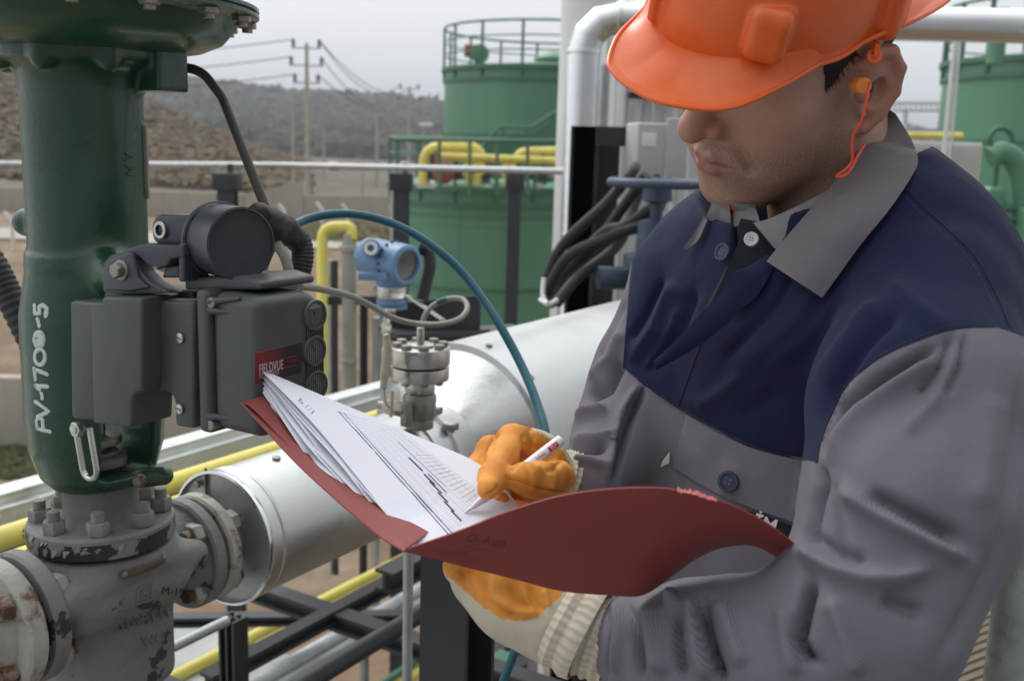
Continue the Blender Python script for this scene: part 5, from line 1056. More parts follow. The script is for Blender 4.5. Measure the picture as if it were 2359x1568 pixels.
# ---- hair: strands over scalp areas the helmet leaves free
M['hair'] = mat('black_hair', (.012, .010, .009), .55, var=.3, vscale=200)
hl_ = hv; reg = ((hl_[:, 2] > .010-.9*(hl_[:, 1]-.020)+.003*vnoise(hl_*300, 2)) & (hl_[:, 1] > .007+.001*vnoise(hl_*400, 7)) & (hl_[:, 1] < .038+.002*vnoise(hl_*350, 5)) & (hl_[:, 2] > .002) & (np.abs(hl_[:, 0]) > .055)) | ((hl_[:, 1] < -.030) & (hl_[:, 2] > -.055)) | (hl_[:, 2] > .055)
reg &= ~((ax_ > .0785) & (hv[:, 1] > -.034))
cand = np.where(reg)[0]; tri = []; V_ = []; r_ = np.random.default_rng(2)
for i in r_.choice(cand, min(16000, len(cand)), replace=False):
    p = hv[i]; n_ = hn[i]; dn = np.array([0, -.35, -1.])+r_.normal(0, .18, 3); dn -= n_*dn.dot(n_)*.9; dn /= np.linalg.norm(dn); l = r_.uniform(.005, .010); s_ = np.cross(n_, dn)*.00028
    a = p+n_*.0002; m1 = p+n_*.0016+dn*l*.5; e = p+n_*.0016+dn*l; k = len(V_); V_ += [a-s_, a+s_, m1+s_, m1-s_, e]; tri += [(k, k+1, k+2, k+3), (k+3, k+2, k+4)]
scf = hf[reg[hf].all(1)]; us, inv = np.unique(scf, return_inverse=True); base = hv[us]+hn[us]*.0009; k = len(V_)
mesh_obj('hair', H2W(np.concatenate([np.array(V_), base])), tri+(inv.reshape(scf.shape)+k).tolist(), M['hair'], person)
# eyebrow, lashes are under the brim
V_ = []; tri = []
for sx in (-1, 1):
    for q in range(260):
        u = r_.random(); p = np.array([sx*(.012+.036*u), .13, .034+.006*math.sin(u*2.6)+r_.normal(0, .0012)]); h_ = bvh_head.ray_cast(Vector(H2W(p)), Vector(HW@np.array([0, -1, 0])))
        if h_[0] is None: continue
        c0 = W2H(np.array(h_[0])); dn = np.array([sx*.9, .1, .25-.6*u]); k = len(V_); V_ += [c0+[0, 0, .0003], c0-[0, 0, .0003], c0+dn*.006+[0, .001, 0]]; tri += [(k, k+1, k+2)]
if V_: mesh_obj('eyebrow', H2W(np.array(V_)), tri, M['hair'], person)
# ---- earplug and its cord
EP = H2W(np.array([[-.083, .001, -.003], [-.097, .0075, -.0075]])); a, bb = Vector(N(1974, 197, .806)), Vector(N(2000, 199, .788))
M['foam'] = mat('orange_foam', (.80, .26, .05), .8, var=.08, vscale=200); M['cord'] = mat('orange_cord', (.75, .09, .03), .6, var=.1, vscale=300)
m = MB(); m.lathe([(.0050, -.006), (.0063, 0), (.0063, .0105), (.0058, .0115), (.0012, .0115)], a+(bb-a)*.05, bb-a, 32); ep = m.build('earplug', M['foam'], person)
m = MB(); pth = cr([Vector(N(x, y, d)) for x, y, d in ((2003, 192, .790), (1999, 208, .783), (1993, 240, .782), (1984, 278, .785), (1966, 310, .79), (1962, 345, .795), (1962, 372, .80), (1950, 388, .80), (1930, 403, .80), (1928, 408, .80), (1942, 406, .80), (1958, 392, .805), (1975, 360, .82), (1990, 335, .84))], 10)
m.tube(pth, .00115, 8, ribs=lambda i: 1+.18*math.sin(i*1.9)); m.build('cord', M['cord'], ep)
m = MB(); m.tube(cr([Vector(N(x, y, .895)) for x, y in ((1684, 474), (1692, 488), (1690, 498))], 6), .0013, 8); m.build('cord', M['cord'], ep)
# ---- hard hat
M['hat'] = mat('orange_helmet_plastic', (.80, .135, .022), .34, var=.06, vscale=18, bump=.04, bscale=300, spec=.5, col2=(.86, .22, .07), c2scale=9, blend=(.5, .8), coat=.15)
Ed = [(1490, 10, -.010), (1426, 80, -.010), (1402, 138, -.010), (1411, 166, -.010), (1447, 200, -.010), (1509, 232, -.010), (1578, 247, -.010), (1648, 252, -.009), (1706, 242, -.008), (1775, 211, -.005), (1845, 173, -.003), (1893, 145, -.002), (1948, 121, -.002), (1993, 112, -.002), (2035, 100, -.002), (2073, 85, -.001), (2121, 62, .0), (2163, 35, .0), (2190, 0, .0)]
ep_ = [kpx(*e) for e in Ed]; last = ep_[-1]
bk_ = [np.array([-.052, -.150, 0]), np.array([0, -.160, 0]), np.array([.052, -.150, 0])]
rt_ = [np.array([.086, -.10, -.002]), np.array([.093, -.03, -.003]), np.array([.091, .03, -.004]), np.array([.080, .07, -.008])]
edge = [np.array(v[:]) for v in cr([Vector(p) for p in ep_+bk_+rt_], 8, closed=True)]
def bump_box(P, th, z0, wd, ht, dp_):
    rr0 = float(shell_r(np.array(th))); c = np.array([-math.sin(th)*rr0, math.cos(th)*rr0])*.985; dr = np.array([-math.sin(th), math.cos(th)]); q = P[:, :2]-c
    a = q@dr; t_ = q@np.array([dr[1], -dr[0]]); zz = P[:, 2]-z0; top = np.maximum(zz+.01, 0)*.12
    bx = np.stack([a+top-(-.012), t_, zz], 1); rd_ = min(.009, wd*.9); h_ = np.array([.012+dp_, wd, ht])-rd_; qq = np.abs(bx)-h_; return np.linalg.norm(np.maximum(qq, 0), axis=1)+np.minimum(qq.max(1), 0)-rd_
def ang(px, py, z): p = kpx(px, py, z); return math.atan2(-p[0], p[1])
tb1 = ang(1757, 118, .012); tb2 = ang(2078, 52, .012); tf = ang(1500, 46, .004)
def f_hat(P):
    d = hat_d(P); d = smin(d, bump_box(P, tb1, .029, .0160, .021, .014), .003); d = smin(d, bump_box(P, tb2, .022, .017, .024, .013), .003); d = smin(d, bump_box(P, -tb1, .029, .0160, .021, .014), .003)
    fin = bump_box(P, tf, .050, .0045, .048, .008); d = smin(d, fin, .003)
    pass
    d = np.maximum(d, -.002-P[:, 2]); return smax(d, -hat_d(P, .0045), .001)
kv, kf = surfnet(f_hat, (-.13, -.16, -.005), (.13, .175, .16), .0019); kv = relax(kv, kf, 1)
hat = mesh_obj('hard_hat', K2W(kv), kf, M['hat'], person)
# brim sheet
ne = len(edge); nr = 14; VT = []; VBm = []
for e in edge:
    th = math.atan2(-e[0], e[1]); rc = float(shell_r(np.array(th))); zc_ = crease_z(th); kk_ = (1-(max(zc_, 0)/.128)**2.4)**(1/2.4); p0 = np.array([-math.sin(th)*rc*.985*kk_, math.cos(th)*rc*.985*kk_, zc_]); back = ss(np.array(-e[1]), -.03, .02)
    if np.hypot(e[0], e[1]) < rc+.0015: e = e.copy(); s_ = (rc+.0015)/np.hypot(e[0], e[1]); e[:2] *= s_
    for j in range(nr+1):
        u = j/nr; xy = p0[:2]*(1-u)+e[:2]*u; fl = 1-(1-u)**2.2 if False else u**1.25
        z = p0[2]*(1-fl)+e[2]*fl; z -= .004*math.sin(math.pi*u)*(1-float(back)); z += float(back)*(.011*max(0, (u-.55)/.45)**1.5)
        if u > .93: z += .0012
        VT.append([xy[0], xy[1], z]); VBm.append([xy[0], xy[1], z-.0026])
VT = np.array(VT); VBm = np.array(VBm); n0 = len(VT); F_ = []
for i in range(ne):
    i2 = (i+1) % ne
    for j in range(nr):
        a, b_, c_, d_ = i*(nr+1)+j, i*(nr+1)+j+1, i2*(nr+1)+j+1, i2*(nr+1)+j; F_ += [(a, b_, c_, d_), (n0+d_, n0+c_, n0+b_, n0+a)]
    a, b_ = i*(nr+1)+nr, i2*(nr+1)+nr; F_.append((a, n0+a, n0+b_, b_))
mesh_obj('brim', K2W(np.concatenate([VT, VBm])), F_, M['hat'], hat)
m = MB(); m.tube([Vector(p) for p in K2W(np.array([VT[i*(nr+1)+nr] for i in range(ne)])+[0, 0, -.0012])], .0019, 8, closed=True); m.build('brim_edge', M['hat'], hat)
ta, tb_ = Vector(N(2016, 106, .79)), Vector(N(2012, 134, .795)); m = MB(); m.beam(ta+(ta-tb_)*.3, tb_-(tb_-ta)*.25, .004, .0115, -Fw); m.disc(tb_-(tb_-ta)*.15, -Fw, .0062, -.002, .002, .0008, 24); tb3 = m.build('strap_lug', M['hat'], hat); m = MB(); m.disc(tb_-(tb_-ta)*.35, -Fw, .0024, .0, .0031, .0002, 16); m.build('lug_hole', M['rust'], tb3)
# ---- jacket body
cc_ = N(1888, 452, .935); axn = np.array((Rt*-.40+Up*.80-Fw*.45).normalized())
nrm = np.array(Rt)*-.78-np.array(Fw)*.60; nrm[2] = 0; nrm /= np.linalg.norm(nrm)
A_UP = [(N(2135, 715, .80), .068), (N(2112, 930, .735), .069), (N(2090, 1180, .69), .065), (N(2012, 1430, .665), .052)]
A_FO = [(N(2012, 1430, .665), .052), (N(1840, 1530, .68), .056), (N(1630, 1535, .70), .052), (N(1485, 1490, .735), .038)]
B_AR = [(N(1590, 665, 1.03), .060), (N(1500, 900, 1.02), .062), (N(1455, 1010, .98), .056), (N(1372, 1104, .912), .034)]
def chain(P, L, k=.02):
    d = None
    for (a, ra), (b2, rb) in zip(L[:-1], L[1:]):
        c = s_cap(P, a, b2, ra, rb); d = c if d is None else smin(d, c, k)
    return d
def f_jk(P):
    d = s_ecap(P, N(1900, 720, .94), N(1700, 1750, .99), .172, .165, nrm, .70)
    d = smin(d, s_cap(P, N(1640, 640, 1.0), N(2120, 690, .83), .058, .062), .05)
    d = smin(d, s_cap(P, N(2010, 520, .955), N(2120, 640, .85), .046, .062), .045)
    d = smin(d, s_cap(P, N(1800, 590, .985), N(1640, 625, 1.02), .040, .050), .045)
    d = smin(d, s_cap(P, N(1900, 560, .93), N(1900, 760, .93), .085, .12), .05)
    b_ = chain(P, B_AR); d = smin(d, b_, .03)
    u = chain(P, A_UP, .03); fo = chain(P, A_FO, .03); arm = smin(u, fo, .035)
    d = smin(d, arm, .012); return smax(smax(d, -s_cap(P, cc_-axn*.045, cc_+axn*.25, .080, .16), .006), -s_cap(P, N(1738, 565, .85), cc_+axn*.03, .022, .05), .006)
jv, jf = surfnet(f_jk, (-.05, .45, 4.28), (.62, 1.25, 5.10), .0028); jv = relax(jv, jf, 2)
FO = [
 ([(2170, 790), (2124, 818), (2020, 880), (1929, 946), (1899, 1014), (1880, 1060)], 15, -.013), ([(2170, 815), (2060, 890), (1985, 950), (1935, 1015), (1908, 1080)], 24, .008),
 ([(2193, 768), (2160, 850), (2110, 910)], 9, -.006), ([(2225, 765), (2205, 850), (2170, 920)], 9, -.005), ([(2210, 790), (2170, 900), (2070, 1010)], 24, .004),
 ([(1990, 1135), (2080, 1180), (2150, 1215), (2225, 1255)], 24, -.010), ([(1920, 1118), (1985, 1160), (2070, 1210), (2150, 1250), (2235, 1292)], 24, .009), ([(1925, 1100), (1935, 1180), (1940, 1290)], 14, -.003),
 ([(1825, 1245), (1870, 1285), (1929, 1317), (2000, 1335), (2066, 1330), (2160, 1300)], 28, .009), ([(1850, 1225), (1920, 1270), (2000, 1300)], 20, -.006), ([(2030, 1370), (2080, 1395), (2135, 1415)], 24, -.007),
 ([(1872, 1330), (1855, 1400), (1841, 1474), (1860, 1510), (1890, 1528)], 15, -.016), ([(1910, 1370), (1940, 1450), (1975, 1560)], 28, .008), ([(1800, 1390), (1808, 1470), (1830, 1560)], 26, .005),
 ([(2349, 858), (2330, 1050), (2305, 1239), (2232, 1405), (2144, 1552)], 22, -.004), ([(2280, 900), (2270, 1050), (2250, 1180)], 40, .004),
 ([(1880, 1060), (1893, 1110), (1878, 1160), (1870, 1200), (1850, 1260)], 16, -.013),
 ([(1616, 1375), (1625, 1430), (1640, 1490), (1668, 1575)], 13, -.016), ([(1585, 1370), (1595, 1440), (1605, 1500), (1630, 1575)], 20, .008), ([(1650, 1375), (1680, 1450), (1710, 1540)], 26, .005),
 ([(1448, 1385), (1458, 1450), (1470, 1560)], 11, -.013), ([(1480, 1352), (1510, 1348), (1545, 1362), (1550, 1385), (1528, 1396)], 10, .012), ([(1490, 1385), (1508, 1460), (1525, 1560)], 22, .009), ([(1560, 1395), (1560, 1470), (1575, 1560)], 12, -.009),
 ([(1420, 1375), (1428, 1450), (1420, 1560)], 9, .006), ([(1402, 1375), (1408, 1450), (1400, 1560)], 6, -.005),
 ([(1990, 640), (1900, 740), (1760, 860)], 34, .004), ([(2200, 780), (2100, 700), (2040, 640)], 30, .003), ([(2080, 700), (1990, 800), (1915, 900), (1880, 1010)], 20, -.007), ([(2030, 690), (1940, 790), (1860, 880)], 26, .005),
 ([(1440, 760), (1410, 830), (1350, 880)], 16, .007), ([(1435, 830), (1400, 890), (1340, 915)], 14, -.012), ([(1400, 940), (1350, 945), (1310, 960)], 14, .008), ([(1420, 1000), (1370, 1010), (1290, 1008)], 14, .007), ([(1400, 1030), (1350, 1035), (1300, 1036)], 9, -.011), ([(1400, 1075), (1360, 1060), (1320, 1055)], 12, .006), ([(1470, 885), (1430, 960), (1410, 1030), (1395, 1110)], 12, .007), ([(1485, 890), (1450, 970), (1425, 1060), (1412, 1110)], 8, -.009), ([(1440, 690), (1400, 770), (1370, 830)], 12, -.005),
 ([(1560, 640), (1510, 760), (1450, 840)], 22, .006), ([(1600, 660), (1560, 760), (1500, 850)], 16, -.007), ([(1530, 640), (1490, 720), (1450, 790)], 10, -.005), ([(1570, 700), (1530, 790), (1480, 860)], 10, .004), ([(1720, 860), (1640, 920), (1600, 940)], 24, .003), ([(1800, 900), (1700, 960)], 26, -.003), ([(1870, 560), (1790, 700), (1660, 840)], 14, -.003), ([(1950, 590), (1850, 720), (1700, 860)], 34, .004), ([(1700, 1060), (1640, 1200)], 30, .003),
]
jn = vnormals(jv, jf); pp = projn(jv); face = np.clip(-(jn@Fn)*3, 0, 1); disp = np.zeros(len(jv))
for pts, w_, h_ in FO:
    d2, fr = seg_d2(pp[:, :2], pts); disp += face*h_*1.25*np.exp(-(d2/(w_*.8))**1.7)*np.clip(np.sin(np.pi*np.clip(fr, .02, .98))*2.2, 0, 1)
disp += .0022*vnoise(jv*16, 3)+.0013*vnoise(jv*38, 4)
jv = jv+jn*disp[:, None]
pp = projn(jv)
YK = [(1446, 690), (1434, 846), (1470, 876), (1560, 937), (1650, 986), (1740, 1030), (1815, 1052), (1882, 1064), (1893, 1005), (1950, 885), (2030, 820), (2130, 777), (2200, 756), (2290, 752), (2358, 775), (2900, 800), (2900, -400), (1200, -400), (1200, 560), (1455, 600)]
dd, _ = seg_d2(pp[:, :2], YK+[YK[0]]); ins = in_poly(pp[:, :2], YK); far = (pp[:, 2] > 1.06) & (pp[:, 0] < 1600)
yoke = np.where(ins, dd, -dd)/2358*.85
jk = mesh_obj('jacket', jv, jf, M['jacket'], person, attrs={'yoke': yoke}); bvj = BVHTree.FromPolygons(jv.tolist(), jf.tolist())
def patch(name, A, B, m_, parent, nu=24, nv=10, lift=.004, thick=.002, bulge=0., depthA=None, depthB=None, bv=None, edge=0.):
    """cloth piece between two traced edges, laid on the jacket"""
    bv = bv or bvj
    def samp(L, n): L = [Vector((*p, 0)) for p in L]; c = cr(L, 8); ds = np.concatenate([[0], np.cumsum([(c[i+1]-c[i]).length for i in range(len(c)-1)])]); return [(float(np.interp(s*ds[-1], ds, [p.x for p in c])), float(np.interp(s*ds[-1], ds, [p.y for p in c]))) for s in np.linspace(0, 1, n)]
    a = samp(A, nu+1); b_ = samp(B, nu+1); top = []
    for i in range(nu+1):
        for j in range(nv+1):
            v = j/nv; x = a[i][0]*(1-v)+b_[i][0]*v; y = a[i][1]*(1-v)+b_[i][1]*v; h, n_ = hit(bv, x, y); d = (h-CP).dot(Fw) if h is not None else None
            if d is not None and j and pd_ is not None and abs(d-pd_) > .012: d = pd_
            if d is not None and i and j == 0 and pc_ is not None and abs(d-pc_) > .02: d = pc_
            pd_ = d
            if j == 0: pc_ = d
            u = i/nu; dA = float(np.interp(u, np.linspace(0, 1, len(depthA)), depthA)) if depthA else None; dB = float(np.interp(u, np.linspace(0, 1, len(depthB)), depthB)) if depthB else None
            if dA is not None:
                tB = dB if dB is not None else (hitd(bv, b_[i], lift)); dl = dA*(1-v)+tB*v-bulge*math.sin(math.pi*v)
                d = min(dl, d-lift) if d is not None else dl
            else: d = (d if d is not None else .8)-lift-bulge*math.sin(math.pi*v)
            top.append(W(x, y, d))
    n_ = nv+1; V = [p for p in top]+[p+(p-CP).normalized()*thick for p in top]; k = len(top); F = []
    for i in range(nu):
        for j in range(nv): q = (i*n_+j, i*n_+j+1, (i+1)*n_+j+1, (i+1)*n_+j); F += [q, tuple(k+t_ for t_ in q[::-1])]
        for j in (0, nv): F.append((i*n_+j, (i+1)*n_+j, k+(i+1)*n_+j, k+i*n_+j))
    for i in (0, nu):
        for j in range(nv): F.append((i*n_+j, i*n_+j+1, k+i*n_+j+1, k+i*n_+j))
    o = mesh_obj(name, V, F, m_, parent); bm = bmesh.new(); bm.from_mesh(o.data); bmesh.ops.recalc_face_normals(bm, faces=bm.faces[:]); bm.to_mesh(o.data); bm.free(); o.data.set_sharp_from_angle(angle=math.radians(50)); return o
def hitd(bv, p, lift):
    h, n_ = hit(bv, *p); return ((h-CP).dot(Fw) if h is not None else .9)-lift
# undershirt collar ring
us = patch('undershirt', [(1734, 513), (1770, 504), (1829, 478), (1868, 458), (1907, 436), (1950, 398), (1990, 345), (2028, 285)], [(1783, 572), (1860, 590), (1930, 545), (1985, 475), (2025, 415), (2055, 355), (2072, 305), (2075, 280)], M['jersey'], person, 48, 12, lift=.0025, thick=.003, bulge=.004, depthA=[.868, .858, .852, .853, .865, .888, .915, .945], depthB=[.850, .842, .838, .845, .862, .885, .912, .945], bv=bvj)
patch('shirt_collar', [(1690, 468), (1712, 470), (1738, 470)], [(1688, 524), (1706, 520), (1750, 512)], M['jersey'], us, 14, 10, lift=.004, thick=.003, bulge=.003, depthA=[.905, .90, .895], depthB=[.885, .88, .872], bv=bvh_head)
patch('inner_placket', [(1706, 503), (1697, 530), (1699, 560), (1680, 602), (1645, 690)], [(1747, 511), (1766, 540), (1800, 590), (1775, 640), (1700, 700)], M['navyd'], us, 24, 12, lift=.004, thick=.003, depthA=[.884, .872, .862, .856, .850], depthB=[.866, .858, .850, .848, .846])
patch('collar', [(1765, 602), (1800, 558), (1850, 500), (1915, 425), (1960, 365), (2000, 310), (2020, 270), (2032, 243)], [(1893, 686), (1930, 635), (1985, 560), (2050, 480), (2100, 405), (2114, 368), (2098, 320), (2062, 262)], M['greycloth'], jk, 48, 18, lift=.009, thick=.003, bulge=.010, depthA=[.825, .816, .811, .818, .836, .866, .901, .932], depthB=None)
patch('collar', [(1645, 456), (1660, 462), (1680, 474)], [(1623, 505), (1650, 513), (1684, 526)], M['greycloth'], jk, 20, 10, lift=.009, thick=.003, bulge=.005, depthA=[.915, .905, .895], depthB=[.905, .90, .885])
patch('collar_edge', [(1621, 495), (1599, 535), (1573, 571)], [(1628, 508), (1608, 552), (1581, 576)], M['greycloth'], jk, 16, 4, lift=.009, thick=.003, depthA=[.905, .91, .915], depthB=[.905, .91, .915])
patch('placket', [(1764, 588), (1722, 614), (1688, 628), (1658, 678), (1614, 722), (1560, 780), (1506, 830)], [(1790, 600), (1760, 655), (1735, 690), (1700, 715), (1672, 748), (1600, 802), (1512, 852)], M['navy'], jk, 40, 10, lift=.006, thick=.004, bulge=.002, depthA=[.842, .842, .842, .84, .838, .838, .84], depthB=[.83, .83, .832, .834, .836, .838, .84])
patch('placket', [(1696, 524), (1668, 560), (1650, 600), (1622, 690), (1560, 800), (1490, 860)], [(1703, 552), (1690, 590), (1668, 625), (1636, 700), (1585, 800), (1512, 868)], M['navy'], jk, 30, 6, lift=.004, thick=.003)
m = MB(); pz = []
for k in range(40):
    u = k/39; x = 1671-46*u; y = 616+92*u; h, n_ = hit(bvj, x, y)
    if h is not None: m.box(h-Fw*.0085, (.0016, .0008, .0010), None)
m.build('zip_teeth', M['steeld'], jk)
patch('pocket_flap', [(1580, 955), (1660, 1000), (1750, 1038), (1875, 1066)], [(1548, 1075), (1640, 1130), (1720, 1165), (1835, 1205)], M['greypocket'], jk, 30, 14, lift=.0042, thick=.003, bulge=.002)
patch('name_patch', [(1680, 1170), (1740, 1180), (1830, 1212)], [(1680, 1222), (1740, 1230), (1826, 1248)], M['navyd'], jk, 12, 8, lift=.002, thick=.0018)
wm = MB(); v, f = text_mesh('İM', 1.0, .5, .02)
def onj(x, y, lift): h, n_ = hit(bvj, x, y); return h-(h-CP).normalized()*lift if h is not None else W(x, y, .8)
ca, sa = math.cos(.28), math.sin(.28); S_ = 46
wm.add([onj(1762+(p[0]*ca+p[1]*sa)*S_, 1208+(p[0]*sa-p[1]*ca)*S_, .0035+(.0004 if p[2] > 0 else 0)) for p in v], f); wm.build('embroidery', mat('white_thread', (.6, .6, .6), .8), jk)
patch('pocket_welt', [(1468, 884), (1440, 945), (1412, 1010), (1396, 990)], [(1480, 890), (1456, 950), (1432, 1010), (1400, 995)], M['greypocket'], jk, 16, 4, lift=.002, thick=.002)
patch('woven_tag', [(1526, 1060), (1542, 1040)], [(1520, 1076), (1541, 1066)], mat('white_woven_tag', (.6, .6, .6), .8), jk, 4, 3, lift=.003, thick=.001)
def button(px, py, rx, ry, d_, mt, nm='button', par=None, tilt=(0, 0)):
    c_ = W(px, py, d_); ax_ = (-Fw+Rt*tilt[0]+Up*tilt[1]).normalized(); r = ry/FPX*d_; m = MB(); m.lathe([(.001, .0008), (r*.62, .0008), (r*.7, .0018), (r*.92, .0018), (r, .0008), (r, -.0012), (r*.8, -.0018)], c_, ax_, 32); o = m.build(nm, mt, par)
    a_, b_, _ = basis(ax_); m = MB()
    for k in range(4): q = c_+(a_*math.cos(k*1.571+.6)+b_*math.sin(k*1.571+.6))*r*.26; m.disc(q, ax_, r*.1, .0004, .0012, .0001, 10)
    m.build('thread', M['black'] if mt.name.startswith('pearl') else M['greycloth'], o)
MBt = mat('navy_button', (.025, .04, .07), .3); button(1677, 1108, 20, 25, (hit(bvj, 1677, 1108)[0]-CP).dot(Fw)-.008, MBt, par=jk, tilt=(-.5, .1))
button(1664, 581, 13, 22, (hit(bvj, 1664, 581)[0]-CP).dot(Fw)-.010, MBt, par=jk, tilt=(-1.2, .3)); button(1730, 551, 16, 17, .848, mat('pearl_button', (.62, .62, .56), .3), par=jk, tilt=(-.4, .1))
# stitched seams as thin welts
def seam(pts, w_=.0009, h_=.0007, mt=None):
    mb = MB(); stroke(mb, bvj, [(p.x, p.y) for p in cr([Vector((*q, 0)) for q in pts], 5)], w_, h_, sub=1, lift=.0001); return mb.build('seam', mt or M['navyd'], jk)
seam([(2076, 425), (2130, 480), (2185, 530), (2245, 590), (2290, 670), (2325, 755)]); seam([(1882, 1064), (1893, 1005), (1950, 885), (2030, 820), (2130, 777), (2200, 756), (2290, 752)]); seam([(1470, 876), (1560, 937), (1650, 986), (1740, 1030), (1882, 1064)]); seam([(1640, 710), (1600, 830), (1562, 935)])
st_ = mat('stitch_thread', (.055, .055, .10), .8)
def stitches(pts, step=7):
    P = cr([Vector((*q, 0)) for q in pts], 14); mb = MB(); acc = 0; seg = []
    for a, b in zip(P[:-1], P[1:]):
        acc += (b-a).length; seg.append((a.x, a.y))
        if acc > step and len(seg) > 1: stroke(mb, bvj, [seg[0], seg[int(len(seg)*.6)]], .00025, .0003, sub=1, lift=.0001); seg = []; acc = 0
    if mb.v: mb.build('stitching', st_, jk)
stitches([(1740, 1038), (1650, 994), (1560, 945), (1470, 884)]); stitches([(2064, 432), (2118, 488), (2172, 538), (2232, 598), (2276, 676), (2311, 758)]); stitches([(1893, 1017), (1960, 880), (2036, 812), (2132, 769), (2200, 748), (2290, 744)])
# shaded hidden legs so that the figure stands on the platform
def f_leg(P):
    h0 = np.array([.30, 1.00, 4.40]); h1 = np.array([.40, .84, 4.40])
    for_ = None
    for h0_, k0, a0 in ((h0, (.27, 1.02, 3.93), (.29, 1.05, 3.47)), (h1, (.40, .80, 3.93), (.43, .86, 3.47))):
        d = smin(s_cap(P, h0_, k0, .088, .066), s_cap(P, k0, a0, .064, .05), .03); for_ = d if for_ is None else smin(for_, d, .03)
    return smin(for_, s_cap(P, h0, h1, .11), .05)
lv, lf = surfnet(f_leg, (.05, .6, 3.40), (.65, 1.3, 4.56), .008); mesh_obj('trousers', lv, lf, M['greycloth'], person)
m = MB()
for x, y in ((.27, 1.02), (.42, .83)): m.box((x-.05, y-.03, 3.435), (.28, .10, .075), Matrix.Rotation(.6, 3, 'Z'), .03)
m2 = m.build('boots', M['rubber'], person)
# ---- gloves
M['glove'] = bpy.data.materials.new('orange_coated_glove')
def glove_mat():
    m = M['glove']; m.use_nodes = True; t = m.node_tree; b = t.nodes['Principled BSDF']; tc = t.nodes.new('ShaderNodeTexCoord'); at = t.nodes.new('ShaderNodeAttribute'); at.attribute_name = 'coat'
    n = t.nodes.new('ShaderNodeTexNoise'); n.inputs['Scale'].default_value = 330; n.inputs['Detail'].default_value = 3; t.links.new(tc.outputs['Object'], n.inputs['Vector'])
    s = t.nodes.new('ShaderNodeMath'); s.operation = 'MULTIPLY_ADD'; s.inputs[1].default_value = .006; s.inputs[2].default_value = -.003; t.links.new(n.outputs[0], s.inputs[0]); ad = t.nodes.new('ShaderNodeMath'); ad.operation = 'ADD'; t.links.new(s.outputs[0], ad.inputs[0]); t.links.new(at.outputs['Fac'], ad.inputs[1])
    mr = t.nodes.new('ShaderNodeMapRange'); mr.inputs[1].default_value = -.0004; mr.inputs[2].default_value = .0004; t.links.new(ad.outputs[0], mr.inputs[0])
    n2 = t.nodes.new('ShaderNodeTexNoise'); n2.inputs['Scale'].default_value = 35; n2.inputs['Detail'].default_value = 5; t.links.new(tc.outputs['Object'], n2.inputs['Vector']); r = t.nodes.new('ShaderNodeValToRGB'); r.color_ramp.elements[0].color = (.58, .21, .02, 1); r.color_ramp.elements[1].color = (.86, .36, .06, 1); r.color_ramp.elements[0].position = .3; r.color_ramp.elements[1].position = .7; t.links.new(n2.outputs[0], r.inputs[0])
    mx_ = t.nodes.new('ShaderNodeMix'); mx_.data_type = 'RGBA'; t.links.new(mr.outputs[0], mx_.inputs[0]); mx_.inputs[6].default_value = (.55, .50, .38, 1); t.links.new(r.outputs[0], mx_.inputs[7]); t.links.new(mx_.outputs[2], b.inputs['Base Color']); b.inputs['Roughness'].default_value = .7
    w = t.nodes.new('ShaderNodeTexNoise'); w.inputs['Scale'].default_value = 700; w.inputs['Detail'].default_value = 3; t.links.new(tc.outputs['Object'], w.inputs['Vector']); bp = t.nodes.new('ShaderNodeBump'); bp.inputs['Strength'].default_value = .35; bp.inputs['Distance'].default_value = .001; t.links.new(w.outputs[0], bp.inputs['Height']); t.links.new(bp.outputs[0], b.inputs['Normal'])
glove_mat()
M['knit'] = mat('cream_knit_cuff', (.55, .50, .39), .9, var=.12, vscale=60, bump=.5, bscale=700)
def finger(P, L, r): 
    d = None; n = len(L)
    for i in range(n-1):
        ra = r*(1.06-.10*i/(n-1)); rb = r*(1.06-.10*(i+1)/(n-1)); c = s_cap(P, L[i], L[i+1], ra, rb); d = c if d is None else smin(d, c, .004)
    return d
def fchain(P, L, k=.005):
    d = None
    for (x0, y0, d0, r0), (x1, y1, d1, r1) in zip(L[:-1], L[1:]):
        c = s_cap(P, N(x0, y0, d0), N(x1, y1, d1), r0*d0/FPX, r1*d1/FPX); d = c if d is None else smin(d, c, k)
    return d
def f_gr(P):
    d = smin(s_ell(P, N(1222, 1062, .893), (.027, .030, .028)), s_cap(P, N(1245, 1078, .89), N(1294, 1106, .90), .0245, .0205), .015)
    d = smin(d, fchain(P, [(1190, 1016, .850, 34), (1222, 1022, .872, 34)]), .012)
    th = fchain(P, [(1184, 1099, .778, 25), (1208, 1100, .782, 34), (1240, 1100, .806, 37), (1288, 1098, .862, 38)], .006); d = smin(d, th, .006)
    ix = fchain(P, [(1222, 1022, .868, 34), (1180, 1012, .842, 33), (1158, 1050, .815, 33), (1137, 1098, .778, 32), (1124, 1124, .756, 26)], .008)
    md = fchain(P, [(1215, 1030, .89, 32), (1130, 1036, .870, 30), (1104, 1080, .858, 29), (1100, 1128, .845, 29), (1128, 1166, .812, 30), (1150, 1158, .80, 26)], .008)
    rg_ = fchain(P, [(1225, 1060, .905, 32), (1150, 1080, .90, 30), (1130, 1140, .88, 30), (1160, 1185, .845, 30), (1200, 1180, .85, 28)], .008)
    pk_ = fchain(P, [(1235, 1085, .915, 30), (1190, 1120, .915, 28), (1190, 1170, .895, 28), (1225, 1165, .89, 28)], .008)
    return smin(smin(smin(smin(d, ix, .0035), md, .0025), rg_, .0025), pk_, .0025)
gc = N(1215, 1085, .885); gv, gf = surfnet(f_gr, gc-np.array([.085, .165, .085]), gc+.085, .0016); gn = vnormals(gv, gf); gp_ = projn(gv)
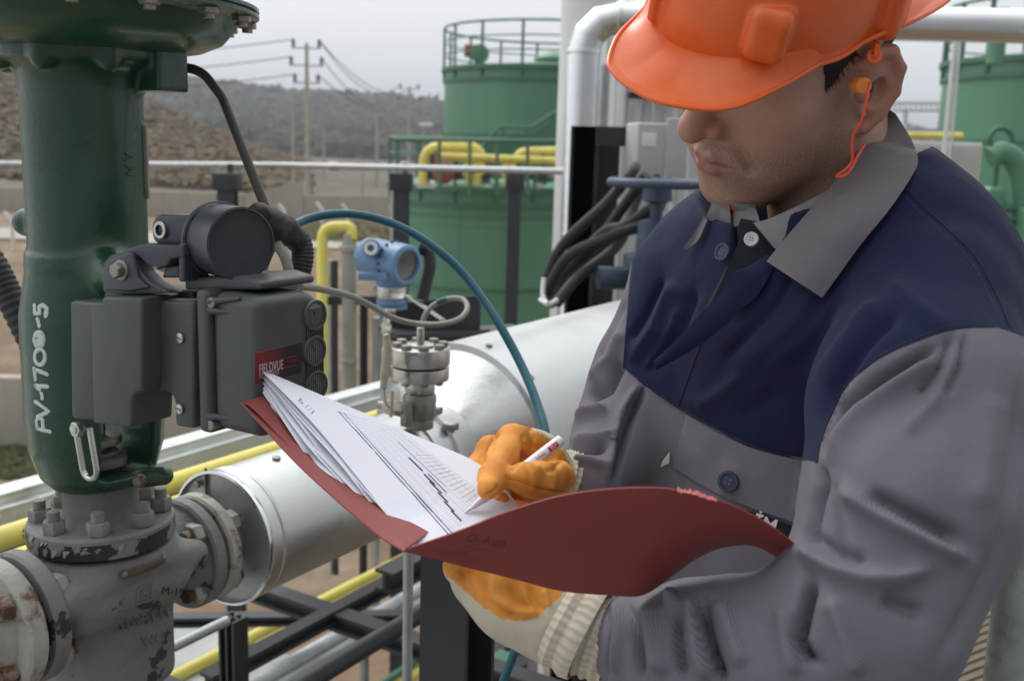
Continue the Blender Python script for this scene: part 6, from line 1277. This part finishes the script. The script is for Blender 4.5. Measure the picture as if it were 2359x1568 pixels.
dsp = .0004*vnoise(gv*60, 8)+.0004*vnoise(gv*150, 9)
for pts, w_, h_ in (([(1167, 1100), (1190, 1104), (1215, 1113), (1250, 1124), (1300, 1132)], 2.5, -.0013), ([(1205, 1006), (1207, 1030), (1200, 1055), (1180, 1080)], 5, -.0022), ([(1141, 1000), (1134, 1020), (1128, 1040)], 5, -.0022), ([(1220, 985), (1232, 1005), (1230, 1030)], 5, -.0022), ([(1210, 1022), (1228, 1034)], 4, -.0012), ([(1210, 1070), (1218, 1085), (1220, 1115)], 4, -.0014), ([(1228, 1085), (1235, 1105)], 4, .0012), ([(1290, 1060), (1278, 1080), (1260, 1085)], 6, -.0020), ([(1144, 1118), (1140, 1128), (1120, 1138)], 3, -.0012), ([(1112, 1132), (1130, 1146)], 3, .001), ([(1150, 1150), (1152, 1175)], 3, -.0012), ([(1240, 1075), (1262, 1095), (1270, 1120)], 7, .0016), ([(1110, 1050), (1098, 1090)], 4, -.001)):
    q_, fr_ = seg_d2(gp_[:, :2], pts); dsp += h_*np.exp(-(q_/w_)**2)*(gn@Fn < 0)
gv = gv+gn*dsp[:, None]; gp_ = projn(gv)
ln = [(1200, 940), (1213, 982), (1240, 995), (1266, 1010), (1296, 1038), (1318, 1078), (1336, 1130), (1340, 1200)]; dq, _ = seg_d2(gp_[:, :2], ln); inside = in_poly(gp_[:, :2], ln+[(1000, 1300), (900, 1000), (1150, 900)]); coat = np.where(inside, dq, -dq)/2358*.87
mesh_obj('glove', gv, gf, M['glove'], person, attrs={'coat': coat})
def cuff(A, B, ra, rb, nrib, name='glove_cuff'):
    A = Vector(A); B = Vector(B); ax_ = (B-A).normalized(); L = (B-A).length; m = MB(); k = 30
    m.lathe([(ra+(rb-ra)*(j/k)+.0012*math.sin(j*1.3), L*j/k) for j in range(k+1)], A, ax_, nrib*6, True, True, lambda t, kk: 1+.022*math.sin(t*nrib)); return m.build(name, M['knit'], person)
cuff(N(1292, 1096, .90), N(1362, 1122, .912), .0235, .0255, 26)
GS = M['rust']
bvg_ = BVHTree.FromPolygons(gv.tolist(), gf.tolist()); mb = MB()
for pts in ([(1170, 1101), (1192, 1106), (1216, 1116), (1250, 1126), (1300, 1130)], [(1146, 1112), (1140, 1124), (1122, 1134)]): stroke(mb, bvg_, pts, .00035, .0003, sub=6)
mb.build('glove_seam', mat('seam_thread', (.38, .13, .015), .8), person)
LG = [(N(1300, 1440, .762), .031), (N(1185, 1372, .765), .030), (N(1100, 1330, .775), .021)]
def f_gl(P):
    d = chain(P, LG, .02); d = smin(d, s_cap(P, N(1270, 1415, .757), N(1190, 1355, .757), .026, .022), .02)
    for k, (a_, b_, c_) in enumerate((((1130, 1350, .765), (1075, 1310, .765), (1060, 1290, .755)), ((1120, 1340, .785), (1060, 1305, .79), (1075, 1285, .78)), ((1130, 1340, .80), (1090, 1290, .81), (1110, 1270, .80)), ((1150, 1330, .81), (1120, 1290, .825), (1140, 1260, .82)))):
        d = smin(d, finger(P, [N(*a_), N(*b_), N(*c_)], .0125), .006)
    d = smin(d, finger(P, [N(1250, 1385, .752), N(1200, 1345, .745), N(1160, 1315, .735)], .013), .008)
    return d
gc = N(1170, 1350, .76); g2, gf2 = surfnet(f_gl, gc-.10, gc+.10, .0018); gn = vnormals(g2, gf2); gp_ = projn(g2); dsp = .0005*vnoise(g2*55, 11)+.0004*vnoise(g2*150, 12)
for pts, w_, h_ in (([(1110, 1330), (1120, 1380), (1160, 1415), (1200, 1420)], 9, -.004), ([(1085, 1320), (1100, 1345), (1120, 1400)], 7, .003), ([(1130, 1335), (1150, 1380), (1190, 1405), (1240, 1410)], 9, .004), ([(1200, 1345), (1215, 1380), (1235, 1420)], 6, .003), ([(1218, 1345), (1235, 1385), (1252, 1410)], 6, -.003), ([(1250, 1355), (1262, 1380), (1266, 1400)], 6, .003), ([(1170, 1345), (1190, 1385), (1225, 1400)], 7, -.003), ([(1150, 1400), (1195, 1432), (1240, 1428)], 6, -.003), ([(1060, 1310), (1075, 1340)], 6, -.003)):
    q_, fr_ = seg_d2(gp_[:, :2], pts); dsp += .75*h_*np.exp(-(q_/w_)**2)*np.clip(-(gn@Fn)*3, 0, 1)*np.clip(np.sin(np.pi*np.clip(fr_, .03, .97))*2, 0, 1)
g2 = g2+gn*dsp[:, None]; gp_ = projn(g2)
ln = [(990, 1290), (1015, 1312), (1050, 1342), (1085, 1372), (1120, 1402), (1155, 1424), (1200, 1430), (1240, 1420), (1262, 1398), (1300, 1362), (1330, 1340)]; dq, _ = seg_d2(gp_[:, :2], ln); inside = in_poly(gp_[:, :2], ln+[(1330, 1100), (900, 1100)]); coat = np.where(inside, dq, -dq)/2358*.74
mesh_obj('glove', g2, gf2, M['glove'], person, attrs={'coat': coat})
c1 = cuff(N(1285, 1430, .758), N(1415, 1488, .745), .0305, .0290, 34)
m = MB(); A_ = Vector(N(1288, 1422, .756)); ax_ = (Vector(N(1392, 1480, .745))-A_).normalized()
m.lathe([(.033, .000), (.0365, .006), (.034, .012), (.0375, .019), (.036, .026)], A_, ax_, 204, False, True, lambda t, kk: 1+.02*math.sin(t*34)+.05*math.sin(t*3+1)); m.build('turned_cuff', M['knit'], c1)
# ================================================================ folder, papers and pen
def sheet(name, T, B, m_, nu=40, nv=14, thick=.0012, parent=None, bul=None, smooth=True):
    """sheet between two edge curves of (px,py,depth)"""
    def samp(L, n):
        c = cr([Vector(p) for p in L], 10); m_ = len(c)-1; return [c[int(s*m_)].lerp(c[min(m_, int(s*m_)+1)], s*m_-int(s*m_)) for s in np.linspace(0, 1, n)]
    a = samp(T, nu+1); b_ = samp(B, nu+1); top = []
    for i in range(nu+1):
        for j in range(nv+1):
            v = j/nv; q = a[i]*(1-v)+b_[i]*v; q = Vector(q)
            if bul: dx, dy, dz = bul(i/nu, v); q += Vector((dx, dy, dz))
            top.append(W(q.x, q.y, q.z))
    n_ = nv+1; G = np.array(top).reshape(nu+1, n_, 3); nx = np.cross(np.gradient(G, axis=0), np.gradient(G, axis=1)); nx /= np.linalg.norm(nx, axis=-1, keepdims=True)+1e-12
    sgn = -np.sign((nx*(G-Cn)).sum(-1).mean()); bot = (G-nx*sgn*thick).reshape(-1, 3); V = np.concatenate([G.reshape(-1, 3), bot]); k = len(top); F = []
    for i in range(nu):
        for j in range(nv): q = (i*n_+j, i*n_+j+1, (i+1)*n_+j+1, (i+1)*n_+j); F += [q, tuple(k+t_ for t_ in q[::-1])]
        for j in (0, nv): F.append((i*n_+j, (i+1)*n_+j, k+(i+1)*n_+j, k+i*n_+j))
    for i in (0, nu):
        for j in range(nv): F.append((i*n_+j, i*n_+j+1, k+i*n_+j+1, k+i*n_+j))
    me = bpy.data.meshes.new(name); me.from_pydata(V.tolist(), [], F); me.update(); bm = bmesh.new(); bm.from_mesh(me); bmesh.ops.recalc_face_normals(bm, faces=bm.faces[:]); bm.to_mesh(me); bm.free(); me.polygons.foreach_set('use_smooth', [True]*len(me.polygons)); me.set_sharp_from_angle(angle=math.radians(60))
    me.materials.append(m_); o = bpy.data.objects.new(name, me); COL.objects.link(o)
    if parent: o.parent = parent; o.matrix_parent_inverse = parent.matrix_world.inverted()
    bv = BVHTree.FromPolygons(G.reshape(-1, 3).tolist(), [(i*n_+j, i*n_+j+1, (i+1)*n_+j+1, (i+1)*n_+j) for i in range(nu) for j in range(nv)])
    return o, bv, sgn
fd = thing('folder', 'open dark red cardboard folder resting on the lower glove', 'folder', W(1100, 1270, .68))
M['card'] = mat('red_folder_card', (.235, .042, .036), .62, var=.10, vscale=18, bump=.08, bscale=120, col2=(.20, .036, .031), c2scale=7, blend=(.5, .7))
T = [(932, 1266, .66), (1060, 1222, .648), (1160, 1182, .638), (1280, 1145, .63), (1400, 1127, .628), (1530, 1125, .63), (1640, 1148, .638), (1720, 1180, .65), (1790, 1222, .663), (1848, 1274, .672), (1882, 1335, .672)]
B = [(932, 1270, .66), (1050, 1300, .675), (1180, 1332, .688), (1290, 1360, .697), (1400, 1370, .702), (1480, 1370, .704), (1550, 1325, .703), (1610, 1283, .70), (1680, 1258, .697), (1760, 1266, .695), (1878, 1356, .676)]
cov, bvc, _ = sheet('cover', T, B, M['card'], 80, 20, .0012, fd, lambda u, v: (0, 0, -.006*math.sin(math.pi*v)*math.sin(math.pi*min(1, u*1.1))))
LT = [(930, 1268, .664), (1010, 1200, .73), (1130, 1100, .80)]
flap, bvf, _ = sheet('cover', [(935, 1262, .668), (850, 1200, .72), (700, 1062, .80), (590, 945, .87), (556, 926, .90)], [(1120, 1130, .86), (1000, 1060, .88), (800, 960, .93), (660, 890, .96), (620, 900, .965)], M['card'], 40, 12, .0012, fd)
sheet('cover_edge', [(932, 1269, .6605), (860, 1222, .70), (700, 1082, .782), (600, 975, .85), (555, 925, .895)], [(935, 1256, .672), (860, 1195, .725), (720, 1062, .80), (640, 975, .87), (590, 940, .90)], M['card'], 40, 4, .0012, fd)
# worn pale paper edge
M['torn'] = mat('worn_card_edge', (.72, .22, .20), .8, var=.3, vscale=200); mb = MB(); rngs = np.random.default_rng(5); base = [(1560, 1128, .6305), (1600, 1136, .634), (1650, 1152, .639)]
pc = cr([Vector(p) for p in base], 12); top_ = [W(p.x, p.y-rngs.uniform(2, 9), p.z) for p in pc]; bot_ = [W(p.x, p.y+rngs.uniform(1, 6), p.z-.0015) for p in pc]; n_ = len(pc); mb.add(top_+bot_+[q+Fw*.0008 for q in top_+bot_], [(i, i+1, n_+i+1, n_+i) for i in range(n_-1)]+[(2*n_+i, 3*n_+i, 3*n_+i+1, 2*n_+i+1) for i in range(n_-1)], True); mb.build('torn_edge', M['torn'], cov)
# faint mirrored show-through printing on the cover
mb = MB(); M['ink'] = mat('faint_ink', (.10, .022, .02), .7)
def ctext(txt, px, py, size, ang_, bold=0., mir=False, bv=bvc, mt='ink', par=None, xs=1., lift=.0002, sh=0.):
    v, f = text_mesh(txt, 1.0, .0, bold, xs=xs, shear=sh); ca, sa = math.cos(ang_), math.sin(ang_); out = []
    for x, y, z_ in v:
        if mir: x = -x
        X = px+(x*ca+y*sa)*size; Y = py+(x*sa-y*ca)*size; h, n_ = hit(bv, X, Y)
        if h is None: return
        out.append(h-(h-CP).normalized()*lift)
    mb_ = MB(); mb_.add(out, f); mb_.build('print', M[mt], par)
ctext('Ol. Aspa', 1118, 1244, 26, .14, 0, False, par=cov, sh=.3); ctext('— — —', 1100, 1262, 16, .14, .02, par=cov); ctext('I I I I I I I I I', 1050, 1274, 14, -.05, par=cov, sh=-.5); ctext('l l l l l l l', 1080, 1290, 13, -.1, par=cov, sh=-.4)
# papers
M['paper'] = mat('white_paper', (.66, .67, .73), .7, var=.015, vscale=8); M['paper2'] = mat('second_paper', (.63, .645, .72), .7, var=.02, vscale=8)
pk = thing('paper_sheets', 'stack of curled white sheets printed with a chart inside the folder', 'papers', W(960, 1250, .72))
bvp = None
for k in range(9):
    s = k/8; w_ = 1-s       # k = 8 is the topmost sheet
    low = [(962-10*w_, 1262-4*w_, .690+.012*w_), (905-30*w_, 1200+8*w_, .735+.014*w_), (830-70*w_, 1105+22*w_, .775+.012*w_), (735-72*w_, 990+30*w_, .825+.01*w_), (603+2*w_+3*(k % 2), 854+52*w_, .912+.006*w_)] if k else [(950, 1262, .70), (850, 1190, .75), (735, 1085, .80), (655, 985, .86), (605, 905, .915)]
    up = [(1215, 1190, .78+.006*w_), (1150, 1110, .82+.006*w_), (1090, 1060, .85+.006*w_), (950, 1000, .875+.006*w_), (800, 935, .90+.006*w_), (604, 851+20*w_, .925+.004*w_)]
    ph = k*1.3; sh_, bv_, sg_ = sheet('sheet', up, low, M['paper' if k % 2 == 0 else 'paper2'], 40, 24, .00035, pk, lambda u, v, ph=ph, w_=w_: (0, (17*math.sin(u*6+ph*1.7)+7*math.sin(u*13+ph*2.9))*v*(.15+w_)*math.sin(math.pi*u), -.006*math.sin(math.pi*v)*math.sin(math.pi*u)))
    if k == 8: bvp = bv_
    topsheet = sh_
# chart printed on the top sheet: solid ink lines following the sheet
M['inkb'] = mat('chart_ink', (.03, .04, .10), .6); M['inkl'] = mat('pale_grid_ink', (.36, .38, .50), .7); M['inkp'] = mat('pink_grid_ink', (.62, .42, .46), .7)
def pline(mb, pts, w_, bv=None):
    bv = bv or bvp; P = []
    for i in range(len(pts)-1):
        for k in range(6): t = k/6; P.append((pts[i][0]*(1-t)+pts[i+1][0]*t, pts[i][1]*(1-t)+pts[i+1][1]*t))
    P.append(pts[-1]); H = [hit(bv, *p)[0] for p in P]; H = [h for h in H if h is not None]
    if len(H) < 2: return
    n_ = len(H); vs = []
    for i, h in enumerate(H):
        v_ = (h-CP).normalized(); T_ = (H[min(i+1, n_-1)]-H[max(i-1, 0)]).normalized(); Bn = T_.cross(v_).normalized(); vs += [h-v_*.0003+Bn*w_, h-v_*.0003-Bn*w_]
    mb.add(vs, [(2*i, 2*i+1, 2*i+3, 2*i+2) for i in range(n_-1)])
def cq(u, v):   # chart quad, u along (far-left -> near-right), v across
    a0, a1, b0, b1 = (782, 948), (1035, 1232), (925, 992), (1128, 1150)
    x = (a0[0]*(1-u)+a1[0]*u)*(1-v)+(b0[0]*(1-u)+b1[0]*u)*v; y = (a0[1]*(1-u)+a1[1]*u)*(1-v)+(b0[1]*(1-u)+b1[1]*u)*v; return (x, y)
mb = MB()
for k in range(46): u = (k/45)**.8; pline(mb, [cq(u, 0), cq(u, .97)], .00007)
for k in range(9): v = k/8; pline(mb, [cq(0, v), cq(1, v)], .00008)
mb.build('grid_lines', M['inkl'], topsheet)
mb = MB(); pline(mb, [cq(0, .06), cq(1, .06)], .0005); pline(mb, [cq(0, .0), cq(1, .0)], .0003)
for a, b_ in ((.0, .3), (.33, .6), (.65, 1.)): pline(mb, [cq(a, -.03+.06*a), cq(b_, -.01)], .0004)
for (u0, u1, v) in ((.38, .52, .50), (.55, .66, .47), (.62, .74, .44), (.72, .82, .40), (.80, .90, .36), (.88, .98, .33)): pline(mb, [cq(u0, v), cq(u1, v)], .0011)
pline(mb, [cq(.2, .62), cq(.7, .62)], .0003); pline(mb, [cq(.55, .55), cq(.75, .53)], .0006)
mb.build('chart_bars', M['inkb'], topsheet)
mb = MB()
for k in range(14): pline(mb, [cq(.35+.045*k, .66), cq(.35+.045*k, .98)], .0002)
mb.build('grid_lines', M['inkp'], topsheet)
mb = MB()
for k in range(3): ctext('Rajal UVO' if False else 'Rv. 1 / 3', 705, 935, 14, .75, bv=bvp, mt='inkb', par=topsheet, lift=.0004) if k == 0 else None
# pen
pd0 = hit(bvp, 1074, 1180)[0] or hit(bvp, 1064, 1170)[0] or W(1073, 1180, .80); d0 = (pd0-CP).dot(Fw)-.002; tip = W(1071, 1180, d0); rear = W(1291, 1013, .826); ax_ = (rear-tip).normalized(); Lp = (rear-tip).length
M['penw'] = mat('white_pen_plastic', (.74, .72, .75), .3, var=.03, coat=.2)
pen = thing('pen', 'white ballpoint pen with red printed logo held in the upper glove', 'pen', tip); r = .0043
m = MB(); m.lathe([(.0012, .004), (.0019, .008)]+[(.0019+.0018*(k/8)+(.00012 if k % 2 else 0), .008+.0017*k) for k in range(1, 9)]+[(.0041, .030), (.0042, .04), (r, Lp*.55), (r*1.04, Lp*.9), (r*1.04, Lp-.0006), (r*.85, Lp)], tip, ax_, 40); m.build('barrel', M['penw'], pen)
m = MB(); m.lathe([(.0004, 0), (.0006, .001), (.0010, .003), (.0013, .0045)], tip, ax_, 24); m.build('nib', M['steel'], pen)
me_ = bpy.data.objects[[o.name for o in pen.children if o.name.startswith('barrel')][0]].data; bvpen = BVHTree.FromPolygons([v.co[:] for v in me_.vertices], [tuple(p.vertices) for p in me_.polygons])
M['logor'] = mat('red_logo', (.55, .02, .03), .4); an = math.atan2(1013-1180, 1291-1071)
def pq(a, b_): return (1073+(1290-1073)*a-math.sin(an)*0+math.sin(an)*-b_*-1*-1, 1180+(1019-1180)*a) 
def pxy(a, o_): return (1071+220*a+o_*math.sin(an)*-1, 1180-167*a+o_*math.cos(an))
def penquad(a0, a1, o0, o1, mt, lift=.0002, n=6):
    P = [[hit(bvpen, *pxy(a0+(a1-a0)*i/n, o0+(o1-o0)*j/n)) for j in range(n+1)] for i in range(n+1)]
    if any(h[0] is None for r_ in P for h in r_): return
    mb = MB(); mb.add([h[0]+h[1]*lift for r_ in P for h in r_], [(i*(n+1)+j, (i+1)*(n+1)+j, (i+1)*(n+1)+j+1, i*(n+1)+j+1) for i in range(n) for j in range(n)], True); mb.build('logo', mt, pen)
penquad(.870, .965, -4, 8, M['logor'])
def pentext(txt, a, o_, size, mt, lift, bold=.0, xs=1.):
    v, f = text_mesh(txt, 1., 0, bold, xs=xs); out = []
    for x, y, z_ in v:
        X, Y = pxy(a, o_); X += (x*math.cos(an)+y*math.sin(an))*size; Y += (x*math.sin(an)-y*math.cos(an))*size; h = hit(bvpen, X, Y)
        if h[0] is None: return
        out.append(h[0]+h[1]*lift)
    mb = MB(); mb.add(out, f); mb.build('print', mt, pen)
pentext('SU', .918, 2, 11, mat('pink_logo_print', (.85, .5, .5), .4), .0004, .01, 1.25); pentext('hillside', .79, 1, 10.5, M['logor'], .0002, 0, .9)
# ================================================================ haze
hm = bpy.data.materials.new('haze_air'); hm.use_nodes = True; t = hm.node_tree; t.nodes.clear(); o_ = t.nodes.new('ShaderNodeOutputMaterial'); v_ = t.nodes.new('ShaderNodeVolumePrincipled'); v_.inputs['Color'].default_value = (.82, .86, .92, 1); v_.inputs['Density'].default_value = .0012; t.links.new(v_.outputs[0], o_.inputs['Volume'])
m = MB(); m.box((0, 700, 22), (6000, 1700, 64)); hz = m.build('haze', hm); hz['kind'] = 'stuff'; hz['label'] = 'thin pale haze fading the far hills'
